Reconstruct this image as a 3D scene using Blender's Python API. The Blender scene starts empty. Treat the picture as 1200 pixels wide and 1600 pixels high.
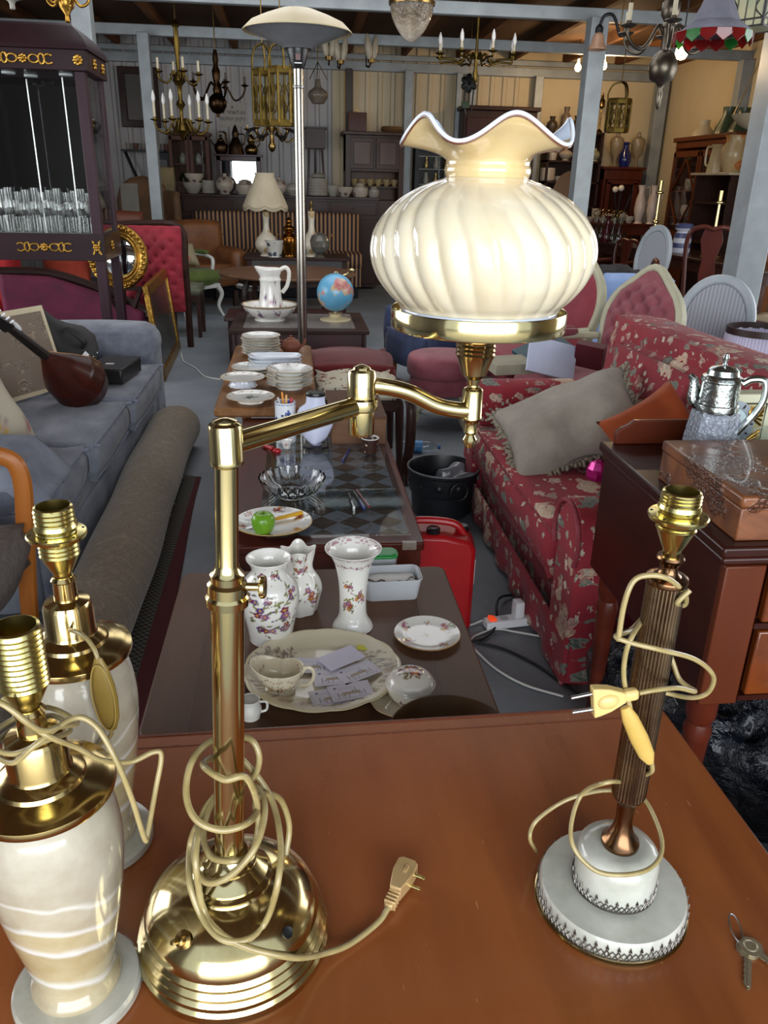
import bpy,bmesh,math,random
import numpy as np
from mathutils import Vector,Matrix,Euler,noise
R=math.radians;PI=math.pi
S=bpy.context.scene;COL=S.collection
# camera
F=1240.0;EYE=Vector((0,0,1.55))
_p,_r,_y=R(22.55),R(1.4),R(-6.5)
_rz=Matrix.Rotation(_y,3,'Z')
fw=_rz@Vector((0,math.cos(_p),-math.sin(_p)))
_u0=Vector((0,math.sin(_p),math.cos(_p)))
rt=_rz@(math.cos(_r)*Vector((1,0,0))+math.sin(_r)*_u0)
upv=_rz@(-math.sin(_r)*Vector((1,0,0))+math.cos(_r)*_u0)
cam=bpy.data.cameras.new('camera');camo=bpy.data.objects.new('camera',cam);COL.objects.link(camo)
M3=Matrix((rt,upv,-fw)).transposed()
camo.matrix_world=Matrix.Translation(EYE)@M3.to_4x4()
cam.sensor_fit='VERTICAL';cam.sensor_height=24.0;cam.lens=24.0*F/1600.0
cam.clip_start=.02;cam.clip_end=200
S.camera=camo
def ray(px,py):return fw+rt*((px-600)/F)-upv*((py-800)/F)
def at(px,py,z):
 d=ray(px,py);return EYE+d*((z-EYE.z)/d.z)
def atY(px,py,Y):
 d=ray(px,py);return EYE+d*(Y/d.y)
def dep(P):return (Vector(P)-EYE).dot(fw)
def wid(P,w):return w*dep(P)/F
def hgt(P,py):
 B=Vector((P[0],P[1],0))-EYE;k=(800-py)/F
 return (k*B.dot(fw)-B.dot(upv))/(upv.z-k*fw.z)
FACE=lambda P:math.atan2(-P[1],-P[0])
# materials
def C(h):
 h=h.lstrip('#');v=[int(h[i:i+2],16)/255 for i in (0,2,4)]
 return tuple(x/12.92 if x<=.04045 else ((x+.055)/1.055)**2.4 for x in v)+(1,)
_MC={}
def nt(name):
 m=bpy.data.materials.new(name);m.use_nodes=True
 t=m.node_tree;b=t.nodes['Principled BSDF'];return m,t,b
def N(t,typ,**kw):
 n=t.nodes.new(typ)
 for k,v in kw.items():
  if k.startswith('i_'):
   n.inputs[k[2:].replace('_',' ')].default_value=v
  else :setattr(n,k,v)
 return n
def setp(b,**kw):
 names=dict(rough='Roughness',metal='Metallic',ior='IOR',trans='Transmission Weight',coat='Coat Weight',coatr='Coat Roughness',sss='Subsurface Weight',sheen='Sheen Weight',spec='Specular IOR Level',alpha='Alpha',es='Emission Strength',aniso='Anisotropic')
 for k,v in kw.items():b.inputs[names[k]].default_value=v
def ramp(t,fac,stops,interp='LINEAR'):
 n=t.nodes.new('ShaderNodeValToRGB');n.color_ramp.interpolation=interp
 e=n.color_ramp.elements
 while len(e)<len(stops):e.new(.5)
 for q,(p,c)in zip(e,stops):q.position=p;q.color=C(c)if isinstance(c,str)else c
 t.links.new(fac,n.inputs[0]);return n.outputs[0]
def coords(t,scale=(1,1,1),kind='Object',rot=(0,0,0)):
 c=t.nodes.new('ShaderNodeTexCoord');mp=t.nodes.new('ShaderNodeMapping')
 mp.inputs['Scale'].default_value=scale;mp.inputs['Rotation'].default_value=rot
 t.links.new(c.outputs[kind],mp.inputs[0]);return mp.outputs[0]
def nz(t,vec,scale,detail=4,rough=.55,dist=0):
 n=N(t,'ShaderNodeTexNoise');n.inputs['Scale'].default_value=scale;n.inputs['Detail'].default_value=detail
 n.inputs['Roughness'].default_value=rough;n.inputs['Distortion'].default_value=dist
 t.links.new(vec,n.inputs['Vector']);return n.outputs[0]
def bump(t,b,fac,strength=.3,dist=.01):
 n=t.nodes.new('ShaderNodeBump');n.inputs['Strength'].default_value=strength;n.inputs['Distance'].default_value=dist
 t.links.new(fac,n.inputs['Height']);t.links.new(n.outputs[0],b.inputs['Normal'])
def mixc(t,fac,a,b2):
 n=t.nodes.new('ShaderNodeMix');n.data_type='RGBA'
 for s,v in ((0,fac),(6,a),(7,b2)):
  if isinstance(v,(int,float)):n.inputs[s].default_value=v
  elif isinstance(v,str):n.inputs[s].default_value=C(v)
  elif isinstance(v,tuple):n.inputs[s].default_value=v
  else :t.links.new(v,n.inputs[s])
 return n.outputs[2]
def mth(t,op,a,b2=0.0,c=None):
 n=t.nodes.new('ShaderNodeMath');n.operation=op
 for i,v in enumerate((a,b2)+((c,)if c is not None else ())):
  if isinstance(v,(int,float)):n.inputs[i].default_value=v
  else :t.links.new(v,n.inputs[i])
 return n.outputs[0]
def plain(name,c1,c2=None,scale=6,detail=4,bmp=0,bscale=60,bdist=.004,squash=(1,1,1),**kw):
 """one colour that wanders a little towards a second one"""
 if name in _MC:return _MC[name]
 m,t,b=nt(name);kw.setdefault('rough',.5);kw['sheen']=kw.get('sheen',0)*.2;setp(b,**kw)
 vec=coords(t,squash)
 if c2 is None:b.inputs['Base Color'].default_value=C(c1)
 else :
  t.links.new(ramp(t,nz(t,vec,scale,detail),[(.32,c1),(.68,c2)]),b.inputs['Base Color'])
 if bmp:bump(t,b,nz(t,vec,bscale,3),bmp,bdist)
 _MC[name]=m;return m
def wood(name,c1,c2,axis='y',scale=6,rough=.35,coat=.25,c3=None,scratch=0):
 if name in _MC:return _MC[name]
 m,t,b=nt(name);setp(b,rough=rough if scratch else rough+.12,coat=coat if scratch else coat*.3,coatr=.12,spec=.5 if scratch else .22)
 sq={'x':(.12,1,1),'y':(1,.12,1),'z':(1,1,.12)}[axis]
 vec=coords(t,sq)
 f1=nz(t,vec,scale,5,.6,1.2);f2=nz(t,vec,scale*7,3,.6)
 f=mth(t,'ADD',mth(t,'MULTIPLY',f1,.75),mth(t,'MULTIPLY',f2,.25))
 st=[(.3,c1),(.66,c2)]if c3 is None else [(.25,c1),(.5,c2),(.72,c3)]
 col=ramp(t,f,st)
 if scratch:
  v2=coords(t,(1,.18,1),rot=(0,0,.6))
  s=ramp(t,nz(t,v2,260,1,.5),[(.755,(0,0,0,1)),(.785,(1,1,1,1))])
  n=nz(t,coords(t),4,2);s2=mth(t,'MULTIPLY',s,mth(t,'MULTIPLY',n,scratch))
  col=mixc(t,s2,col,'#d6a27c')
  b.inputs['Coat Weight'].default_value=coat
  rr=mth(t,'ADD',mth(t,'MULTIPLY',nz(t,coords(t),7,4),.22),rough-.1);t.links.new(rr,b.inputs['Roughness'])
 t.links.new(col,b.inputs['Base Color']);bump(t,b,f2,.06,.002)
 _MC[name]=m;return m
def metal(name,c1,c2=None,rough=.2,scale=14,rvar=.15,bmp=0,bscale=50):
 if name in _MC:return _MC[name]
 m,t,b=nt(name);setp(b,rough=rough,metal=1)
 vec=coords(t)
 f=nz(t,vec,scale,5,.6,.4)
 if c2:t.links.new(ramp(t,f,[(.35,c1),(.7,c2)]),b.inputs['Base Color'])
 else :b.inputs['Base Color'].default_value=C(c1)
 t.links.new(mth(t,'ADD',mth(t,'MULTIPLY',f,rvar),rough-rvar*.4),b.inputs['Roughness'])
 if bmp:bump(t,b,nz(t,vec,bscale,2),bmp,.004)
 _MC[name]=m;return m
def stripes(name,c1,c2,freq,axis='X',rough=.85,duty=.5,c3=None):
 if name in _MC:return _MC[name]
 m,t,b=nt(name);setp(b,rough=rough)
 c=t.nodes.new('ShaderNodeTexCoord');s=t.nodes.new('ShaderNodeSeparateXYZ');t.links.new(c.outputs['Object'],s.inputs[0])
 f=mth(t,'FRACT',mth(t,'MULTIPLY',s.outputs[axis],freq))
 st=[(0,c1),(duty,c2)]if c3 is None else [(0,c1),(duty*.8,c3),(duty,c2),(.92,c3)]
 t.links.new(ramp(t,f,st,'CONSTANT'),b.inputs['Base Color']);_MC[name]=m;return m
def floral(name,ground,layers,rough=.85,wob=.35,sheen=0,ground2=None,bmp=0):
 """woven print: layers of (scale, density, radius, colours, stretch) scattered over a ground"""
 if name in _MC:return _MC[name]
 m,t,b=nt(name);setp(b,rough=rough,sheen=sheen)
 base=coords(t)
 if ground2:col=ramp(t,nz(t,base,5,3),[(.35,ground),(.65,ground2)])
 else :
  rg=t.nodes.new('ShaderNodeRGB');rg.outputs[0].default_value=C(ground);col=rg.outputs[0]
 for k,(sc,dens,rad,cols,st)in enumerate(layers):
  vec=coords(t,(st,1,1)if k%2 else (1,1,st),rot=(.3+k,.2*k,.5*k))
  nv=N(t,'ShaderNodeTexNoise');nv.inputs['Scale'].default_value=sc*3;nv.inputs['Detail'].default_value=3
  t.links.new(vec,nv.inputs['Vector'])
  a=t.nodes.new('ShaderNodeVectorMath');a.operation='SCALE';a.inputs['Scale'].default_value=wob/sc
  t.links.new(nv.outputs[1],a.inputs[0])
  ad=t.nodes.new('ShaderNodeVectorMath');t.links.new(vec,ad.inputs[0]);t.links.new(a.outputs[0],ad.inputs[1])
  v=N(t,'ShaderNodeTexVoronoi');v.inputs['Scale'].default_value=sc;t.links.new(ad.outputs[0],v.inputs['Vector'])
  sp=t.nodes.new('ShaderNodeSeparateColor');t.links.new(v.outputs['Color'],sp.inputs[0])
  pick=mth(t,'LESS_THAN',sp.outputs[0],dens)
  inside=mth(t,'LESS_THAN',v.outputs['Distance'],rad)
  n2=nz(t,ad.outputs[0],sc*3.5,2)
  shade=mth(t,'ADD',mth(t,'ADD',mth(t,'MULTIPLY',sp.outputs[1],.4),mth(t,'MULTIPLY',n2,.5)),mth(t,'MULTIPLY',mth(t,'SINE',mth(t,'MULTIPLY',v.outputs['Distance'],34)),.16))
  pc=ramp(t,shade,[(.2+.6*i/max(1,len(cols)-1),c)for i,c in enumerate(cols)])
  col=mixc(t,mth(t,'MULTIPLY',pick,inside),col,pc)
 t.links.new(col,b.inputs['Base Color'])
 if bmp:bump(t,b,nz(t,base,160,2),bmp,.003)
 _MC[name]=m;return m
def glass(name,tint='#ffffff',rough=.02,ior=1.45,thin=True):
 if name in _MC:return _MC[name]
 m,t,b=nt(name)
 if thin:
  tr=t.nodes.new('ShaderNodeBsdfTransparent');tr.inputs[0].default_value=C(tint)
  gl=t.nodes.new('ShaderNodeBsdfGlossy');gl.inputs['Roughness'].default_value=rough
  lw=t.nodes.new('ShaderNodeLayerWeight');lw.inputs[0].default_value=.5
  fac=mth(t,'ADD',mth(t,'MULTIPLY',mth(t,'POWER',lw.outputs['Facing'],4.0),.7),.045*(ior-.45))
  mx=t.nodes.new('ShaderNodeMixShader');t.links.new(fac,mx.inputs[0]);t.links.new(tr.outputs[0],mx.inputs[1]);t.links.new(gl.outputs[0],mx.inputs[2])
  t.links.new(mx.outputs[0],t.nodes['Material Output'].inputs[0])
 else :
  setp(b,rough=rough,trans=1.0,ior=ior);b.inputs['Base Color'].default_value=C(tint)
 _MC[name]=m;return m
def painted(name,rough=.2,metal=0,coat=0,sheen=0,sss=0):
 if name in _MC:return _MC[name]
 m,t,b=nt(name);setp(b,rough=rough,metal=metal,coat=coat,sheen=sheen,sss=sss)
 a=t.nodes.new('ShaderNodeAttribute');a.attribute_name='Col';t.links.new(a.outputs['Color'],b.inputs['Base Color'])
 _MC[name]=m;return m
def lampmat(name,col,strength):
 if name in _MC:return _MC[name]
 m,t,b=nt(name);b.inputs['Base Color'].default_value=C(col);b.inputs['Emission Color'].default_value=C(col);setp(b,es=strength,rough=.4)
 _MC[name]=m;return m
# shapes
def smooth(pts,n=6,closed=False):
 P=[Vector(p)for p in pts];out=[];L=len(P)
 for i in range(L if closed else L-1):
  if closed:a,b,c,d=P[(i-1)%L],P[i],P[(i+1)%L],P[(i+2)%L]
  else :
   b,c=P[i],P[i+1];a=P[i-1]if i else b*2-c;d=P[i+2]if i+2<L else c*2-b
  for k in range(n):
   u=k/n
   out.append(.5*(2*b+(c-a)*u+(2*a-5*b+4*c-d)*u*u+(3*b-a-3*c+d)*u**3))
 if not closed:out.append(P[-1].copy())
 return out
class MB:
 def __init__(s):s.b=bmesh.new()
 def _add(s,vs,fs,M=None):
  bv=[s.b.verts.new(M@Vector(v)if M is not None else v)for v in vs];out=[]
  for f in fs:
   try:out.append(s.b.faces.new([bv[i]for i in f]))
   except ValueError:pass
  return s
 def box(s,c,d,rot=None,taper=1.0,M=None):
  x,y,z=(v/2 for v in d)
  vs=[Vector((sx*x*(taper if sz<0 else 1),sy*y*(taper if sz<0 else 1),sz*z))for sz in (-1,1)for sy in (-1,1)for sx in (-1,1)]
  Q=Matrix.Translation(c)@(Euler(rot).to_matrix().to_4x4()if rot else Matrix())
  if M is not None:Q=M@Q
  return s._add(vs,[(0,2,3,1),(4,5,7,6),(0,1,5,4),(2,6,7,3),(0,4,6,2),(1,3,7,5)],Q)
 def lathe(s,prof,seg=32,c=(0,0,0),M=None,mod=None,close=False):
  vs,rows=[],[]
  for j,(r,z)in enumerate(prof):
   if r<1e-6:rows.append([len(vs)]);vs.append((0,0,z));continue
   row=[]
   for i in range(seg):
    a=2*PI*i/seg;rr,zz=(r,z)if mod is None else mod(a,r,z,j)
    row.append(len(vs));vs.append((rr*math.cos(a),rr*math.sin(a),zz))
   rows.append(row)
  fs=[]
  prs=list(zip(rows,rows[1:]))+([(rows[-1],rows[0])]if close else [])
  for A,B in prs:
   for i in range(seg):
    k=(i+1)%seg
    if len(A)==1 and len(B)==1:continue
    if len(A)==1:fs.append((A[0],B[k],B[i]))
    elif len(B)==1:fs.append((A[i],A[k],B[0]))
    else :fs.append((A[i],A[k],B[k],B[i]))
  Q=Matrix.Translation(c)
  return s._add(vs,fs,M@Q if M is not None else Q)
 def cyl(s,c,r,h,seg=24,r2=None,M=None):
  return s.lathe([(0,0),(r,0),(r if r2 is None else r2,h),(0,h)],seg,c,M)
 def ball(s,c,r,seg=20,rings=12,M=None):
  rx,ry,rz=(r,r,r)if isinstance(r,(int,float))else r
  Q=Matrix.Translation(c)@Matrix.Diagonal((rx,ry,rz,1))
  if M is not None:Q=M@Q
  return s.lathe([(math.sin(PI*j/rings),-math.cos(PI*j/rings))if 0<j<rings else (0,-1 if j==0 else 1)for j in range(rings+1)],seg,(0,0,0),Q)
 def tube(s,pts,r=.01,seg=8,closed=False,sm=0,flat=1.0,caps=True):
  P=smooth(pts,sm,closed)if sm else [Vector(p)for p in pts]
  n=len(P);rr=r if callable(r)else (lambda u:r)
  vs,fs=[],[];nrm=None
  for i,p in enumerate(P):
   a=P[(i-1)%n]if closed or i else p;b=P[(i+1)%n]if closed or i<n-1 else p
   T=(b-a).normalized()if (b-a).length>1e-9 else Vector((0,0,1))
   if nrm is None:nrm=T.orthogonal().normalized()if abs(T.z)>.99 else (Vector((0,0,1))-T*T.z).normalized()
   nrm=(nrm-T*nrm.dot(T));nrm=nrm.normalized()if nrm.length>1e-6 else T.orthogonal().normalized()
   bn=T.cross(nrm);q=rr(i/max(1,n-1))
   for k in range(seg):
    t=2*PI*k/seg;vs.append(p+nrm*(math.cos(t)*q)+bn*(math.sin(t)*q*flat))
  for i in range(n if closed else n-1):
   j=(i+1)%n
   for k in range(seg):
    l=(k+1)%seg;fs.append((i*seg+k,i*seg+l,j*seg+l,j*seg+k))
  if not closed and caps:fs+=[tuple(range(seg-1,-1,-1)),tuple((n-1)*seg+k for k in range(seg))]
  return s._add(vs,fs)
 def bar(s,a,b,w,d=None,up=(0,0,1)):
  a,b=Vector(a),Vector(b);T=(b-a);L=T.length;T.normalize();U=Vector(up)
  if abs(T.dot(U))>.98:U=Vector((0,1,0))
  X=T.cross(U).normalized();Y=X.cross(T).normalized()
  M=Matrix((X,Y,T)).transposed().to_4x4();M.translation=(a+b)/2
  return s.box((0,0,0),(w,d or w,L),M=M)
 def prism(s,outline,h,M=None,c=(0,0,0)):
  n=len(outline)
  vs=[(x,y,0)for x,y in outline]+[(x,y,h)for x,y in outline]
  fs=[tuple(range(n-1,-1,-1)),tuple(range(n,2*n))]+[(i,(i+1)%n,n+(i+1)%n,n+i)for i in range(n)]
  Q=Matrix.Translation(c)
  return s._add(vs,fs,M@Q if M is not None else Q)
 def ring(s,outer,inner,h,M=None):
  """flat ring between two outlines of equal count"""
  n=len(outer);vs=[(x,y,z)for z in (0,h)for o in (outer,inner)for x,y in o];fs=[]
  for i in range(n):
   j=(i+1)%n
   fs+=[(i,n+i,n+j,j),(2*n+i,2*n+j,3*n+j,3*n+i),(i,j,2*n+j,2*n+i),(n+i,3*n+i,3*n+j,n+j)]
  return s._add(vs,fs,M)
 def grid(s,fn,nu,nv,M=None,thick=0):
  vs=[fn(i/nu,j/nv)for j in range(nv+1)for i in range(nu+1)]
  fs=[(j*(nu+1)+i,j*(nu+1)+i+1,(j+1)*(nu+1)+i+1,(j+1)*(nu+1)+i)for j in range(nv)for i in range(nu)]
  s._add(vs,fs,M);return s
 def soft(s,c,d,r=.05,puff=.02,n=8,wr=0,seed=0,rot=None,M=None):
  """upholstered block: rounded edges, bulging faces, a little unevenness"""
  h=Vector(d)/2;r=min(r,min(h));vs,idx,fs=[],{},[]
  def vid(i,j,k):
   key=(i,j,k)
   if key not in idx:
    p=Vector((h.x*(2*i/n-1),h.y*(2*j/n-1),h.z*(2*k/n-1)))
    q=Vector([max(-(h[a]-r),min(h[a]-r,p[a]))for a in range(3)]);e=p-q
    if e.length>1e-9:p=q+e.normalized()*r
    u,v,w=2*i/n-1,2*j/n-1,2*k/n-1
    nx=Vector((u if abs(u)==1 else 0,v if abs(v)==1 else 0,w if abs(w)==1 else 0))
    g=(1-u*u if abs(u)<1 else 1)*(1-v*v if abs(v)<1 else 1)*(1-w*w if abs(w)<1 else 1)
    p+=nx*(puff*g)
    if wr:p+=Vector((u,v,w)).normalized()*(wr*noise.noise(p*(2.2/max(h))+Vector((seed*3.1,seed,0))))
    idx[key]=len(vs);vs.append(p)
   return idx[key]
  for a in range(n):
   for b in range(n):
    fs+=[(vid(a,b,0),vid(a,b+1,0),vid(a+1,b+1,0),vid(a+1,b,0)),(vid(a,b,n),vid(a+1,b,n),vid(a+1,b+1,n),vid(a,b+1,n)),(vid(a,0,b),vid(a+1,0,b),vid(a+1,0,b+1),vid(a,0,b+1)),(vid(a,n,b),vid(a,n,b+1),vid(a+1,n,b+1),vid(a+1,n,b)),(vid(0,a,b),vid(0,a,b+1),vid(0,a+1,b+1),vid(0,a+1,b)),(vid(n,a,b),vid(n,a+1,b),vid(n,a+1,b+1),vid(n,a,b+1))]
  Q=Matrix.Translation(c)@(Euler(rot).to_matrix().to_4x4()if rot else Matrix())
  return s._add(vs,fs,M@Q if M is not None else Q)
 def build(s,name,mat,parent=None,ang=35,bevel=0,loc=(0,0,0),rot=None,solid=0,sub=0):
  bmesh.ops.recalc_face_normals(s.b,faces=s.b.faces[:])
  me=bpy.data.meshes.new(name);s.b.to_mesh(me);s.b.free()
  if mat is not None:me.materials.append(mat)
  if ang:
   me.polygons.foreach_set('use_smooth',[True]*len(me.polygons))
   if ang<180:me.set_sharp_from_angle(angle=R(ang))
  o=bpy.data.objects.new(name,me);COL.objects.link(o);o.location=loc
  if rot:o.rotation_euler=rot
  if parent is not None:o.parent=parent
  if solid:q=o.modifiers.new('s','SOLIDIFY');q.thickness=solid;q.offset=0
  if bevel:q=o.modifiers.new('b','BEVEL');q.width=bevel;q.segments=2;q.limit_method='ANGLE';q.angle_limit=R(40)
  if sub:q=o.modifiers.new('d','SUBSURF');q.levels=q.render_levels=sub
  return o
def tag(o,label,cat,group=None):
 o['label']=label;o['category']=cat
 if group:o['group']=group
 return o
def T(name,label,cat,loc=(0,0,0),rz=0,group=None,rot=None):
 o=bpy.data.objects.new(name,None);COL.objects.link(o);o.empty_display_size=.05
 o.location=loc;o.rotation_euler=rot or (0,0,rz);return tag(o,label,cat,group)
def struct(o):o['kind']='structure';return o
def dup(o,loc,rz=None,label=None,group=None,scale=None):
 def cp(x,par):
  c=x.copy();COL.objects.link(c)
  if par is not None:c.parent=par
  for ch in [k for k in x.children]:cp(ch,c)
  return c
 r=cp(o,None);r.location=loc
 if rz is not None:r.rotation_euler=(0,0,rz)
 if scale:r.scale=(scale,)*3 if isinstance(scale,(int,float))else scale
 if label:r['label']=label
 if group:r['group']=group
 return r
# printed and painted decoration (it belongs to the glaze, not to the light)
def paint(o,ground,dabs,uv,over=None):
 """colour every vertex of o: dabs = (u, v, ru, rv, turn, colour) in metres on the unrolled surface uv(co)->(u,v)"""
 me=o.data;n=len(me.vertices);co=np.empty(n*3);me.vertices.foreach_get('co',co);co=co.reshape(n,3)
 col=np.tile(np.array(C(ground)),(n,1));u,v=uv(co)
 for(a,b,ru,rv,tn,c)in dabs:
  du,dv=u-a,v-b;ca,sa=math.cos(tn),math.sin(tn)
  d=((du*ca+dv*sa)/ru)**2+((-du*sa+dv*ca)/rv)**2
  w=np.clip((1.15-d)/.3,0,1)[:,None]
  col=col*(1-w)+np.array(C(c))*w
 if over:over(co,col)
 at_=me.attributes.new('Col','FLOAT_COLOR','POINT');at_.data.foreach_set('color',col.astype(np.float32).ravel());return o
def sprig(u,v,s,rng,pal,leaf='#7d8b62',n=3,stem=True):
 """a painted spray: flowers of five petals, leaves and a few berries"""
 d=[]
 for k in range(n*3):
  a=rng.uniform(0,2*PI);r=s*rng.uniform(.35,1.0)
  d.append((u+r*math.cos(a),v+r*math.sin(a),s*.24,s*.1,rng.uniform(0,PI),rng.choice([leaf,'#6a6d58',leaf])))
 for k in range(n):
  a=rng.uniform(0,2*PI);r=s*(.55 if k else .0);x,y=u+r*math.cos(a),v+r*math.sin(a);c=pal[k%len(pal)]
  for q in range(5):
   t=2*PI*q/5+a;d.append((x+s*.17*math.cos(t),y+s*.17*math.sin(t),s*.16,s*.13,t,c))
  d.append((x,y,s*.1,s*.1,0,'#caa24a'))
 for k in range(n):
  d.append((u+s*rng.uniform(-1.2,1.2),v+s*rng.uniform(-1.2,1.2),s*.08,s*.08,0,rng.choice(pal)))
 return d
def around(rad):return lambda co:(np.arctan2(co[:,1],co[:,0])*rad,co[:,2])
FLAT=lambda co:(co[:,0],co[:,1])
# common materials
BRASS=metal('polished_brass','#decf9c','#c6b480',.13,9,.12)
BRASSD=metal('aged_brass','#94794a','#6a5734',.24,16,.2)
LATHEBR=metal('pale_brass','#e6da96','#d4c47c',.2,20,.1)
BRONZE=metal('dark_bronze','#8c765c','#5c4a3a',.26,20,.15)
STEEL=metal('steel','#c9c9c9','#a6a6a8',.22,20,.15)
SILVER=metal('silver','#d7dcd9','#aab2b0',.2,30,.2)
IRON=plain('black_iron','#17181a','#26272a',rough=.45,metal=.6)
MAHOG=wood('mahogany','#3a130b','#5e2412','y',5,.28,.5)
MAHOGX=wood('mahogany_crosswise','#3a130b','#5e2412','x',5,.28,.5)
DARKW=wood('dark_stained_wood','#20100b','#38201a','x',5,.4,.3)
DARKZ=wood('dark_upright_wood','#20100b','#3a211a','z',5,.4,.3)
OAK=wood('brown_table_wood','#4a2e1e','#6a4630','y',4,.34,.25)
MIDW=wood('warm_wood','#6a3a1c','#8e5630','z',5,.4,.3)
WHITEG=plain('white_glaze','#eeece4','#e4e1d6',3,rough=.14,coat=.4)
CREAMG=plain('cream_glaze','#e2d8bd','#d5c8a6',4,rough=.2,coat=.3)
CLEAR=glass('window_glass','#f8faf9')
CRYSTAL=glass('cut_crystal','#fbfdfd',.03,1.5,thin=False)
MIRROR=metal('mirror_silvering','#dfe3e4',None,.02,10,0)
GILT=metal('old_gilding','#c99d4c','#8a6528',.34,30,.2,.5,60)
BLACKP=plain('black_plastic','#141416',rough=.35)
WHITEP=plain('white_plastic','#e6e7ea',rough=.35)
# the shed
XL,XR,YB,YF,H=-4.6,6.05,14.0,-1.1,3.42
# floor: worn blue-grey painted concrete
m,t,b=nt('painted_concrete');setp(b,rough=.55)
v=coords(t)
c1=ramp(t,nz(t,v,1.3,6,.65),[(.3,'#666d74'),(.7,'#858b91')])
sp=ramp(t,nz(t,v,26,4,.7),[(.6,(0,0,0,1)),(.72,(1,1,1,1))])
t.links.new(mixc(t,mth(t,'MULTIPLY',sp,.35),c1,'#a5adb2'),b.inputs['Base Color']);bump(t,b,nz(t,v,30,4),.15,.004)
FLOORM=m
struct(MB().box(((XL+XR)/2,(YF+YB)/2,-.05),(XR-XL,YB-YF,.1)).build('floor',FLOORM))
struct(MB().box((.7,YF-6,-.06),(30,12,.1)).build('ground',plain('pavement','#b9b4aa','#a9a59c',2,rough=.9)))
# corrugated metal sheets
def corrugated(name,x0,x1,y,mat,z1=3.5,n=24):
 w=(x1-x0);per=.19;k=max(1,int(w/per));mb=MB();pts=[]
 for i in range(k):
  a=x0+w*i/k;q=w/k
  pts+=[(a,0),(a+q*.55,0),(a+q*.65,-.028),(a+q*.9,-.028)]
 pts.append((x1,0));pts+=[(x1,.03),(x0,.03)]
 mb.prism([(px,y+py)for px,py in pts],z1);return struct(mb.build(name,mat,ang=20))
WHT=plain('whitewashed_sheet','#b9b6b4','#a29e9d',2.2,rough=.5,squash=(1,1,.3))
CRM=plain('cream_sheet','#cdbd9e','#bfae8f',1.6,rough=.6,squash=(1,1,.4))
corrugated('wall_back',XL,.62,YB,WHT)
corrugated('wall_back_right',.62,3.6,YB,CRM)
CRMF=plain('cream_board','#d6c4a0','#cab792',1.2,rough=.7)
struct(MB().box(((3.6+XR)/2,YB+.02,1.75),(XR-3.6,.04,3.5)).build('wall_back_board',CRMF))
struct(MB().box((XR+.03,(YF+YB)/2,1.75),(.06,YB-YF,3.5)).build('wall_right',CRMF))
struct(MB().box((XL-.03,(YF+YB)/2,1.75),(.06,YB-YF,3.5)).build('wall_left',WHT))
# roof boards and framing
ROOF=wood('roof_ply','#4a3526','#5e4632','y',1.6,.7,0)
struct(MB().box(((XL+XR)/2,(YF+YB)/2,H+.1),(XR-XL+.12,YB-YF+.1,.06)).build('ceiling',ROOF))
RAFT=wood('rafter_wood','#5a3a22','#7a5232','y',3,.7,0)
for i in range(13):
 x=XL+.3+i*.86
 struct(MB().box((x,(YF+YB)/2,H+.005),(.07,YB-YF,.13)).build('beam',RAFT,ang=0))
GALV=metal('galvanised_steel','#a9aeb0','#8d9294',.5,6,.2)
GALVP=plain('grey_painted_steel','#9ca3a6','#8a9093',5,rough=.5,metal=.25)
for y in (2.4,4.7,7.0,9.3,11.45):struct(MB().box(((XL+XR)/2,y,3.2),(XR-XL,.09,.12)).build('beam',GALVP,bevel=.008))
struct(MB().box(((XL+XR)/2,YB-.06,3.2),(XR-XL,.1,.13)).build('beam',GALVP,bevel=.008))
struct(MB().box(((XL+XR)/2,YB-.05,3.33),(XR-XL,.06,.08)).build('beam',GALVP,bevel=.008))
def post(P,w,z1=3.15,m=GALVP):
 mb=MB().box((0,0,z1/2),(w,w,z1)).box((0,0,.006),(w*1.7,w*1.7,.012))
 return struct(mb.build('column',m,loc=(P[0],P[1],0),bevel=.008))
post((3.12,9.15),.18);post((3.12,5.5),.2);post((-1.78,11.3),.14)
p=atY(128,20,8.6);post((p.x,8.6),.17)
p=atY(637,180,13.8);post((p.x,13.8),.13)
p=atY(738,150,13.85);post((p.x,13.85),.1)
p=atY(716,160,13.85);post((p.x,13.85),.09)
p=atY(840,150,13.85);post((p.x,13.85),.13)
p=atY(545,140,13.85);post((p.x,13.85),.1,m=plain('dark_post','#3a3029'))
post((XR-.15,YB-.15),.18);post((XR-.08,11.4),.16)
# daylight, added fill lights and lamps
w=bpy.data.worlds.new('sky');S.world=w;w.use_nodes=True
bg=w.node_tree.nodes['Background'];bg.inputs[0].default_value=(.78,.89,1.0,1);bg.inputs[1].default_value=1.0
def area(name,loc,rot,sx,sy,power,col=(1,1,1),spread=180):
 l=bpy.data.lights.new(name,'AREA');l.shape='RECTANGLE';l.size=sx;l.size_y=sy;l.energy=power;l.color=col;l.spread=R(spread)
 o=bpy.data.objects.new(name,l);COL.objects.link(o);o.location=loc;o.rotation_euler=rot;return o
area('daylight_entrance',(.4,-5.5,2.2),(R(90),0,0),9,4.2,900,(.93,.97,1.0))
area('fill_overhead',(.6,7.0,3.45),(0,0,0),4.6,3.6,120,(.95,.97,1.0))  # added fill from above for the mid shop; the ceiling has no opening here
def point(name,loc,power,col,r=.04):
 l=bpy.data.lights.new(name,'POINT');l.energy=power;l.color=col;l.shadow_soft_size=r
 o=bpy.data.objects.new(name,l);COL.objects.link(o);o.location=loc;return o
area('fill_right',(XR-.02,5.0,1.6),(0,R(90),0),2.6,4.5,170,(.9,.95,1.0))  # added fill from the right; the wall behind it is solid
area('fill_left',(XL+.02,5.2,1.9),(0,R(-90),0),2.4,5,200,(.95,.97,1.0))  # added fill from the left, no door is built there
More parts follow.
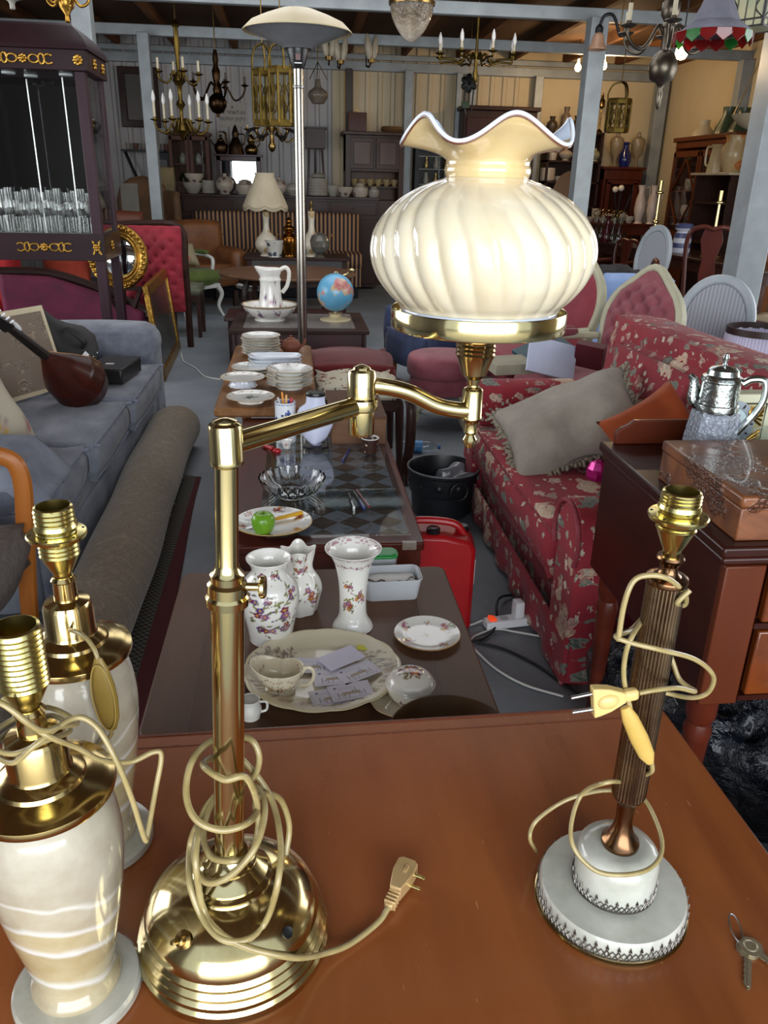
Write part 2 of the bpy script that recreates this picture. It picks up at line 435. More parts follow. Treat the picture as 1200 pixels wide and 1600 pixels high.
# front wall beside the entrance
struct(MB().box((-3.5,YF-.05,1.75),(2.2,.08,3.5)).build('wall_front',WHT))
struct(MB().box((4.65,YF-.05,1.75),(2.8,.08,3.5)).build('wall_front_right',WHT))
S.view_settings.view_transform='Standard';S.view_settings.look='None';S.view_settings.gamma=1.0
S.view_settings.use_curve_mapping=False;S.view_settings.exposure=0.0
S.cycles.use_denoising=True;S.cycles.max_bounces=8;S.cycles.transparent_max_bounces=24;S.cycles.glossy_bounces=5;S.cycles.transmission_bounces=8
S.cycles.caustics_reflective=False;S.cycles.caustics_refractive=False;S.cycles.sample_clamp_indirect=6
# the front desk and its lamps
DESKM=wood('desk_veneer','#683215','#99562b','y',2.6,.28,.45,'#7f411f',scratch=.9)
DZ=.75
def orient(o,loc,xd,up=(0,0,1)):
 X=Vector(xd).normalized();Z=Vector(up);Z=(Z-X*X.dot(Z)).normalized();Y=Z.cross(X)
 Mx=Matrix((X,Y,Z)).transposed().to_4x4();Mx.translation=loc;o.matrix_basis=Mx;return o
d=T('desk','red-brown veneered desk in front, carrying the brass and onyx lamps','desk',(-.3,.607,0),R(1.3))
MB().box((0,0,DZ-.016),(1.81,.86,.032)).build('desktop',DESKM,d,bevel=.004)
MB().box((0,.4225,DZ+.0006),(1.8,.003,.0012)).box((0,.395,DZ+.0003),(1.8,.0012,.0008)).build('edge_banding',plain('banding','#5a230e','#6f3016',8,rough=.4),d,ang=0)
MB().box((0,0,DZ-.075),(1.7,.78,.085)).build('apron',MAHOGX,d,bevel=.003)
for sx in (-.82,.82):
 for sy in (-.36,.36):MB().box((sx,sy,(DZ-.04)/2),(.06,.06,DZ-.04),taper=.6).build('leg',MAHOG,d,bevel=.004)
def socket_profile(z0,r=.0195,tall=.085,n=11):
 p=[(0,z0),(r*.45,z0),(r*.5,z0+.008),(r*.62,z0+.012),(r*.98,z0+.028),(r*1.02,z0+.03)]
 za,zb=z0+.03,z0+tall
 for i in range(n):
  u=za+(zb-za)*(i+.2)/n;v=za+(zb-za)*(i+.7)/n;p+=[(r*1.05,u),(r*.98,v)]
 return p+[(r*.98,zb),(r*.86,zb+.001),(r*.84,zb-.02),(r*.8,zb-.045),(0,zb-.046)]
def add_socket(par,z0,ring=True,mat=LATHEBR,r=.0195,tall=.085,name='socket'):
 o=MB().lathe(socket_profile(z0,r,tall),36).build(name,mat,par,28)
 if ring:
  zc=z0+tall*.62;q=MB().lathe([(r*1.03,zc),(r*1.5,zc-.002),(r*1.56,zc+.0015),(r*1.5,zc+.003),(r*1.03,zc+.004)],36,close=True)
  q.lathe([(r*1.06,zc-.006),(r*1.14,zc-.003),(r*1.06,zc)],36).lathe([(r*1.06,zc+.006),(r*1.12,zc+.01),(r*1.06,zc+.014)],36)
  q.build('shade_ring',mat,o,28)
  h=MB()
  for k in range(6):
   a=k*PI/3+.3;h.cyl((r*1.35*math.cos(a),r*1.35*math.sin(a),zc+.0015),.0016,.0022,8)
  h.build('screw_hole',IRON,o)
 return o
CORD=plain('gold_flex','#a9986a','#938252',40,rough=.32,coat=.3)
def cord(par,pts,r=.0027,sm=6,base=None,flat=1.0,name='cord',mat=None):
 P=[Vector(p)-Vector(base if base is not None else par.location)for p in pts]
 return MB().tube(P,r,8,sm=sm,flat=flat).build(name,mat or CORD,par,60)
# the swing-arm lamp with the pearl shade
B=at(367,1462,DZ);B.z=DZ;Y0=B.y
L=T('swing_arm_lamp','tall polished brass swing-arm lamp with ribbed pearl glass shade on desk','lamp',B)
def rel(P):return Vector(P)-B
MB().lathe([(0,0),(.105,0),(.107,.003),(.107,.012),(.104,.016),(.1045,.022),(.101,.026),(.102,.031),(.098,.036),(.099,.041),(.0955,.046),(.0955,.051),(.093,.059),(.086,.068),(.076,.077),(.064,.0845),(.053,.089),(.0455,.0915),(.0445,.094),(.045,.097),(.04,.1),(.041,.104),(.036,.1085),(.031,.113),(.0285,.115),(.029,.118),(.0245,.121),(.02,.128),(0,.129)],72).build('base',metal('antique_polished_brass','#dccd9c','#b5a06c',.12,11,.2,.12,14),L,30)
sb=Vector((0,.002,.12));ZT=1.357
top=rel(atY(353,690,Y0));top.z=ZT-DZ-.02;ax=(top-sb);
def onax(z):return sb+ax*((z-DZ-sb.z)/ax.z)
Ms=Matrix.Translation((0,0,0));zq=ax.normalized();xq=Vector((1,0,0));xq=(xq-zq*xq.dot(zq)).normalized();yq=zq.cross(xq)
Mst=Matrix((xq,yq,zq)).transposed().to_4x4();Mst.translation=sb;k_=1/zq.z
zz=lambda z:(z-DZ-sb.z)*k_
st=MB().lathe([(0,-.01),(.0158,-.01),(.0158,zz(1.18)),(.02,zz(1.182)),(.0205,zz(1.19)),(.0185,zz(1.193)),(.0185,zz(1.203)),(.0155,zz(1.206)),(.016,zz(1.213)),(.0125,zz(1.217)),(.0105,zz(1.224)),(.0105,zz(1.318)),(0,zz(1.318))],40,M=Mst).build('stem',BRASS,L,30)
MB().lathe([(.0,0),(.0148,0),(.0152,.002),(.0148,.004),(.0148,.032),(.014,.035),(.0105,.037),(.0105,.0385),(.004,.0405),(0,.041)],36,c=top-Vector((0,0,.016))).build('stem_cap',BRASS,L,30)
ts=onax(1.2);e1=Vector((rt.x,rt.y,0)).normalized();e2=Vector((-fw.x,-fw.y,0)).normalized()
q=MB().tube([ts+e1*.015,ts+e1*.03],.004,12);q.lathe([(0,-.003),(.0095,-.003),(.011,-.0015),(.011,.0015),(.0095,.003),(0,.004)],24,M=Matrix.Translation(ts+e1*.033)@e1.to_track_quat('Z','Y').to_matrix().to_4x4())
q.build('thumb_screw',BRASS,L)
J=rel(atY(565,632,.78));HO=rel(atY(737,640,.8))
MB().tube([top+(J-top).normalized()*.01,J],.0098,20,sm=0).build('lower_arm',BRASS,L,50)
MB().lathe([(0,-.031),(.0125,-.031),(.0135,-.029),(.0135,-.006),(.0165,-.004),(.0172,.001),(.0165,.006),(.0145,.008),(.0145,.032),(.0135,.0345),(.0095,.036),(.0085,.038),(.003,.0405),(0,.041)],36,c=J).build('joint',BRASS,L,30)
a0=J+Vector((0,0,.02));dv=HO-a0
MB().tube([a0,a0+dv*.2+Vector((0,0,.0035)),a0+dv*.42+Vector((0,0,.003)),a0+dv*.66+Vector((0,0,-.004)),a0+dv*.85+Vector((0,0,-.004)),HO+Vector((0,0,-.001))],.0088,20,sm=8).build('upper_arm',BRASS,L,50)
hz=lambda py:hgt(HO+B,py)-DZ
MB().lathe([(0,hz(698)),(.005,hz(698)),(.0075,hz(691)),(.0078,hz(686)),(.005,hz(679)),(.0075,hz(674)),(.0068,hz(664)),(.0085,hz(657)),(.0112,hz(653)),(.0112,hz(650)),(.0108,hz(649)),(.0108,hz(609)),(.0095,hz(606)),(.006,hz(604)),(.006,hz(598)),(0,hz(598))],32,c=(HO.x,HO.y,0)).build('arm_socket',BRASS,L,30)
z0=hz(601)
sk=MB().lathe([(0,z0),(.006,z0),(.0075,z0+.006),(.013,z0+.011),(.0155,z0+.02),(.0185,z0+.028),(.0195,z0+.03)]+[(.0195+(.0012 if i%2 else 0),z0+.03+i*.0022)for i in range(9)]+[(.024,z0+.0505),(.0265,z0+.0515),(.0265,z0+.055),(.0235,z0+.057)]+[(.0165+(.001 if i%2 else 0),z0+.059+i*.0022)for i in range(14)]+[(0,z0+.088)],36,c=(HO.x,HO.y,0))
sk=sk.build('bulb_holder',metal('nickelled_brass','#c9ad7a','#9a8a6a',.18,24,.2),L,28)
SC=HO.copy();SC.z=0;zr=hgt(HO+B,497)-DZ;rr=wid(HO+B+Vector((0,0,.1)),134)
MB().lathe([(rr,zr-.009),(rr+.0008,zr-.0095),(rr+.0015,zr-.008),(rr+.0015,zr+.0085),(rr+.0008,zr+.01),(rr,zr+.0095)],72,c=SC,close=True).build('shade_gallery',BRASS,L,30)
q=MB()
for k in range(3):
 a=FACE(HO+B)+k*2*PI/3+.75;q.tube([SC+Vector((.022*math.cos(a),.022*math.sin(a),z0+.053)),SC+Vector((rr*math.cos(a),rr*math.sin(a),zr-.008))],.0016,8)
q.build('gallery_strut',STEEL,L,60)
# pearl glass: ribbed bowl, waisted collar, ruffled mouth
m,t,b=nt('pearl_glass');setp(b,rough=.16,coat=.8,coatr=.05,sss=.25);b.inputs['Subsurface Radius'].default_value=(.02,.015,.01);b.inputs['Subsurface Scale'].default_value=.6
v=coords(t,(1,1,.25));n1=nz(t,v,22,3,.5,.6)
t.links.new(ramp(t,n1,[(.3,'#d3c6a8'),(.7,'#dad1bc')]),b.inputs['Base Color'])
PEARL=m
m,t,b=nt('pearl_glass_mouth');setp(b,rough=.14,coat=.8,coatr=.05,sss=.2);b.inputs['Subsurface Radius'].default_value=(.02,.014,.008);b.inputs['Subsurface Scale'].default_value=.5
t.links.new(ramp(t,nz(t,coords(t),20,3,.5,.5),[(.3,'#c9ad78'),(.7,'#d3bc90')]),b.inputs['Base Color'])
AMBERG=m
hs=lambda py:hgt(HO+B,py)-DZ
ws=lambda px:px*.00052
wk=lambda r_,py:wid(HO+B+Vector((0,0,hs(py)-HO.z)),r_)
bowl=[(124,480),(127,474),(138,464),(150,450),(161,434),(169,415),(173,395),(172.5,378),(169,362),(161,345),(149,328),(131,311),(109,297),(88,287),(70,281),(62.5,277)]
bp=[(wk(r_,y),hs(y))for r_,y in smooth([(a_,b_,0)for a_,b_ in bowl],3)for r_,y in [(r_,y)]]if False else [(wk(p.x,p.y),hs(p.y))for p in smooth([(a_,b_,0)for a_,b_ in bowl],3)]
fa=FACE(HO+B);zlo,zhi=bp[0][1],bp[-1][1]
def ribs(a,r,z,j):
 u=(z-zlo)/(zhi-zlo);tw=.25*u+.35*max(0,u-.55)
 amp=.030*math.sin(PI*min(1,max(0,u*1.02)))**.5 if 0<u<1 else 0
 f=abs(math.sin(13*(a-fa+tw)))**.8
 return r*(1-amp+amp*1.5*f),z
sh=MB().lathe(bp,312,c=SC,mod=ribs).build('glass_shade',PEARL,L,180)
nk=[(62.5,277.5),(64,273),(65.5,268),(65,263),(63,259),(63,256),(64,251),(68,246),(75,240),(85,234),(98,228),(110,223.5),(121,219),(129,214)]
np_=[(wk(p.x,p.y),hs(p.y))for p in smooth([(a_,b_,0)for a_,b_ in nk],3)]
zn0,zn1=np_[14][1],np_[-1][1]
def ruf(a,r,z,j,t_=0):
 u=max(0,(z-zn0)/(zn1-zn0));u=u*u
 c_=math.cos(5*(a-fa+.32));s_=-c_
 return r*(1+u*.07*c_),z-u*.0115*c_+u*.004
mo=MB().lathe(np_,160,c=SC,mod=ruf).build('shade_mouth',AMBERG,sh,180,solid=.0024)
r1,z1=np_[-1]
def rimpt(i,n=160,dr=0,dz=0):
 a=2*PI*i/n;r_,z_=ruf(a,r1,z1,0);return SC+Vector(((r_+dr)*math.cos(a),(r_+dr)*math.sin(a),z_+dz))
MB().tube([rimpt(i,dr=.0002,dz=.0002)for i in range(160)],.0019,8,closed=True).build('white_rim',plain('opal_white','#dfe6f2',rough=.12,coat=.5),sh,180)
MB().tube([rimpt(i,dr=.0004,dz=-.0021)for i in range(160)],.0011,8,closed=True).build('brown_rim',plain('rim_stain','#6a3f2a',rough=.15,coat=.5),sh,180)
inn=[(r_-.0022,z_+.0008)for r_,z_ in np_[10:]]
MB().lathe(inn,160,c=SC,mod=ruf).build('opal_lining',plain('opal_lining','#cfdcf0',rough=.15,coat=.5),sh,180)
MB().lathe([(wk(124,480)-.002,hs(480)-.006),(wk(124,480)-.001,hs(478)),(wk(118,476),hs(476))],60,c=SC).build('fitter_rim',plain('opal_white','#e6e2dc'),sh,180)
# toggle, empty hole in the foot
DP=[(.107,0),(.107,.012),(.104,.02),(.102,.03),(.099,.041),(.0955,.051),(.093,.059),(.086,.068),(.076,.077),(.064,.0845),(.053,.089),(.0455,.0915),(.0445,.097),(.041,.104),(.031,.113),(.02,.128),(.016,.14),(.016,.3)]
def DH(px,py,off=.004):
 for i in range(300):
  z=.3-i*.001;P_=at(px,py,DZ+z);r_=math.hypot(P_.x-B.x,P_.y-B.y)
  if r_<=np.interp(z,[b_ for a_,b_ in DP],[a_ for a_,b_ in DP])+off:return P_
 return at(px,py,DZ+off)
def ondome(px,py,z):return rel(DH(px,py,0))
tg=ondome(287,1468,DZ+.055);og=Vector((tg.x,tg.y,0)).normalized()
Mt=Matrix.Translation(tg)@(og+Vector((0,0,.8))).normalized().to_track_quat('Z','Y').to_matrix().to_4x4()
MB().lathe([(0,0),(.0095,0),(.0095,.002),(.006,.004),(.005,.009),(.003,.01),(.0028,.02),(0,.021)],20,M=Mt).build('toggle_switch',BRASSD,L)
hl=ondome(449,1457,DZ+.06);og=Vector((hl.x,hl.y,0)).normalized()
Mh=Matrix.Translation(hl)@(og+Vector((0,0,.9))).normalized().to_track_quat('Z','Y').to_matrix().to_4x4()
MB().lathe([(0,.0005),(.0052,.0005),(.006,.001),(.006,-.003),(0,-.003)],18,M=Mh).build('switch_hole',IRON,L)
Q=lambda px,py,dy:atY(px,py,Y0-dy)
cp=[DH(447,1335,0),Q(452,1290,-.05),Q(440,1252,-.045),Q(418,1240,-.03),Q(400,1252,.0),Q(404,1290,.02),Q(392,1335,.035),Q(365,1345,.045),Q(330,1338,.03),Q(318,1300,.0),Q(335,1250,-.035),Q(375,1222,-.045),Q(405,1235,-.02),Q(414,1270,.01),Q(398,1325,.045),Q(360,1368,.055),Q(322,1378,.05),Q(304,1340,.02),Q(318,1270,-.025),Q(350,1232,-.045),Q(392,1218,-.035),Q(405,1190,-.03),Q(398,1162,-.035),Q(378,1152,-.04),Q(330,1158,-.03),Q(300,1190,.0),Q(291,1240,.025),Q(306,1280,.045),Q(345,1297,.052),Q(385,1287,.045),Q(402,1262,.01),Q(385,1215,.035),Q(350,1218,.04),Q(318,1196,.015),Q(330,1185,-.03),Q(370,1180,-.04),Q(420,1240,-.03),Q(438,1310,.02),Q(434,1380,.06),DH(415,1440),DH(385,1468,.006),DH(345,1466,.006),DH(315,1432),Q(297,1380,.03),Q(297,1320,-.01),Q(310,1290,.0),Q(306,1350,.04),DH(318,1420),DH(345,1458),DH(390,1481,.005),DH(440,1493,.005),DH(470,1496),DH(505,1490),at(545,1476,DZ+.006),at(590,1442,DZ+.007),at(607,1418,DZ+.012)]
cd=cord(L,cp,.0036,7)
pe=at(607,1418,DZ+.012);pt=at(646,1338,DZ+.016);px_=(pt-pe).normalized()
PLUGM=plain('gold_plastic','#c9a97a','#b99866',30,rough=.35,metal=.25)
pg=MB()
pg.soft((.014,0,0),(.03,.012,.012),.004,0,4);
for k in range(4):pg.box((.004+k*.005,0,0),(.0022,.0145,.0145))
pg.prism([(.02,-.007),(.045,-.013),(.062,-.013),(.066,-.008),(.066,.008),(.062,.013),(.045,.013),(.02,.007)],.02,Matrix.Translation((0,0,-.008)))
pg=pg.build('plug',PLUGM,cd,30,bevel=.002);orient(pg,rel(pe),px_)
fc=MB().lathe([(0,0),(.0165,0),(.0165,.004),(.015,.0055),(0,.006)],24,M=Matrix.Translation((.05,0,-.003))@Matrix.Rotation(R(90),4,'X'));fc.build('plug_face',PLUGM,pg,30)
pn=MB()
for dx_,dz_ in ((.042,-.005),(.058,-.005),(.05,.006)):pn.tube([(dx_,-.006,dz_),(dx_,-.024,dz_)],.0021,10)
pn.build('pin',LATHEBR,pg,40)
# the two onyx lamps
m,t,b=nt('banded_onyx');setp(b,rough=.16,coat=.6,coatr=.06,sss=.05);b.inputs['Subsurface Radius'].default_value=(.02,.016,.01);b.inputs['Subsurface Scale'].default_value=.4
v=coords(t,rot=(.25,-.33,0));s_=t.nodes.new('ShaderNodeSeparateXYZ');t.links.new(v,s_.inputs[0])
n1=nz(t,v,7,3,.5);h_=mth(t,'ADD',s_.outputs[2],mth(t,'MULTIPLY',n1,.06))
bands=ramp(t,mth(t,'MULTIPLY',h_,3.2),[(.08,'#9c917a'),(.16,'#ab9c76'),(.22,'#a6966a'),(.235,'#d6d5d2'),(.262,'#ab9a6c'),(.36,'#a18f60'),(.375,'#dad9d7'),(.40,'#ae9e76'),(.455,'#a8976a'),(.47,'#d6d4d0'),(.49,'#a1967f'),(.56,'#a59b85'),(.57,'#ccc9c2'),(.585,'#9c9380'),(.85,'#aaa393'),(1,'#988f7b')])
cl=ramp(t,nz(t,v,34,5,.6),[(.35,'#b9ad97'),(.65,'#e3dccb')])
t.links.new(mixc(t,.22,bands,cl),b.inputs['Base Color']);ONYX=m
ONYXG=plain('grey_onyx','#a9a698','#c4c2b6',26,5,rough=.18,coat=.5)
def onyx_lamp(name,label,B,tall,ring,turn,group):
 o=T(name,label,'lamp',B,turn,group);o.scale.z=tall
 MB().lathe([(0,0),(.062,0),(.065,.003),(.065,.012),(.062,.016),(.05,.0185),(0,.019)],64).build('base',ONYXG,o,35)
 pr=[(0,.018),(.04,.018),(.0445,.021),(.0445,.026),(.041,.031),(.0385,.037),(.042,.055),(.0485,.09),(.055,.125),(.061,.165),(.0645,.2),(.0645,.225),(.0615,.25),(.056,.268),(.05,.278),(0,.28)]
 MB().lathe([(p.x,p.y)for p in smooth([(a_,b_,0)for a_,b_ in pr],3)],72).build('onyx_body',ONYX,o,50)
 MB().lathe([(0,.276),(.06,.276),(.0645,.279),(.0655,.283),(.0645,.287),(.06,.289),(.054,.292),(.046,.2935),(.04,.296),(.0385,.3),(.033,.304),(.029,.306),(.0275,.31),(.027,.34),(.0245,.345),(.013,.348),(.0125,.37),(.014,.372),(.011,.376),(0,.376)],64).build('brass_cap',metal('lamp_brass','#d6bf88','#b59c66',.14,12,.15),o,30)
 add_socket(o,.372,ring,LATHEBR,.0205,.09 if not ring else .085);return o
BN=at(124,1545,DZ);BN.z=DZ
on=onyx_lamp('onyx_table_lamp','banded onyx lamp at desk corner with flex wound around its brass neck',BN,.962,False,.4,'onyx lamps')
BR=at(160,1314,DZ);BR.z=DZ
orr=onyx_lamp('onyx_table_lamp','pale onyx lamp with ringed brass socket, behind the banded onyx lamp',BR,1.03,True,2.2,'onyx lamps')
def local(o,pts):
 Mi=(Matrix.Translation(o.location)@o.rotation_euler.to_matrix().to_4x4()@Matrix.Diagonal((*o.scale,1))).inverted();return [Mi@Vector(p)for p in pts]
Qn=lambda px,py,dy:atY(px,py,BN.y-dy)
nk_=[Qn(-60,1090,.03),Qn(0,1098,.05),Qn(60,1140,.05),Qn(95,1135,.03),Qn(120,1128,-.005),Qn(70,1105,-.03),Qn(10,1130,-.02),Qn(-20,1160,.02),Qn(20,1178,.045),Qn(70,1158,.04),Qn(110,1140,.0),Qn(80,1118,-.03),Qn(20,1140,-.02),Qn(-10,1170,.02),Qn(20,1192,.05),Qn(60,1160,.05),Qn(115,1122,.02),Qn(150,1135,.02),Qn(180,1185,.03),Qn(205,1245,.03),Qn(226,1310,.02),Qn(231,1300,.01),Qn(243,1235,.0),Qn(252,1182,-.01),Qn(240,1175,-.01),Qn(205,1190,-.005),Qn(160,1188,.01),Qn(120,1168,.03),Qn(75,1150,.045),Qn(30,1120,.04),Qn(5,1090,.03)]
MB().tube(local(on,nk_),.0026,8,sm=7).build('cord',CORD,on,60)
Qr=lambda px,py,dy:atY(px,py,BR.y-dy)
c2=MB().tube(local(orr,[Qr(90,985,-.01),Qr(112,985,.03),Qr(132,995,.055),Qr(146,1012,.068),Qr(153,1030,.074)]),.0026,8,sm=7).build('cord',CORD,orr,60)
c3=MB().tube(local(orr,[Qr(174,1138,.074),Qr(172,1150,.07),Qr(150,1166,.06),Qr(110,1180,.03)]),.0026,8,sm=6).build('cord',CORD,orr,60)
sw=MB();sa,sb_=Qr(153,1028,.074),Qr(175,1142,.074);ln=(sb_-sa).length
sw.lathe([(0,0),(.004,.0),(.009,ln*.14),(.0125,ln*.35),(.0135,ln*.55),(.0115,ln*.8),(.006,ln*.97),(0,ln)],24,M=Matrix.Diagonal((1.0,.5,1,1)))
SWM=plain('olive_gold_plastic','#8f7636','#7d662c',20,rough=.38)
sw=sw.build('inline_switch',SWM,orr,40)
Mi=(Matrix.Translation(orr.location)@orr.rotation_euler.to_matrix().to_4x4()@Matrix.Diagonal((*orr.scale,1))).inverted()
zd=(sb_-sa).normalized();yd=(e2-zd*e2.dot(zd)).normalized();xd=yd.cross(zd);Mw=Matrix((xd,yd,zd)).transposed().to_4x4();Mw.translation=sa;sw.matrix_basis=Mi@Mw
MB().tube([(.0135*math.cos(a)*.86,.0062,ln*.5+ln*.44*math.sin(a))for a in [2*PI*i/40 for i in range(40)]],.0008,6,closed=True).build('switch_seam',plain('olive_seam','#a98f4a',rough=.4),sw)
# fluted column lamp on marble
BL=at(952,1408,DZ);BL.z=DZ
Lr=T('column_lamp','fluted dark bronze column lamp on white marble base, without shade','lamp',BL,.3)
MARB=plain('white_marble','#adaea2','#cfcfc5',16,5,rough=.2,coat=.5)
MB().lathe([(0,.004),(.084,.004),(.086,.006),(.0865,.026),(.084,.031),(.07,.0325),(0,.033)],72).build('marble_base',MARB,Lr,35)
MB().lathe([(0,0),(.0885,0),(.09,.002),(.09,.004),(.0875,.0055),(0,.0056)],72).build('brass_foot',BRASS,Lr,35)
MB().lathe([(0,.032),(.0465,.032),(.0475,.035),(.0475,.075),(.0455,.084),(.04,.09),(.028,.093),(0,.094)],64).build('marble_drum',MARB,Lr,40)
def gallery(r,z0,h,n,par):
 q=MB()
 q.lathe([(r,z0),(r+.0012,z0),(r+.0012,z0+.0025),(r,z0+.0025)],72,close=True)
 for i in range(n):
  a,b_=2*PI*i/n,2*PI*(i+1)/n;c_=(a+b_)/2;g=lambda t_,z:((r+.0008)*math.cos(t_),(r+.0008)*math.sin(t_),z)
  q.tube([g(a,z0+.002),g(c_,z0+h*.62),g(b_,z0+.002)],.00065,5,sm=2);q.tube([g(a,z0+h*.66),g(c_,z0+.003),g(b_,z0+h*.66)],.00065,5,sm=2)
  q.tube([g(a-.2/n*3,z0+h*.74),g(a,z0+h),g(a+.2/n*3,z0+h*.74)],.0009,5)
  q.ball(g(a,z0+h*.72),.0013,8,5)
 return q.build('lattice_gallery',metal('antique_silver','#8d8782','#5c5752',.35,30,.2),par,50)
gallery(.0868,.006,.021,44,Lr);gallery(.0478,.034,.017,26,Lr)
CH=lambda py:hgt(BL,py)-DZ
zc0,zc1=CH(1238),CH(908)
MB().lathe([(0,.092),(.021,.092),(.022,.095),(.0215,.099),(.017,.104),(.012,.115),(.0095,.128),(.0105,zc0-.014),(.0165,zc0-.006),(.018,zc0-.003),(.018,zc0),(0,zc0)],48).build('column_foot',metal('rose_bronze','#8c6a4c','#6a4d38',.2,20,.12),Lr,30)
def flute(a,r,z,j):return (r*(1-.07*(1-abs(math.sin(a*15))**1.2))if 0<j<3 else r),z
MB().lathe([(.0188,zc0-.001),(.0192,zc0+.002),(.0192,zc1-.002),(.0188,zc1)],240,mod=flute).build('fluted_column',BRONZE,Lr,25)
zt=zc1
MB().lathe([(0,zt-.001),(.0205,zt-.001),(.0212,zt+.002),(.0205,zt+.005),(.017,zt+.0065),(.0135,zt+.007),(.0105,zt+.01),(.0088,zt+.014),(.0088,zt+.018),(.0125,zt+.024),(.0138,zt+.0265),(.0125,zt+.029),(0,zt+.029)],48).build('column_cap',metal('rose_bronze','#8c6a4c'),Lr,30)
add_socket(Lr,zt+.028,True,LATHEBR,.0185,CH(768)-zt-.028)
QL=lambda px,py,dy:atY(px,py,BL.y-dy)
cl_=[at(838,1330,DZ+.01),QL(828,1310,-.05),QL(836,1285,-.06),QL(870,1258,-.06),QL(905,1243,-.06),QL(950,1235,-.05),QL(1000,1243,-.04),QL(1028,1290,.0),QL(1034,1330,.03),QL(1015,1357,.05),QL(975,1367,.058),QL(930,1360,.055),QL(897,1325,.04),QL(893,1285,.02),QL(910,1240,.0),QL(950,1222,.03),QL(985,1222,-.02),QL(1010,1210,.015),QL(1019,1204,.028),QL(1018,1190,.03)]
c4=MB().tube(local(Lr,cl_),.0026,8,sm=7).build('cord',CORD,Lr,60)
cu_=[QL(985,1108,.03),QL(975,1060,.03),QL(978,1020,.03),QL(990,990,.022),QL(1010,960,-.035),QL(985,985,-.02),QL(962,994,.02),QL(985,1004,.03),QL(1030,1015,.034),QL(1085,1030,.02),QL(1114,1055,.01),QL(1108,1080,.0),QL(1085,1090,-.01),QL(1050,1085,-.03),QL(1010,1070,-.04),QL(1042,1022,-.03),QL(1062,1062,-.015),QL(1086,1080,.005),QL(1060,1075,.02),QL(1025,1078,.033),QL(998,1083,.036)]
c5=MB().tube(local(Lr,cu_),.0027,8,sm=7).build('cord',CORD,Lr,60)
tp_=[QL(966,1000,.024),QL(975,945,.03),QL(990,908,.028),QL(1015,899,.028),QL(1045,905,.026),QL(1070,928,.01),QL(1070,945,-.005),QL(1058,942,.02),QL(1078,922,.022)]
MB().tube(local(Lr,tp_),.0028,8,sm=7).build('cord',CORD,Lr,60)
Mi=(Matrix.Translation(Lr.location)@Lr.rotation_euler.to_matrix().to_4x4()).inverted()
sa,sb_=QL(976,1104,.032),QL(1016,1192,.033);zd=(sb_-sa).normalized();yd=(e2-zd*e2.dot(zd)).normalized();xd=yd.cross(zd);ln=(sb_-sa).length
o=MB().lathe([(0,0),(.005,.001),(.0085,ln*.2),(.0098,ln*.55),(.0085,ln*.85),(.004,ln),(0,ln)],24,M=Matrix.Diagonal((1,.62,1,1))).build('inline_switch',plain('gold_plastic_light','#c8a85c','#b89548',20,rough=.35),Lr,40)
Mw=Matrix((xd,yd,zd)).transposed().to_4x4();Mw.translation=sa;o.matrix_basis=Mi@Mw
pa,pb=QL(996,1083,.037),QL(925,1096,.037);xd=(pb-pa).normalized();ln=(pb-pa).length
PLW=plain('pale_gold_plastic','#d9bf80','#ceb16e',20,rough=.3)
o=MB().soft((ln*.16,0,0),(ln*.34,.0105,.0125),.003,0,4).prism([(ln*.28,-.0055),(ln*.62,-.0135),(ln*.86,-.0165),(ln,-.0175),(ln,.0175),(ln*.86,.0165),(ln*.62,.0135),(ln*.28,.0055)],.011,Matrix.Translation((0,-.0055,0))@Matrix.Rotation(R(90),4,'X')@Matrix.Translation((0,0,-.011))).ball((ln*.68,-.004,0),(.012,.006,.009),16,8)
o=o.build('plug',PLW,c5,35,bevel=.0015)
yd=-(e2-xd*e2.dot(xd)).normalized();zd=xd.cross(yd);Mw=Matrix((xd,yd,zd)).transposed().to_4x4();Mw.translation=pa;o.matrix_basis=Mi@Mw
pn=MB()
for s in (-.0095,.0095):pn.tube([(ln-.001,0,s),(ln+.021,0,s*.93)],.0021,10)
pn.build('pin',STEEL,o,40)
# keys
KP=at(1168,1485,DZ)
kk=T('key_bunch','two small keys on a split ring at the desk edge','keys',(KP.x,KP.y,DZ))
KM=metal('nickel_key','#d2c8ae','#b5ab92',.45,30,.15)
def key(ang,org,z):
 q=MB();ol=[(.0125*math.cos(a)*1.05,.011*math.sin(a))for a in [2*PI*i/20+.35 for i in range(19)]]
 bl=[]
 for i in range(11):bl.append((.012+i*.0036,-.0032-(.0012 if i%2 else 0)))
 ol=[(-.0125,0),(-.011,.007),(-.004,.0125),(.005,.0125),(.0105,.008),(.012,.0042),(.05,.0036),(.054,.0)]+bl[::-1]+[(.0105,-.008),(.005,-.0125),(-.004,-.0125),(-.011,-.007)]
 Mk=Matrix.Translation((org[0],org[1],z))@Matrix.Rotation(ang,4,'Z')
 q.prism(ol,.0021,Mk);q.box((.032,.0008,.0024),(.036,.0018,.0008),M=Mk);q.lathe([(.006,.0022),(.0072,.003),(.0084,.0022)],20,(-.001,0,0),Mk);return q.build('key',KM,kk,25)
k1d=at(1163,1550,DZ)-at(1164,1480,DZ);key(math.atan2(k1d.y,k1d.x),(0,0),.0004)
k2d=at(1215,1510,DZ)-at(1175,1478,DZ);key(math.atan2(k2d.y,k2d.x),(.004,.001),.0028)
rc=rel(at(1150,1448,DZ+.012))+B-Vector((KP.x,KP.y,DZ))
MB().tube([rc+Vector((.006*math.cos(a),.0135*math.sin(a),.0125*math.sin(a)*.55-.002))for a in [2*PI*i/32 for i in range(32)]],.0011,8,closed=True).build('split_ring',STEEL,kk)
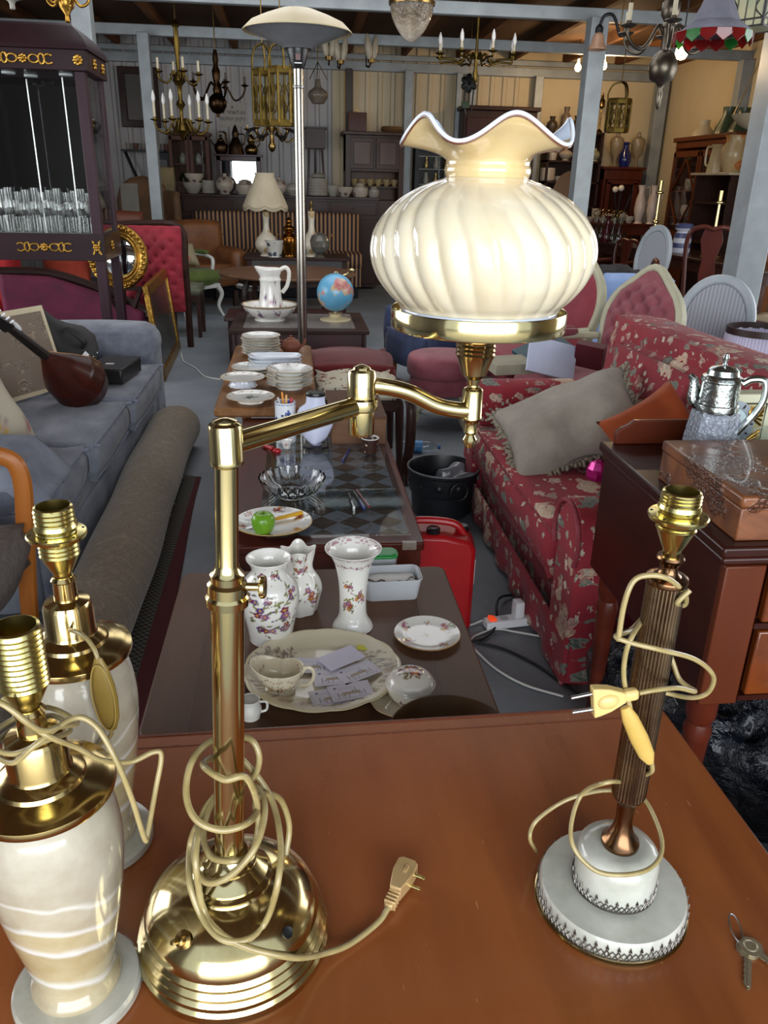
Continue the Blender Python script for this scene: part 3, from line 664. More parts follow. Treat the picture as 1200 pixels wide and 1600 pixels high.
# low tables down the middle
PNT=painted('painted_glaze',.16,0,.5)
PAL1=['#7a2f4a','#8d5a86','#b06a3a','#6a3350'];PAL2=['#c77a90','#b8607a','#c9a04a']
def slab(par,x,y,z,t_=.03,mat=OAK,r=.03,name='tabletop',bev=.005):
 o=[]
 for cx,cy,a0_ in ((x/2-r,y/2-r,0),(-x/2+r,y/2-r,90),(-x/2+r,-y/2+r,180),(x/2-r,-y/2+r,270)):
  o+=[(cx+r*math.cos(R(a0_+k*18)),cy+r*math.sin(R(a0_+k*18)))for k in range(6)]
 return MB().prism(o,t_,c=(0,0,z-t_)).build(name,mat,par,25,bevel=bev)
def legs4(par,x,y,z,w=.05,mat=OAK,taper=.7,inset=.04):
 for sx in (-1,1):
  for sy in (-1,1):MB().box((sx*(x/2-inset),sy*(y/2-inset),z/2),(w,w,z),taper=taper).build('leg',mat,par,bevel=.004)
ZT1=.5
t1=T('coffee_table','brown plank coffee table holding floral vases and a large cream platter','table',(.04,1.72,0))
slab(t1,.76,.74,ZT1,.028,wood('old_plank','#4c3222','#694832','y',3,.4,.25),.03);legs4(t1,.72,.7,ZT1-.03)
MB().box((0,-.3,ZT1-.06),(.66,.02,.06)).box((0,.3,ZT1-.06),(.66,.02,.06)).box((-.32,0,ZT1-.06),(.02,.6,.06)).box((.32,0,ZT1-.06),(.02,.6,.06)).build('apron',OAK,t1)
for x,q in ((-.28,.002),(.27,.0035)):MB().box((x,0,ZT1+.0003),(q,.73,.0006)).build('plank_joint',plain('joint_line','#6d543c','#2c1a10',30),t1,ang=0)
def pot(name,label,cat,P,prof,group=None,sub=3,seg=64,dabs=None,ground='#e9e7e0',mat=None,mod=None,over=None,ur=.04,rz=None):
 o=T(name,label,cat,P,0,group)if False else None
 pr=[(p.x,p.y)for p in smooth([(a,b,0)for a,b in prof],sub)]if sub>1 else prof
 if dabs:
  q_=[]
  for(a,b),(c,d)in zip(pr,pr[1:]):
   k_=max(1,int(math.hypot(c-a,d-b)/(max(z for r,z in pr)/110)))
   q_+=[(a+(c-a)*i/k_,b+(d-b)*i/k_)for i in range(k_)]
  pr=q_+[pr[-1]]
 o=MB().lathe(pr,seg,mod=mod).build(name,mat or PNT,None,60,loc=P)
 o.rotation_euler.z=FACE(P)if rz is None else rz
 tag(o,label,cat,group)
 if mat is None:paint(o,ground,dabs or [],around(ur),over)
 return o
rg=random.Random(5)
# baluster vase
P=at(424,995,ZT1);P.z=ZT1;s=dep(P)/F;h=hgt(P,872)-ZT1
d_=[]
for(u,v,q)in ((-.028,.45,.018),(.03,.5,.02),(-.012,.24,.017),(.038,.3,.016),(.0,.62,.01),(-.045,.62,.014),(.05,.68,.014),(-.035,.86,.012),(.02,.87,.012)):d_+=sprig(u*.95,v*h,q*1.6,rg,['#7a2f4a','#5b3a78','#8d5a86'],'#8a8a5a',3)
pot('vase','white baluster vase with purple flower sprays, shortest lip of the three vases','vase',P,[(0,.002),(30*s,0),(33*s,.004),(36*s,h*.16),(43*s,h*.42),(45*s,h*.56),(41*s,h*.7),(30*s,h*.81),(26*s,h*.86),(28*s,h*.93),(33.5*s,h),(32*s,h*1.002),(26*s,h*.93),(23*s,h*.86),(24*s,h*.75),(0,h*.7)],'floral vases',4,140,d_,ur=.058)
# square-necked vase
P=at(468,952,ZT1);P.z=ZT1;s=dep(P)/F;h=hgt(P,858)-ZT1
def sqm(a,r,z,j):
 f=max(0,min(1,(z-h*.55)/(h*.3)));q=1+.14*f*math.cos(4*a)-.06*f
 return r*q*(1+.04*(1-f)*math.cos(8*a)),z+(.006*math.cos(4*a)if z>h*.95 else 0)
d_=[]
for(u,v,q)in ((.03,.4,.018),(-.02,.3,.016),(.0,.72,.015),(.045,.25,.014),(.03,.75,.012),(-.03,.9,.01),(.0,.92,.01),(.03,.92,.01)):d_+=sprig(u,v*h,q*1.4,rg,['#8c3a5a','#a0522d','#8d5a86'],'#8a8a5a',3)
pot('vase','white vase with a square scalloped neck, tucked behind the baluster vase','vase',P,[(0,.002),(24*s,0),(27*s,.006),(31*s,h*.2),(34.5*s,h*.36),(31*s,h*.52),(22*s,h*.66),(20*s,h*.75),(22*s,h*.88),(25*s,h),(24*s,h*1.002),(19*s,h*.85),(17*s,h*.7),(0,h*.6)],'floral vases',4,120,d_,mod=sqm,ur=.05)
# trumpet vase
P=at(551,978,ZT1);P.z=ZT1;s=dep(P)/F;h=hgt(P,857)-ZT1
d_=[]
for(u,v,q)in ((-.014,.38,.018),(-.008,.34,.013),(.022,.46,.014),(-.014,.6,.012),(.03,.42,.011)):d_+=sprig(u,v*h,q*1.5,rg,['#8a2f3c','#c07030','#8d5a86'],'#8a8a5a',3)
for k in range(14):d_+=sprig(-.07+k*.011,h*.86,.007,rg,['#9a5a7c','#7a2f4a'],'#a0889a',2)
def inner_band(co,col):
 r_=np.hypot(co[:,0],co[:,1]);a=np.arctan2(co[:,1],co[:,0])
 w=(r_>29*s)&(co[:,2]>h*.95)&(r_<41*s)&(np.sin(a*16+2*np.sin(a*7))*np.sin(r_/s*.9)>.15);col[w]=np.array(C('#b9929f'))
pot('vase','white trumpet vase with a wide flared mouth and red flower sprays','vase',P,[(0,.002),(29*s,0),(30.5*s,.004),(30*s,.009),(24*s,h*.12),(21*s,h*.22),(21*s,h*.45),(23.5*s,h*.66),(29*s,h*.84),(37*s,h*.96),(42.5*s,h),(41.5*s,h*1.008),(34*s,h*.955),(26*s,h*.83),(21*s,h*.66),(0,h*.5)],'floral vases',4,140,d_,ur=.045,over=inner_band)
# plastic tubs
PLT=plain('frosted_plastic','#c7ccd2','#d6d9dd',9,rough=.3,trans=.35)
def tub(name,label,P,x,y,z,mat,rz=0,lid=None):
 o=T(name,label,'tub',P,rz)
 def rr_(x,y,r,n=5):
  L_=[]
  for cx,cy,a0_ in ((x/2-r,y/2-r,0),(-x/2+r,y/2-r,90),(-x/2+r,-y/2+r,180),(x/2-r,-y/2+r,270)):L_+=[(cx+r*math.cos(R(a0_+k*90/n)),cy+r*math.sin(R(a0_+k*90/n)))for k in range(n+1)]
  return L_
 bo,to,ri=rr_(x*.86,y*.84,.018),rr_(x*.97,y*.97,.02),rr_(x,y,.022)
 mb=MB();vs,fs,n=[],[],len(bo)
 for ol,zz_ in ((bo,0),(to,z),(ri,z),(ri,z-.004),(rr_(x*.985,y*.985,.02),z-.004)):vs+=[(a,b,zz_)for a,b in ol]
 inn_=[(a*.97,b*.97)for a,b in bo];vs2=[(a*.985,b*.985,z)for a,b in to]+[(a,b,.003)for a,b in inn_]
 for k in range(4):
  for i in range(n):fs.append((k*n+i,k*n+(i+1)%n,(k+1)*n+(i+1)%n,(k+1)*n+i))
 fs.append(tuple(range(n-1,-1,-1)));mb._add(vs,fs)
 mb._add(vs2,[(i,n+i,n+(i+1)%n,(i+1)%n)for i in range(n)]+[tuple(range(n,2*n))]);mb.build('tub_body',mat,o,40)
 if lid is not None:
  MB().prism(rr_(x*1.03,y*1.03,.022),.009,c=(0,0,z-.004)).prism(rr_(x*.9,y*.86,.018),.004,c=(0,0,z+.005)).build('lid',lid,o,30,bevel=.002)
 return o
P=at(612,935,ZT1);tb=tub('plastic_tub','open frosted plastic tub with a dark bead strand inside',(P.x,P.y+.03,ZT1),.165,.1,.062,PLT,.03)
bd=MB()
for i in range(34):u=i/33;bd.ball((-.075+.15*u,-.02+.012*math.sin(u*9)+.01*math.sin(u*23),.046),.0028,8,6)
bd=bd.build('bead_strand',plain('dark_beads','#2a211b',rough=.3),None,loc=(P.x,P.y+.03,ZT1),rot=(0,0,.03));tag(bd,'strand of dark beads lying in the open plastic tub','necklace')
fi=MB().soft((0,0,.024),(.135,.075,.042),.01,.002,6,.004,2).build('packing',plain('bubble_packing','#d9d8d2','#c9c8c4',40,rough=.5,bmp=.4,bscale=120),tb)
P=at(597,915,ZT1);tub('plastic_tub','clear plastic tub closed with a green lid, beside the trumpet vase',(P.x-.005,P.y+.06,ZT1+.0005),.085,.06,max(.06,hgt((P.x,2.03),874)-ZT1),PLT,.0,plain('green_plastic','#2f8a46','#2a7d3f',rough=.35)).location=(atY(598,880,2.05).x,2.056,ZT1)
# flat ware: plates in profile
def plate_prof(r,h,rim=.3,foot=.55,th=.004):
 return [(0,.004),(r*foot*.9,.004),(r*foot*.92,0),(r*foot,0),(r*foot*1.02,.004),(r*(1-rim),h*.35),(r*.97,h*.92),(r,h),(r*.985,h+.0015),(r*.95,h+.001),(r*(1-rim),h*.35+th),(r*foot*.9,.004+th*.8),(0,.004+th*.8)]
def plate_mesh(name,r,h,ground='#ebe9e2',dabs=(),rimline=None,lobes=0,mat=None,parent=None,seg=72,sub=3,rim=.3,foot=.55,oval=1.0):
 pr=[(p.x,p.y)for p in smooth([(a,b,0)for a,b in plate_prof(r,h,rim,foot)],sub)]
 md=(lambda a,rr_,z,j:(rr_*(1+.022*(rr_/r)**4*abs(math.cos(lobes*a/2))),z))if lobes else None
 o=MB().lathe(pr,seg,mod=md,M=Matrix.Diagonal((1,oval,1,1))).build(name,mat or PNT,parent,50)
 if mat is None:
  def ov(co,col):
   if rimline:
    q=np.hypot(co[:,0],co[:,1]/oval);w=(q>r*.972)&(co[:,2]>h*.7);col[w]=np.array(C(rimline))
  paint(o,ground,list(dabs),FLAT,ov)
 return o
P=at(667,996,ZT1);P.z=ZT1
d_=[]
for a,rr_,q in ((2.5,.06,.02),(.5,.062,.022),(1.4,.055,.01),(3.6,.058,.018),(5.3,.06,.016),(0,0,.009)):d_+=sprig(rr_*math.cos(a),rr_*math.sin(a),q,rg,['#c98a9e','#b56a86','#d0a04a','#9a5a6a'],'#8f9a72',3)
o=plate_mesh('plate',wid(P,52),.014,dabs=d_,rimline='#b08a5a',seg=128,sub=5);o.location=P;tag(o,'small white plate with scattered flower sprigs at the brown table edge','plate')
# meat platter
P=at(504,1056,ZT1);P.z=ZT1;rx=wid(P,121);d_=[];SEP=['#8d7a66','#a3917c','#77665a','#b3a48e']
def tree(u,v,s_,n=60):
 L_=[]
 for k in range(n):
  a,q=rg.uniform(0,2*PI),s_*rg.random()**.6;L_.append((u+q*math.cos(a)*1.1,v+q*math.sin(a)*.85,s_*.13,s_*.09,rg.uniform(0,3),rg.choice(SEP)))
 return L_
d_+=tree(-.11,.075,.04)+tree(-.14,.05,.03,40)+tree(-.08,.09,.025,30)+tree(.12,.04,.03,45)+tree(.145,.0,.03,40)+tree(.10,.065,.022,30)+tree(-.15,-.03,.03,35)
for k in range(40):d_.append((-.12+.04*rg.random(),.02+.05*rg.random(),.003,.002,0,rg.choice(SEP)))
for k in range(70):a=rg.uniform(PI,2*PI);d_.append((rx*.86*math.cos(a),rx*.72*math.sin(a),.012,.004,a,rg.choice(SEP[:2]+['#b9a98e'])))
pl=plate_mesh('platter',rx,.024,'#dcd3b8',d_,'#d8cba6',14,seg=160,sub=6,rim=.26,foot=.6,oval=.93);pl.location=P;pl.rotation_euler.z=.06;tag(pl,'large oval cream platter printed with sepia trees, holding business cards','platter')
PZ=ZT1+.0105
# gravy boat
P=at(438,1078,PZ);P.z=PZ
gb=T('gravy_boat','small cream gravy boat with a dark fruit border on the platter','gravy boat',P,-.15);gb.scale=(1.15,1.15,1.35)
def boat(a,r,z,j):
 c_=math.cos(a);f=max(0,z/.04)
 return r*(1+.42*abs(c_)+(.3*f*max(0,-c_)**3)),z+f*(.012*max(0,-c_)**2+.004*max(0,c_))
o=MB().lathe([(p.x,p.y)for p in smooth([(a,b,0)for a,b in [(0,.001),(.019,0),(.02,.004),(.018,.008),(.025,.018),(.03,.03),(.0325,.04),(.031,.0405),(.028,.03),(.022,.016),(0,.012)]],4)],96,mod=boat).build('boat_body',PNT,gb,60)
d_=[]
for k in range(5):d_+=sprig(-.03+k*.014,.012+.002*(k%2),.009,rg,['#7a2f2f','#b5672a','#5a2a3a'],'#6a5a40',2)
for k in range(30):d_.append((-.085+k*.006,.033-.004*math.sin(k),.002,.0012,k,'#8a3a3a'))
paint(o,'#e0d5b9',d_,lambda co:(np.arctan2(co[:,0],-co[:,1])*.04,co[:,2]))
MB().tube([(.04,0,.032),(.05,0,.045),(.063,0,.042),(.064,0,.026),(.052,0,.012),(.04,0,.011)],.0036,10,sm=5).build('handle',CREAMG,gb)
# visiting cards, each with a little engraving of a table and chairs
def card(label,px,py,ang,z,tilt=(0,0),blank=False,sx=.098,sy=.06):
 P=at(px,py,z);o=MB().grid(lambda u,v:((u-.5)*sx,(v-.5)*sy,.0009),90,54).box((0,0,.0004),(sx,sy,.0007)).build('business_card',painted('printed_card',.45),None,ang=0,loc=(P.x,P.y,z),rot=(tilt[0],tilt[1],ang))
 tag(o,label,'card','business cards on the platter');d_=[]
 ln_=lambda x0,y0,x1,y1,w=.0007,c='#3a3438':[(x0+(x1-x0)*k/12,y0+(y1-y0)*k/12,w,w,0,c)for k in range(13)]
 if not blank:
  def chair(x,y,f):return ln_(x,y,x,y+.016)+ln_(x+f*.008,y,x+f*.008,y+.008)+ln_(x,y+.008,x+f*.009,y+.008)+ln_(x,y+.016,x+f*.002,y+.016)
  d_+=[(k*.003-.018,-.006,.003,.0045,0,'#b9a48a')for k in range(13)]+ln_(-.02,-.002,.02,-.002)+ln_(-.02,-.01,.02,-.01)+ln_(-.016,-.01,-.017,-.019)+ln_(.016,-.01,.017,-.019)+ln_(-.006,-.01,-.007,-.02)
  d_+=chair(-.03,-.018,1)+chair(.03,-.018,-1)+chair(.012,-.006,-1)
  for k in range(2):d_+=ln_(-.026,.018-k*.006,.016-k*.012,.018-k*.006,.0008,'#6f6a8c')
  d_+=[(-.033,.017,.002,.004,.4,'#4a4a78'),(-.031,.017,.0016,.004,-.4,'#4a4a78')]+[(k*.002-.04,-.023,.0012,.0014,0,'#b9b5c6')for k in range(41)]
 else :d_+=ln_(.0,-.014,.036,-.014,.0005,'#9a94b0')
 paint(o,'#e3e0ee' if not blank else '#e2ddf2',d_,FLAT);return o
card('printed card beneath the blank one, showing a dining set, left of the heap',487,1040,-.1,PZ+.004)
card('printed card fanned out under the left edge of the heap',478,1040,-.02,PZ+.0025)
card('cream printed card with a tented drawing in the middle of the heap',523,1058,.12,PZ+.0053)
card('printed card showing table and chairs, at the right of the heap',558,1050,.52,PZ+.0066)
card('printed card showing table and chairs, nearest the platter rim',548,1080,.22,PZ+.0066,sx=.095)
card('printed card half covered at the near edge of the heap',520,1088,.2,PZ+.0038)
card('blank lilac card lying on top of the heap of cards',533,1028,.56,PZ+.012,(.02,-.02),True)
P=at(566,1012,PZ+.004);o=MB().box((0,0,.0005),(.026,.018,.0009)).build('sticky_note',plain('yellow_paper','#d6d24a',rough=.6),None,ang=0,loc=P,rot=(.12,0,-.3));tag(o,'yellow sticky note at the far rim of the platter','note')
# lidded pot on a saucer
P=at(640,1098,ZT1);P.z=ZT1
pt_=T('covered_sugar_bowl','round white covered bowl with red fruit spray on its lid','bowl',P)
s=dep(P)/F
o=MB().lathe([(p.x,p.y)for p in smooth([(a,b,0)for a,b in [(0,0),(.03,0),(.032,.004),(.046,.02),(.052,.038),(.05,.046),(.047,.047),(0,.046)]],3)],80).build('bowl_body',PNT,pt_,50)
d_=[]
for k in range(7):d_+=sprig(-.08+.027*k,.02,.008,rg,PAL1,'#6a5a40',2)
for k in range(34):d_.append((-.13+k*.008,.036,.003,.0016,.4,'#7a3a44'))
paint(o,'#e4dcc8',d_,lambda co:(np.arctan2(co[:,0],-co[:,1])*.05,co[:,2]))
o=MB().lathe([(p.x,p.y)for p in smooth([(a,b,0)for a,b in [(0,.044),(.05,.045),(.0525,.048),(.05,.054),(.042,.064),(.03,.071),(.014,.075),(0,.0758)]],4)],100).build('lid',PNT,pt_,50)
d_=sprig(.0,.0,.026,rg,['#8a3a4a','#a04a5a','#c0702a','#7a4a6a'],'#8a7a5a',6)+sprig(.01,-.008,.013,rg,['#d0842f','#b5502f'],'#8a6a4a',3)+sprig(-.014,.006,.016,rg,['#8a4a5a'],'#8a7a5a',4);paint(o,'#eae4d8',d_,FLAT)
o=plate_mesh('saucer',.066,.012,'#e4dcc8',[],'#c7a986',10,parent=pt_,seg=64);o.location=(-.02,-.0,.0)
for ch in pt_.children:
 if ch.name.startswith(('bowl','lid')):ch.location.z=.006
P=at(678,1112,ZT1);P.z=ZT1;P=at(688,1086,.565);P.y-=.118;bl=MB().lathe([(0,0),(.05,0),(.06,.006),(.095,.03),(.117,.06),(.121,.064),(.118,.064),(.09,.03),(.055,.008),(0,.007)],64).build('wooden_bowl',wood('bowl_wood','#3f2b18','#573d22','x',6,.5,.1),None,40,loc=(P.x,P.y,ZT1));tag(bl,'shallow brown wooden bowl half hidden behind the desk edge','bowl')
o=MB().prism([(-.026,0),(.026,0),(.004,.022),(-.006,.02)],.003,Matrix.Rotation(R(68),4,'X')).build('folded_paper',plain('kraft_card','#8a6a46',rough=.8),None,20,loc=(P.x-.03,P.y+.02,ZT1+.045),rot=(0,0,.2));tag(o,'folded brown card standing in the wooden bowl','card')
P=at(392,1120,ZT1);P.z=ZT1
jg=T('milk_jug','white milk jug mostly hidden behind the brass lamp stem','jug',P)
MB().lathe([(p.x,p.y)for p in smooth([(a,b,0)for a,b in [(0,0),(.018,0),(.02,.004),(.024,.02),(.02,.036),(.021,.045),(.019,.045),(.017,.034),(0,.02)]],3)],40).build('jug_body',WHITEG,jg,60)
MB().tube([(.02,0,.038),(.034,0,.036),(.034,0,.018),(.022,0,.012)],.0028,8,sm=5).build('handle',WHITEG,jg)
# second table, glass sheets over a patterned cloth
ZT2=.5
t2=T('coffee_table','long brown table topped with glass sheets, between carpet roll and red jerry can','table',(.065,2.98,0))
slab(t2,.65,1.45,ZT2,.03,MAHOG,.012);legs4(t2,.62,1.42,ZT2-.03,.055,MAHOG)
MB().box((0,-.71,ZT2-.085),(.6,.018,.11)).box((0,.71,ZT2-.085),(.6,.018,.11)).box((-.31,0,ZT2-.085),(.018,1.38,.11)).box((.31,0,ZT2-.085),(.018,1.38,.11)).build('apron',MAHOG,t2)
m,t,b=nt('diamond_cloth');setp(b,rough=.8);v=coords(t,(13,13,13),rot=(0,0,R(45)))
ck=N(t,'ShaderNodeTexChecker');ck.inputs['Scale'].default_value=1.0;t.links.new(v,ck.inputs[0])
n1=nz(t,coords(t),14,4,.6,1.5);f=mth(t,'ADD',mth(t,'MULTIPLY',ck.outputs[1],.35),mth(t,'MULTIPLY',n1,.7))
t.links.new(ramp(t,f,[(.3,'#4e382e'),(.5,'#5e5450'),(.7,'#858b9b')]),b.inputs['Base Color'])
cl_o=MB().box((0,0,.0009),(.44,1.06,.0016)).build('patterned_cloth',m,None,ang=0,loc=(.125,2.86,ZT2));tag(cl_o,'brown and grey diamond-patterned cloth under the table glass','cloth')
GLS=glass('table_glass','#f2f5f4',.03,1.2)
g1=MB().box((0,0,.003),(.5,.95,.0055)).build('glass_sheet',GLS,None,ang=0,loc=(.115,3.0,ZT2+.0022),bevel=.001);tag(g1,'glass sheet on the far half of the long brown table','glass','glass sheets')
g2=MB().box((0,0,.003),(.46,.42,.0055)).build('glass_sheet',GLS,None,ang=0,loc=(.12,2.5,ZT2+.0082),bevel=.001);tag(g2,'smaller glass sheet overlapping at the near end of the long table','glass','glass sheets')
for i,x in enumerate((-.22,.34)):
 o=MB().box((0,0,0),(.045,.016,.002)).box((0,-.0085,-.012),(.045,.001,.024)).build('tape_strip',plain('clear_tape','#7a6a5e','#8d7f74',30,rough=.2),t2,ang=0,loc=(x-.065,-.72,ZT2+.001))
ZG=ZT2+.0142
# plate, apple and fruit knife
P=at(427,822,ZT2+.012);P.z=ZT2+.0138;d_=[]
for k in range(6):a=k*PI/3+.35;d_+=sprig(.098*math.cos(a),.098*math.sin(a),.024,rg,['#8a2f3f','#b5672a','#a0455a'],'#8a7a4a',4)
o=plate_mesh('plate',wid(P,61),.017,'#e9e9e6',d_,'#c2a060',0,seg=140,sub=6,oval=.96);o.location=P;tag(o,'white plate with red flower groups carrying the green apple','plate')
P2=at(412,832,P.z+.01);ap=T('apple','green apple sitting on the flowered plate','apple',(P2.x,P2.y,P.z+.0075))
m,t,b=nt('green_apple_skin');setp(b,rough=.3,coat=.3,sss=.1);b.inputs['Subsurface Scale'].default_value=.02
v=coords(t);vo=N(t,'ShaderNodeTexVoronoi');vo.inputs['Scale'].default_value=160;t.links.new(v,vo.inputs[0])
g_=ramp(t,nz(t,v,12,4),[(.3,'#5f9a1c'),(.7,'#86b832')]);t.links.new(mixc(t,mth(t,'LESS_THAN',vo.outputs[0],.14),g_,'#b5d070'),b.inputs['Base Color'])
MB().lathe([(p.x,p.y)for p in smooth([(a,b_,0)for a,b_ in [(0,.006),(.008,.002),(.016,0),(.027,.008),(.035,.025),(.0375,.042),(.034,.057),(.024,.067),(.013,.0685),(.006,.064),(0,.06)]],3)],48,mod=lambda a,r,z,j:(r*(1+.025*math.cos(5*a)*(1-z/.07)),z)).build('apple_flesh',m,ap,180)
MB().tube([(0,0,.06),(.001,0,.068),(.004,.002,.076)],.0014,8).build('stalk',plain('stalk','#5a4526',rough=.7),ap)
kn=T('fruit_knife','yellow-handled knife resting across the plate behind the apple','knife',at(452,806,P.z+.018));k0,k1=at(430,811,P.z+.017),at(472,801,P.z+.02);kb=at(385,826,P.z+.013);kn.location=k0
MB().tube([(0,0,0),(k1-k0)*.5,k1-k0],lambda u:.0055+.002*u,10).build('handle',plain('yellow_plastic','#d9a52c',rough=.35),kn)
MB().bar((0,0,0),kb-k0,.012,.0012).build('blade',STEEL,kn)
# cut glass bowl
P=at(457,772,ZT2+.01);P.z=ZT2+.0086;s=dep(P)/F;w_=52*s;hb=hgt(P,745)-P.z
def cut(a,r,z,j):return r*(1+.018*math.cos(22*a)*(1 if .2<z/hb<.95 else .3)),z+(.0035*math.cos(22*a)if z>hb*.9 else 0)
o=MB().lathe([(0,0),(w_*.5,0),(w_*.52,.004),(w_*.75,hb*.3),(w_*.93,hb*.65),(w_,hb),(w_*.95,hb),(w_*.87,hb*.66),(w_*.7,hb*.36),(w_*.48,.011),(0,.011)],132,mod=cut).build('glass_bowl',CRYSTAL,None,25,loc=P);tag(o,'round cut-glass bowl with a scalloped rim on the table glass','bowl')
def pen(label,a,b_,body,cap,z,group='pens on the table'):
 A,Bp=at(*a,z),at(*b_,z);o=T('pen',label,'pen',A,0,group);V=Bp-A
 MB().tube([(0,0,.0045),V*.62+Vector((0,0,.0045))],.0042,10).build('barrel',body,o);MB().tube([V*.6+Vector((0,0,.0045)),V+Vector((0,0,.0045))],.005,10).build('cap',cap,o)
 MB().bar(V*.62+Vector((0,0,.0095)),V*.97+Vector((0,0,.0095)),.002,.001).build('clip',STEEL,o)
BLP=plain('blue_plastic','#1d2a7a',rough=.3);RDP=plain('maroon_plastic','#6a1522',rough=.3)
pen('black and silver pen, leftmost of the pens by the glass corner',(545,772),(553,795),BLACKP,STEEL,ZG);pen('blue pen between the black pen and the maroon pen',(552,768),(569,796),BLACKP,BLP,ZG)
pen('maroon pen, rightmost of the pens by the glass corner',(557,767),(577,794),RDP,RDP,ZG+.002);pen('lone blue pen lying on the far part of the table glass',(546,703),(535,722),BLP,BLP,ZT2+.008)
A=at(412,699,ZT2);o=T('screwdriver','red-handled tool lying at the far left of the table glass','tool',A);V=at(437,711,ZT2)-A
MB().tube([(0,0,.012),V*.55+Vector((0,0,.012)),V*.6+Vector((0,0,.012))],.01,12).ball(V*.85+Vector((0,0,.013)),(.018,.013,.012)).build('grip',plain('red_plastic','#a3161e',rough=.35),o)
# tall blue and white pot with pens
P=at(447,690,ZT2);P.z=ZT2;s=dep(P)/F;h=hgt(P,627)-ZT2
d_=[]
for(u,v,q)in ((.0,.62,.022),(.02,.5,.02),(-.015,.45,.018),(.01,.75,.012),(.05,.6,.02),(-.05,.55,.02)):
 for k in range(26):a,r_=rg.uniform(0,6.28),q*rg.random();d_.append((u+r_*math.cos(a),v*h+r_*math.sin(a)*1.3,.005,.003,rg.uniform(0,3),rg.choice(['#24347e','#31479c','#1a2760'])))
for k in range(40):d_.append((-.14+.007*k,h*.96,.003,.002,0,'#31479c'))
pot('brush_pot','tall white pot with blue flowers holding pencils','pot',P,[(0,0),(15.5*s,0),(16*s,.003),(16*s,h*.99),(16*s,h),(14.5*s,h),(14.5*s,h*.5),(0,h*.48)],None,1,96,d_,'#dfe4ea',ur=.045).data.materials[0]=PNT
for i,(dx,c_,hh,lb)in enumerate(((-.02,'#c9c9c4',.03,'white pencil in the blue and white pot, leftmost'),(-.008,'#d98a2c',.05,'orange pencil in the blue and white pot'),(.004,'#e0b070',.04,'tan pencil in the blue and white pot'),(.02,'#a81e28',.022,'red marker in the blue and white pot'),(.012,'#23408c',.012,'blue pen in the blue and white pot'))):
 o=MB().tube([(0,0,-.03),(dx*.9,.01*(i%2),hh)],.0045 if i!=3 else .008,8).build('pencil',plain('pencil_%d'%i,c_,rough=.4),None,loc=(P.x+dx*.6,P.y+.004*i-.006,ZT2+h-.012));tag(o,lb,'pencil','pencils in the blue and white pot')
P=at(448,697,ZT2);P.z=ZT2;pot('egg_cup','little white flowered cup in front of the blue and white pot','cup',P-Vector((0,.03,0)),[(0,0),(.018,0),(.016,.006),(.02,.02),(.025,.034),(.023,.034),(.018,.02),(0,.012)],None,3,48,sprig(0,.02,.01,rg,PAL2),'#e9e6e2',ur=.022)
# jewellery bust
P=at(493,700,ZT2);bu=T('necklace_bust','pale necklace bust with a black neck top on a dark foot','display bust',(P.x,P.y,ZT2),-.15)
MB().prism([(.05*math.cos(k*PI/4+.39)*1.15,.04*math.sin(k*PI/4+.39))for k in range(8)],.012).build('foot',BLACKP,bu,bevel=.003)
hb=hgt(P,618)-ZT2;BUST=plain('pale_leatherette','#c9cee4','#bfc4de',8,rough=.5)
o=MB();o.tube([(0,.02,.01),(0,.02,.06)],.022,16)
def bf(u,v):
 a=(u-.5)*2;w=[.2,.75,1,.98,.8,.5,.42][min(6,int(v*6.01))];z=.03+v*(hb-.03)
 ws_=np.interp(v,[0,.1,.35,.58,.7,.8,1],[.3,.62,.92,1.0,.86,.5,.46]);return (a*.078*ws_,-.035*(1-a*a)*(1-.4*v)+.035*v-.01,z)
o.grid(bf,20,24);o=o.build('bust',BUST,bu,180,solid=.006)
MB().lathe([(0,-.004),(.04,-.004),(.041,.006),(.037,.012),(0,.013)],24,c=(0,.018,hb),M=Matrix.Diagonal((1,.8,1,1))).build('neck_cap',BLACKP,bu)
# sloping wooden box, paper cup
P=at(560,697,ZT2);bx=T('writing_box','sloping wooden box behind the paper cup','box',(P.x,P.y+.02,ZT2),.0);hh=hgt(P,657)-ZT2
BXW=wood('box_wood','#5e4130','#7d5a42','x',5,.5,.1)
MB().prism([(0,0),(.46,0),(.46,hh),(.0,hh)],.235,Matrix.Translation((-.115,0,0))@Matrix(((0,0,1,0),(1,0,0,0),(0,1,0,0),(0,0,0,1)))).build('box_body',BXW,bx,20,bevel=.003)
q=MB().box((0,.23,hh+.006),(.245,.47,.012));q.build('lid',wood('box_lid','#4a3224','#6b4a36','y',5,.5,.1),bx,bevel=.002)
P=at(578,707,ZT2+.008);cu=T('paper_cup','brown patterned paper cup with a white rim','cup',(P.x,P.y,ZT2+.0082));s=dep(P)/F;h=hgt(P,684)-P.z
MB().lathe([(0,.003),(10*s,0),(13.6*s,h),(13*s,h),(9.6*s,.008),(0,.008)],40).build('cup_wall',floral('cup_print','#3a2019',[(60,.25,.35,['#d8cfc0','#b98a5a'],1)],.5),cu,40)
MB().tube([(13.4*s*math.cos(a),13.4*s*math.sin(a),h)for a in [2*PI*i/32 for i in range(32)]],.0022,8,closed=True).lathe([(13*s,h),(10.5*s,h*.3),(0,h*.3)],32).build('white_rim',plain('paper_white','#e4e2de',rough=.6),cu,40)
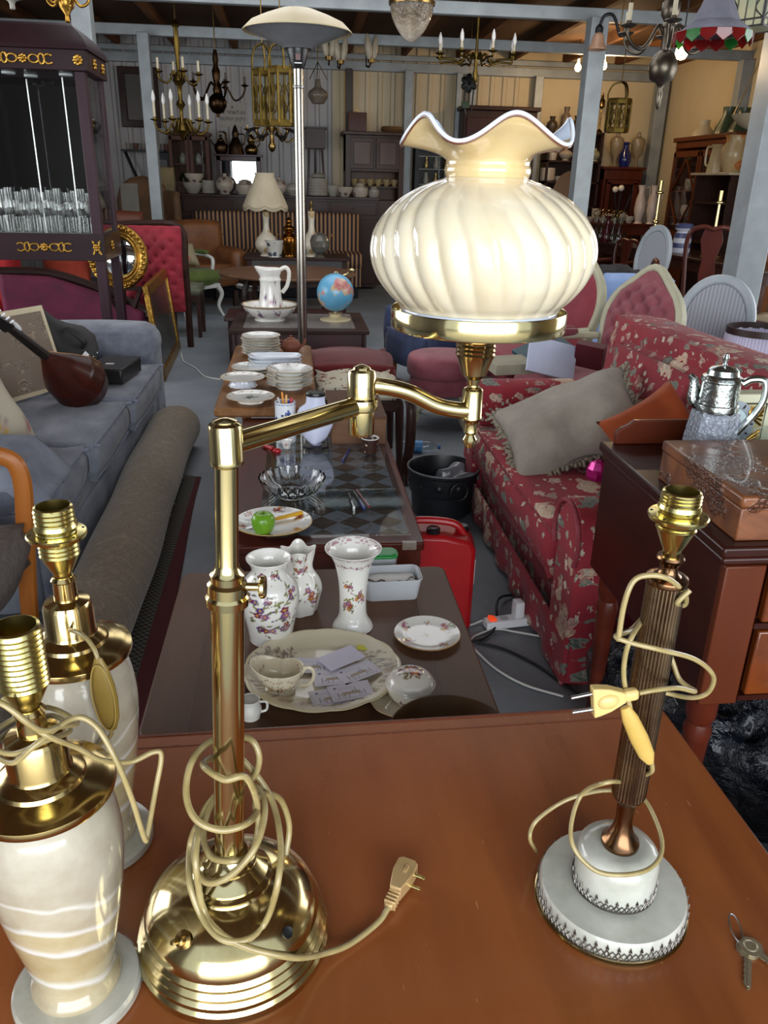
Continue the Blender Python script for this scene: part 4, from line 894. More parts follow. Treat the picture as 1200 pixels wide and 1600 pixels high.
# third table with the dinner service
ZT3=.55;SLAT=wood('slat_table_wood','#5d3a22','#94673f','y',7,.35,.3)
t3=T('side_table','brown inlaid table stacked with white and gilt dinner plates','table',(-.155,4.48,0))
slab(t3,.49,1.58,ZT3,.045,SLAT,.03,bev=.012);legs4(t3,.46,1.5,ZT3-.04,.07,SLAT,.8)
def rimdabs(r,n=11,s_=.013,pal=('#9a7a8a','#a88a7a')):
 L_=[]
 for k in range(n):a=2*PI*k/n;L_+=sprig(r*.84*math.cos(a),r*.84*math.sin(a),s_,rg,list(pal),'#9aa088',2)
 return L_
def stack(name,label,px,py,wpx,n,dz,topdabs,cat='plate',group=None,hh=.018,deep=False,ground='#e6e6e2',lobes=0,z=ZT3):
 P=at(px,py,z);r=wid(P,wpx/2);first=None
 nm=['lowest','second lowest','third lowest','fourth lowest','fifth lowest','sixth lowest']
 for i in range(n):
  topm=i==n-1
  if topm or first is None:
   o=plate_mesh(name,r,hh,ground,topdabs(r)if topm else [],'#b8a27a',lobes,seg=72,sub=3 if not topm else 4,rim=.3 if not deep else .5)
   if not topm:first=o
  else :o=first.copy();COL.objects.link(o)
  o.location=(P.x+.004*math.sin(i*2.3),P.y+.003*math.cos(i*3.1),z+i*dz+.0002);o.rotation_euler.z=i*.7
  tag(o,'%s %s, %s'%(cat,label,'topmost' if topm else nm[i]),cat.split()[-1],group)
stack('dinner_plate','in the tall plain stack farthest back on the inlaid table',408,555,60,7,.017,lambda r:[],'white plate','tall stack of plates',.022)
stack('dinner_plate','in the low flowered stack left of the oblong dishes',396,585,66,3,.014,rimdabs,'flowered plate','low stack of plates')
stack('soup_bowl','in the stack right of the cake stand',453,606,72,5,.018,rimdabs,'gilt bowl','stack of bowls',.03,True)
for i in range(4):
 P=at(430,578,ZT3);r=wid(P,41)
 if i==0:
  def obl(a,rr_,z,j):c_,s_=math.cos(a),math.sin(a);q=1/(abs(c_)**4+abs(s_)**4)**.25;return rr_*q*(1+.02*math.cos(8*a)*(rr_/r)**3),z
  pr=[(p.x,p.y)for p in smooth([(a,b_,0)for a,b_ in plate_prof(r,.024,.2,.62)],2)]
  o=MB().lathe(pr,64,mod=obl,M=Matrix.Diagonal((1,.5,1,1))).build('oblong_dish',plain('bluish_white_glaze','#e2e8f0','#d9e0ea',4,rough=.15,coat=.4),None,40)
 else :o=o.copy();COL.objects.link(o)
 o.location=(P.x,P.y,ZT3+.0002+i*.02);tag(o,'bluish white oblong dish, %s in its stack'%['lowest','second lowest','second from top','topmost'][i],'dish','stacked oblong dishes')
P=at(380,603,ZT3);P.z=ZT3;cs=T('cake_stand','footed cake stand with a flowered rim at the table left','cake stand',P);r=wid(P,35)
o=plate_mesh('stand_plate',r,.016,'#e6e4de',rimdabs(r,12),'#b8a27a',parent=cs,seg=96,sub=4);o.location.z=.034
MB().lathe([(0,0),(r*.62,0),(r*.64,.004),(r*.58,.01),(r*.5,.03),(r*.5,.036),(0,.036)],48,mod=lambda a,q,z,j:(q*(1+.03*math.cos(12*a)),z)).build('pedestal',plain('bluish_white_glaze','#e2e8f0'),cs,40)
P=at(392,627,ZT3);P.z=ZT3;r=wid(P,38);ds=T('footed_dish','flowered footed dish holding a green sprig at the near table edge','dish',P)
o=plate_mesh('dish_plate',r,.016,'#e6e4de',rimdabs(r,12)+[(rg.gauss(0,.02),rg.gauss(0,.012),.008,.003,rg.uniform(0,3),rg.choice(['#41584a','#7a9a80','#2f4438']))for k in range(40)],'#b8a27a',parent=ds,seg=96,sub=4);o.location.z=.012
MB().lathe([(0,0),(r*.55,0),(r*.5,.014),(0,.014)],40).build('foot',WHITEG,ds)
P=at(455,550,ZT3);P.z=ZT3;tp=T('teapot','small terracotta teapot peeping out behind the oblong dishes','teapot',P)
TERR=plain('terracotta','#7d4630','#6a3a28',12,rough=.6)
MB().lathe([(p.x,p.y)for p in smooth([(a,b_,0)for a,b_ in [(0,0),(.04,0),(.06,.025),(.062,.05),(.045,.075),(.03,.08),(0,.081)]],3)],40).build('pot_body',TERR,tp);MB().lathe([(0,.08),(.03,.08),(.022,.09),(.006,.094),(.009,.103),(0,.108)],24).build('lid',TERR,tp)
MB().tube([(.058,0,.03),(.08,0,.05),(.09,0,.08)],.008,8,sm=4).build('spout',TERR,tp);MB().tube([(-.05,0,.07),(-.085,0,.07),(-.09,0,.035),(-.058,0,.025)],.006,8,sm=4).build('handle',TERR,tp)
# heater post foot stands beyond the table; needlepoint chair, red stool
REDV=plain('dull_red_velvet','#561014','#6a171b',8,rough=.9,sheen=.4)
rs=T('footstool','dull red upholstered footstool behind the needlepoint chair','stool',(at(545,556,.5).x,at(545,556,.5).y+.05,0))
MB().soft((0,0,.4),(.55,.6,.16),.06,.03,10).build('cushion',REDV,rs,180);MB().box((0,0,.26),(.5,.55,.14)).build('frame',DARKW,rs,bevel=.006);legs4(rs,.5,.55,.2,.05,DARKW)
nd=T('needlepoint_chair','low dark armchair with a cream needlepoint seat and bent arms','chair',(at(550,595,.49).x+.02,at(550,595,.49).y,0))
NDL=floral('needlepoint','#c9c2ae',[(16,.5,.36,['#7f4a3c','#9a5a48','#6b6a4a'],1.5),(26,.4,.32,['#8a7a5a','#6a4a3a','#565a3e'],1.9)],.9,.5,bmp=.4)
MB().soft((0,0,.455),(.42,.42,.07),.03,.03,10).build('seat',NDL,nd,180)
MB().box((0,0,.4),(.5,.5,.06)).build('seat_frame',DARKW,nd,bevel=.008)
for sx in (-1,1):
 for sy in (-1,1):MB().tube([(sx*.23,sy*.23,.4),(sx*.235,sy*.235,.2),(sx*.24,sy*.25,0)],lambda u:.026-.008*u,10,sm=3).build('leg',DARKW,nd)
MB().tube([(.235,.1,.47),(.25,-.1,.5),(.255,-.38,.5),(.262,-.47,.44),(.262,-.47,.25),(.25,-.4,.08),(.25,-.42,0)],.021,10,sm=5,flat=1.3).build('arm',DARKW,nd)
# globe table with jug and basin
ZT4=.5;gt=T('coffee_table','low dark table with an inset top under the globe and washbasin','table',(.02,6.56,0))
slab(gt,1.06,.92,ZT4,.03,DARKW,.01);legs4(gt,1.0,.86,ZT4-.03,.06,DARKW)
MB().box((0,0,ZT4+.001),(.86,.7,.003)).build('inset',plain('grey_glass_inset','#6b6664','#7b7674',3,rough=.25),gt)
MB().box((0,-.43,ZT4-.11),(.94,.02,.16)).box((0,.43,ZT4-.11),(.94,.02,.16)).box((-.5,0,ZT4-.11),(.02,.84,.16)).box((.5,0,ZT4-.11),(.02,.84,.16)).build('apron',plain('maroon_panel','#40141a','#2e1014',4,rough=.5),gt)
P=at(422,500,ZT4);P.z=ZT4;s=dep(P)/F;d_=[]
for k in range(9):d_+=sprig(-.5+k*.14,.07,.035,rg,['#4a4a7a','#7a5a8a','#8a4a6a'],'#7a8a7a',3)
ba=pot('wash_basin','white flowered wash basin on the low dark table','basin',P,[(0,0),(22*s,0),(23*s,.012),(20*s,.016),(30*s,.04),(38*s,.08),(42*s,.115),(43.5*s,.125),(42.5*s,.127),(36*s,.08),(25*s,.035),(0,.03)],None,3,120,d_,'#e4e2dc',ur=.2,over=lambda co,col:col.__setitem__((np.hypot(co[:,0],co[:,1])>41.8*s),np.array(C('#a08a70'))))
P3=Vector((P.x+.01,P.y,ZT4+.034));hj=hgt(P3,420)-P3.z
ju=T('wash_jug','tall white flowered jug standing in the wash basin','jug',P3,FACE(P3)+R(90));d_=[]
for u,v,q in ((.02,.35,.04),(-.06,.45,.035),(.0,.1,.035),(.1,.15,.04),(-.1,.1,.035),(.05,.72,.02)):d_+=sprig(u,v*hj,q,rg,['#7a4a6a','#8a3a5a','#5a4a7a'],'#7a7a6a',3)
def lip(a,r,z,j):f=max(0,(z/hj-.82)/.18);c_=math.cos(a-PI);return r*(1+.3*f*max(0,c_)**4),z+.014*f*max(0,c_)**3
o=MB().lathe([(p.x,p.y)for p in smooth([(a,b_,0)for a,b_ in [(0,0),(21*s,0),(22*s,.01),(20*s,hj*.15),(17*s,hj*.42),(15.5*s,hj*.7),(17*s,hj*.78),(15*s,hj*.84),(17*s,hj*.93),(18*s,hj),(16.5*s,hj),(14*s,hj*.85),(0,hj*.7)]],3)],96,mod=lip).build('jug_body',PNT,ju,60)
paint(o,'#e6e4de',d_,lambda co:(np.arctan2(co[:,0],-co[:,1])*.1,co[:,2]))
MB().tube([(14*s,0,hj*.97),(24*s,0,hj*1.03),(29*s,0,hj*.92),(26*s,0,hj*.66),(18*s,0,hj*.5)],3.2*s,10,sm=5).build('handle',WHITEG,ju)
P=at(524,500,ZT4);P.z=ZT4;s=dep(P)/F;zc=hgt(P,457);rad=28.5*s
gl=T('globe','blue desk globe on a pale round foot','globe',P)
m,t,b=nt('globe_map');setp(b,rough=.35,coat=.2);v=coords(t,rot=(.5,.2,.3));f=nz(t,v,5.5,5,.55)
land=ramp(t,nz(t,v,9,3),[(.3,'#c9b58a'),(.5,'#bfa78c'),(.62,'#b5626a'),(.75,'#9aa57a')])
sea=ramp(t,nz(t,v,4,2),[(.3,'#4a93bd'),(.7,'#6fb0cf')]);t.links.new(mixc(t,mth(t,'GREATER_THAN',f,.545),sea,land),b.inputs['Base Color'])
gb_=MB().ball((0,0,0),rad,48,24).build('sphere',m,gl,180,loc=(0,0,zc-ZT4),rot=(.3,.35,0))
MB().lathe([(0,0),(24*s,0),(24*s,.008),(20*s,.014),(12*s,.02),(9*s,.03),(8*s,.045),(11*s,.055),(0,.056)],40).build('foot',plain('cream_plastic','#d8cba6','#ccbd94',8,rough=.4),gl,40)
ar=MB().tube([(rad*1.06*math.cos(a)*.35,rad*1.06*math.cos(a)*.94,rad*1.06*math.sin(a)+zc-ZT4)for a in [R(-95+10*i)for i in range(20)]],.006,8);ar.build('meridian_arm',plain('cream_plastic','#d8cba6'),gl)
# round table and what stands under it
ZT5=.7;rtb=T('round_table','large round walnut table on dark legs in mid shop','table',(-.08,8.35,0));WAL=wood('faded_walnut','#4e3626','#6a4a36','x',3,.42,.15)
MB().lathe([(0,-.035),(.64,-.035),(.68,-.025),(.685,-.012),(.67,0),(0,0)],72,c=(0,0,ZT5)).build('tabletop',WAL,rtb,30)
MB().lathe([(.5,-.1),(.5,-.036),(.48,-.036),(.48,-.1)],48,c=(0,0,ZT5),close=True).build('apron',DARKW,rtb)
for k in range(4):a=R(40+90*k);MB().tube([(.5*math.cos(a),.5*math.sin(a),.66),(.56*math.cos(a),.56*math.sin(a),.45),(.5*math.cos(a),.5*math.sin(a),.15),(.56*math.cos(a),.56*math.sin(a),.0)],.03,10,sm=5).build('leg',DARKW,rtb)
P=atY(543,428,8.0);o=T('brass_clip_lamp','small brass clamp fitting at the round table edge','lamp',(P.x,P.y,ZT5));MB().tube([(-.05,0,.0),(.0,0,.02),(.03,-.02,.05)],.014,10,sm=4).ball((.04,-.03,.06),(.03,.03,.022)).build('brass_arm',BRASS,o);MB().box((-.05,0,.006),(.05,.04,.012)).build('clamp',BRASSD,o,bevel=.003)
cr=T('low_chest','low dark chest with a lid, between globe table and round table','chest',(-.1,7.42,0));MB().box((0,0,.2),(1.0,.55,.4)).build('chest_body',DARKW,cr,bevel=.008);MB().box((0,0,.415),(1.06,.6,.03)).build('lid',plain('dark_red_lid','#3a1a17','#2a1513',5,rough=.4),cr,bevel=.006)
P=at(395,453,.43);r=wid(P,29)
for i in range(2):
 o=plate_mesh('dish',r*(1-.12*(1-i)),.03,'#b9bcb8',[],'#8a8a86',seg=48);o.location=(P.x+.02*i,P.y,.4302+.024*i);tag(o,['lower grey-white dish on the low dark chest','upper wide dish on the low dark chest'][i],'dish','dishes on the low chest')
# patio heater
P=atY(473,542,5.6);hx,hy=P.x,P.y
ht=T('patio_heater','tall steel patio heater with a cream dome, behind the plate table','heater',(hx,hy,0))
Hh=lambda py:hgt((hx,hy),py);sw_=lambda px,z:wid((hx,hy,z),px)
CHR=metal('chrome_pole','#9a958c','#868178',.2,4,.05)
MB().lathe([(0,0),(.2,0),(.205,.01),(.19,.03),(.06,.05),(.03,.07),(0,.07)],48).build('foot',IRON,ht,40)
zp=Hh(108);MB().lathe([(0,.05),(sw_(7.6,1.2),.05),(sw_(7.6,1.2),zp),(0,zp)],32).build('pole',CHR,ht,40)
MB().lathe([(sw_(8.2,1.7),Hh(139)),(sw_(8.2,1.7),Hh(134))],32).build('collar',STEEL,ht,solid=.002)
MB().lathe([(0,zp),(sw_(8.5,2),zp),(sw_(11,2),zp+.02),(sw_(17,2),Hh(80)),(sw_(17,2),Hh(76)),(0,Hh(76))],36).build('control_housing',BLACKP,ht,35)
MB().box((0,-sw_(14.5,2),Hh(90)),(.03,.006,.04)).build('red_switch',plain('switch_red','#5a2420',rough=.4),ht);MB().box((0,-sw_(13,2),Hh(100)),(.045,.004,.006)).build('maker_strip',WHITEP,ht)
zr_,zt_=Hh(49),Hh(13);wr=sw_(84,2.2)
MB().lathe([(sw_(22,2),Hh(77)),(wr*.32,Hh(72)),(wr*.95,zr_+.005),(wr*.93,zr_+.012),(wr*.3,Hh(70)),(sw_(20,2),Hh(75))],64,close=True).build('reflector',plain('satin_reflector','#8d9093','#7d8083',8,rough=.4,metal=.55),ht,35)
MB().lathe([(0,zt_),(wr*.3,zt_-.006),(wr*.6,zt_-.04),(wr*.85,zr_+.045),(wr,zr_),(wr*1.0,zr_-.006),(wr*.84,zr_+.03),(0,zt_-.05)],64).build('dome',plain('cream_enamel','#cdbd96','#c3b28a',3,rough=.4),ht,40)
# on the floor, right of the tables
pn_=at(674,782,0);PB=Vector((.72,3.72,0));s=dep(PB)/F
pp=T('enamel_cauldron','black round pot with ring handles on the floor by the sofa','pot',PB,FACE(PB)+.9)
PMAT=plain('chipped_black_enamel','#17191d','#23262b',9,5,rough=.4);hp=hgt(PB,715)
hp=.24;r_=wid(PB+Vector((0,0,hp)),55)
MB().lathe([(0,0),(r_*.82,0),(r_*.86,.01),(r_*.9,hp*.48),(r_*.95,hp*.5),(r_*.97,hp*.54),(r_*.97,hp*.9),(r_*1.02,hp*.93),(r_*1.03,hp),(r_*.99,hp),(r_*.95,hp*.9),(r_*.86,hp*.4),(0,hp*.38)],72).build('pot_body',PMAT,pp,30)
MB().tube([(r_*1.02*math.cos(a),r_*1.02*math.sin(a),hp)for a in [2*PI*i/48 for i in range(48)]],.005,8,closed=True).build('rim',plain('worn_rim','#7a7d80','#5a5d60',20,rough=.5),pp)
for a0_ in (-.45,2.4):MB().tube([(r_*.99*math.cos(a0_)+.012*math.cos(a0_)-.045*math.sin(a)*math.sin(a0_),r_*.99*math.sin(a0_)+.012*math.sin(a0_)+.045*math.sin(a)*math.cos(a0_),hp*.7+.045*math.cos(a))for a in [2*PI*i/28 for i in range(28)]],.0065,8,closed=True).build('ring_handle',PMAT,pp)
q=MB()
for k in range(10):a=.25+k*2*PI/10;q.lathe([(0,.007),(.012,.004),(.018,0)],14,M=Matrix.Translation((r_*.97*math.cos(a),r_*.97*math.sin(a),hp*.72))@Matrix.Rotation(a,4,'Z')@Matrix.Rotation(R(90),4,'Y'))
q.build('boss',PMAT,pp)
q=MB().grid(lambda u,v:((u-.5)*.22+.015*math.sin(9*v),(v-.5)*.16,.03*noise.noise(Vector((u*4,v*4,1)))+.05*math.sin(3*u)),24,18);q=q.build('plastic_bag',plain('clear_film','#b9bcc4','#8a8d96',10,rough=.15,trans=.5),None,180,loc=(PB.x+.05,PB.y-.02,hp*.62),rot=(.3,-.5,.4),solid=.001);tag(q,'crumpled clear plastic bag lying inside the black pot','bag')
bo=T('water_bottle','clear water bottle with a blue label lying behind the black pot','bottle',at(655,697,.04),0);bo.rotation_euler=(0,R(90),-.12);bo.location.z=.038
PETG=glass('clear_plastic','#eef4f8',.05,1.4)
MB().lathe([(0,-.12),(.034,-.12),(.037,-.11),(.037,.06),(.034,.075),(.014,.11),(.013,.125),(0,.126)],32).build('bottle_body',PETG,bo,40);MB().lathe([(.0374,-.05),(.0378,-.05),(.0378,.02),(.0374,.02)],32,close=True).build('blue_label',plain('label_blue','#3a7fc4','#6aa5da',30,rough=.4),bo);MB().cyl((0,0,.115),.015,.018).build('cap',plain('cap_blue','#2a5f9c',rough=.4),bo)
# red jerry can
JP=Vector((.50,2.62,0));jc=T('jerry_can','red plastic jerry can with black caps beside the tables','jerry can',JP,-.12)
RED=plain('red_can_plastic','#b5161c','#a31218',6,rough=.32);zj=.4
MB().prism([(-.13,0),(.13,0),(.135,.02),(.135,.33),(.115,.365),(.02,.385),(-.1,.385),(-.13,.36)],.15,Matrix.Translation((0,.075,0))@Matrix.Rotation(R(90),4,'X')).build('can_body',RED,jc,30,bevel=.016)
MB().tube([(-.1,0,.37),(-.09,0,.415),(.05,0,.41),(.1,0,.36)],.014,10,sm=5).build('handle',RED,jc)
for x,zc_ in ((.09,.372),(-.02,.384)):MB().lathe([(0,0),(.024,0),(.024,.02),(.018,.024),(0,.025)],24,mod=lambda a,r,z,j:(r*(1+.03*math.cos(16*a)),z)).build('cap',BLACKP,jc,30,loc=(x,-.035 if x<.05 else 0.02,zc_-.002))
MB().box((.1365,-.04,.24),(.002,.035,.1)).build('pale_label',plain('can_label','#d8d0cc','#c0b0ac',40,rough=.5),jc)
# extension strip, plug and cables
A,B2=at(758,972,.03),at(838,962,.03);st=T('extension_strip','white extension socket with an orange switch on the floor','extension lead',(A.x,A.y,0),math.atan2(B2.y-A.y,B2.x-A.x));ln=(B2-A).length
MB().box((ln/2,0,.02),(ln,.052,.036)).build('housing',WHITEP,st,bevel=.007)
MB().box((.028,0,.042),(.026,.032,.012),rot=(0,.25,0)).build('orange_switch',lampmat('neon_orange','#e0481c',.7),st,bevel=.002)
q=MB().soft((ln*.62,0,.072),(.034,.042,.066),.008,.002,5);q.build('white_plug',WHITEP,st)
for k,fr in enumerate((.36,.86)):MB().cyl((ln*fr,0,.0375),.018,.0012,24).build('socket_hole',plain('socket_grey','#b9bac0',rough=.4),st)
def floorcable(label,pts,r,mat,name='cable'):
 P=[at(px,py,z)for px,py,z in pts];o=MB().tube([p-P[0]for p in P],r,8,sm=7).build(name,mat,None,60,loc=P[0]);return tag(o,label,'cable')
WCB=plain('white_cable','#d4d2cc',rough=.5);BCB=plain('black_cable','#1a1b1d',rough=.5)
floorcable('white flex running along the floor below the extension socket',[(735,1000,.006),(745,992,.006),(775,983,.006),(810,988,.006),(850,995,.006)],.0042,WCB)
floorcable('white cable curving across the floor to the sofa foot',[(742,1015,.006),(775,1045,.006),(820,1070,.006),(880,1088,.006)],.0042,WCB)
floorcable('white lead entering the extension socket from the left',[(728,978,.006),(740,975,.006),(752,970,.012),(760,971,.02)],.004,WCB)
floorcable('black cable arching over the extension socket',[(735,1004,.008),(760,995,.008),(776,975,.02),(776,945,.055),(785,932,.02),(812,930,.01),(830,931,.008)],.005,BCB)
floorcable('black cable trailing along the floor towards the desk',[(745,1003,.006),(790,1015,.006),(840,1040,.006),(875,1065,.006),(905,1085,.006)],.005,BCB)
# right side
# rose-patterned red sofa
ROSE=floral('rose_chintz','#85202c',[(8.5,.5,.36,['#5f5f54','#85857a','#47524a'],1.9),(6.2,.5,.37,['#a56a60','#d2bfa2','#b58a78','#d8cbb2','#93504c'],1),(14,.4,.34,['#c9b8a4','#a8706a','#7f8074'],1.3),(24,.34,.3,['#d8c8b4','#7a7a6c'],1.7)],.85,.8,.05,'#9a2834',.12)
sf=T('floral_sofa','red rose-patterned sofa with rolled arms on the right','sofa',(0,0,0))
X0,X1,YA,YB_=.86,1.86,2.13,3.92
MB().soft(((X0+X1)/2+.02,(YA+YB_)/2,.18),(X1-X0-.06,YB_-YA-.06,.34),.02,.0,8).build('base',ROSE,sf,60)
q=MB().grid(lambda u,v:(X0+.012*math.sin(u*46)*(1-v),YA+.02+u*(YB_-YA-.04),.02+v*.16),120,4);q.build('skirt',ROSE,sf,60,solid=.012)
MB().soft(((X0+1.5)/2,(YA+YB_)/2,.385),(1.5-X0+.02,YB_-YA-.5,.17),.05,.025,12).build('seat_cushion',ROSE,sf,180)
for zc in (.31,.455):MB().tube([(X0-.003,YA+.26,zc),(X0-.012,(YA+YB_)/2,zc),(X0-.003,YB_-.26,zc)],.006,8,sm=6).build('piping',plain('red_piping','#7a1a26','#93404a',20,rough=.8),sf)
def armroll(y0,y1,zt):
 yc=(y0+y1)/2;w=(y1-y0)/2;mb=MB()
 ol=[(-w*.74,0),(w*.74,0),(w*.76,zt-w*1.5)]+[(w*1.02*math.cos(a),zt-w+w*math.sin(a))for a in [R(-35+250*k/14)for k in range(15)]]+[(-w*.76,zt-w*1.5)]
 mb.prism(ol,X1-X0-.02,Matrix(((0,0,1,X0-.005),(1,0,0,yc),(0,1,0,0),(0,0,0,1))));o=mb.build('arm',ROSE,sf,40,bevel=.02)
 MB().tube([(X0-.012,yc+w*.93*math.cos(a),zt-w+w*.93*math.sin(a))for a in [R(-35+250*k/20)for k in range(21)]],.008,8).build('piping',plain('red_piping','#7a1a26'),o)
armroll(YA,YA+.25,.64);armroll(YB_-.26,YB_,.665)
MB().soft((X1-.17,(YA+YB_)/2,.6),(.28,YB_-YA-.02,.74),.06,.015,12,.012,3,rot=(0,.06,0)).build('backrest',ROSE,sf,180)
MB().soft((1.55,(YA+YB_)/2+.02,.66),(.16,YB_-YA-.5,.42),.07,.03,10,.01,5,rot=(0,.16,0)).build('back_cushion',ROSE,sf,180)
# cushions on it
GRYV=plain('grey_damask','#8c8378','#a39a8e',7,5,.5,16,.02,rough=.75,sheen=.5)
def cushion(name,label,loc,rot,w,d,th,mat,fringe=None,seed=1):
 o=T(name,label,'cushion',loc,rot=rot);n=22
 def srf(sg):return lambda u,v:((u-.5)*w*(1-.12*(1-abs(2*v-1)**2)),(v-.5)*d*(1-.12*(1-abs(2*u-1)**2)),sg*(th/2)*((1-(2*u-1)**4)*(1-(2*v-1)**4))**.55+.075*th*3*noise.noise(Vector((u*3.2+seed,v*3.2,sg)))*(1-abs(2*u-1))**.4)
 m_=MB().grid(srf(1),n,n).grid(srf(-1),n,n);bmesh.ops.remove_doubles(m_.b,verts=m_.b.verts[:],dist=.004);m_.build('cover',mat,o,180)
 if fringe:
  f=MB();r_=random.Random(seed)
  for k in range(150):
   s_=k/150*4;e,u=int(s_),s_%1
   x,y=[(u-.5,-.5),(.5,u-.5),(.5-u,.5),(-.5,.5-u)][e];q=1-.12*(1-(2*u-1)**2);px_,py_=x*w*(q if e%2 else 1),y*d*(1 if e%2 else q)
   f.tube([(px_,py_,0),(px_*1.04+r_.uniform(-.008,.008),py_*1.04+r_.uniform(-.008,.008),r_.uniform(-.012,.012)),(px_*1.085+r_.uniform(-.014,.014),py_*1.085+r_.uniform(-.014,.014),r_.uniform(-.016,.012))],.007,5)
  f.build('fringe',fringe,o,180)
 return o
P=atY(925,655,3.28);cushion('fringed_cushion','crumpled grey cushion with fringed edges lying on the red sofa',(1.13,3.1,.63),(.40,-.40,-.15),.60,.5,.2,GRYV,plain('grey_fringe','#8a8170','#9c9380',30,rough=.9))
P=atY(1030,672,2.75);cushion('orange_cushion','orange cushion half hidden behind the dark dresser gallery',(P.x,2.75,P.z-.03),(.9,-.35,.4),.38,.34,.13,plain('orange_cloth','#b0501f','#9a4318',8,rough=.8,sheen=.3))
P=at(932,745,.5);o=MB().ball((0,0,0),(.042,.042,.05),16,10);
for v_ in o.b.verts:v_.co*=1+.14*noise.noise(v_.co*60)
o=o.build('pink_foil_ball',plain('pink_foil','#b8157a','#d83a9a',30,rough=.25,metal=.4),None,12,loc=(P.x,P.y,.52));tag(o,'shiny bright pink foil bundle on the red sofa','wrapping')
# dark dresser with burr drawers
DX0,DX1,DY0,DY1,DT=.775,1.75,1.245,1.87,.95
dr=T('dresser','dark mahogany dresser on turned legs with burr-walnut drawers','dresser',(0,0,0));DB=.6
dc=((DX0+DX1)/2,(DY0+DY1)/2);dl=(DX1-DX0,DY1-DY0)
DMH=wood('dresser_mahogany','#1f0b07','#37140c','y',4,.22,.6);DMX=wood('dresser_front_wood','#451c0d','#5c2913','z',4,.28,.4)
BURR=plain('burr_walnut','#7a3a14','#48200a',11,6,rough=.25,coat=.5)
MB().box((dc[0],dc[1],DT-.012),(dl[0]+.02,dl[1]+.02,.024)).build('top',DMH,dr,bevel=.006)
MB().box((dc[0],dc[1],DT-.033),(dl[0]+.006,dl[1]+.006,.018)).build('moulding',DMH,dr,bevel=.006)
MB().box((dc[0],dc[1]+.006,(DT-.04+DB)/2),(dl[0]-.01,dl[1]-.014,DT-.04-DB)).build('carcass',DMH,dr,bevel=.003)
for x in (DX0+.045,DX1-.045):MB().box((x,DY0+.004,(DT-.04+DB)/2),(.08,.02,DT-.042-DB)).build('stile',DMX,dr,bevel=.003)
for i,(za,zb)in enumerate(((.79,.905),(.625,.77))):
 f=MB().box((dc[0],DY0-.002,(za+zb)/2),(dl[0]-.19,.02,zb-za)).build('drawer',BURR,dr,bevel=.004)
 for x in (-.28,.28):
  h_=MB().tube([(dc[0]+x+.035*math.cos(a),DY0-.022-.01*abs(math.sin(a)),(za+zb)/2+.02*math.sin(a))for a in [R(180+18*k)for k in range(11)]],.003,8);h_.lathe([(0,.004),(.006,.002),(.007,0)],12,M=Matrix.Translation((dc[0]+x-.035,DY0-.012,(za+zb)/2))@Matrix.Rotation(R(90),4,'X'));h_.build('handle',BRASSD,f)
 MB().box((dc[0],DY0+.001,za-.01),(dl[0]-.17,.016,.012)).build('drawer_rail',DMH,dr)
MB().prism([(0,0),(dl[0]-.06,0),(dl[0]-.06,.035),(dl[0]-.08,.05),(dl[0]-.1,.062),(.045,.062),(.03,.05),(.012,.042),(0,.03)],.016,Matrix.Translation((DX0+.02,DY1-.004,DT))@Matrix.Rotation(R(90),4,'X')).build('gallery',wood('gallery_wood','#4a1c0d','#662a14','x',4,.3,.4),dr,20,bevel=.003)
for x in (DX0+.05,DX1-.05):
 for y in (DY0+.05,DY1-.05):
  MB().lathe([(0,0),(.014,0),(.018,.03),(.02,.06),(.017,.09),(.021,.3),(.027,.48),(.03,.5),(.024,.52),(.031,.54),(.031,.6),(0,.6)],24,c=(x,y,0)).build('leg',MAHOG,dr,30)
# carved box
cb=T('carved_box','carved wooden box with floral relief lid on the dark dresser','box',(.80,1.262,DT));bz=hgt((.80,1.262),786)-DT;bz=max(.09,bz)
m,t,b=nt('carved_wood');setp(b,rough=.38,coat=.2);v=coords(t);n1=nz(t,coords(t,(.3,1,1)),9,5,.6,1.5)
base_c=ramp(t,n1,[(.3,'#4a2414'),(.7,'#8a5430')])
vo=N(t,'ShaderNodeTexVoronoi');vo.feature='DISTANCE_TO_EDGE';vo.inputs['Scale'].default_value=95;t.links.new(v,vo.inputs[0])
msk=ramp(t,nz(t,v,8.5,2),[(.52,(0,0,0,1)),(.56,(1,1,1,1))])
hh_=mth(t,'MULTIPLY',ramp(t,vo.outputs[0],[(0,(0,0,0,1)),(.12,(1,1,1,1))]),msk)
t.links.new(mixc(t,mth(t,'MULTIPLY',msk,.45),base_c,'#5a4038'),b.inputs['Base Color']);bump(t,b,hh_,.9,.006);CARV=m
MB().box((.2,.17,bz*.36),(.4,.34,bz*.72)).build('box_body',CARV,cb,bevel=.003);MB().box((.2,.17,bz*.86),(.406,.346,bz*.27)).build('lid',CARV,cb,bevel=.006)
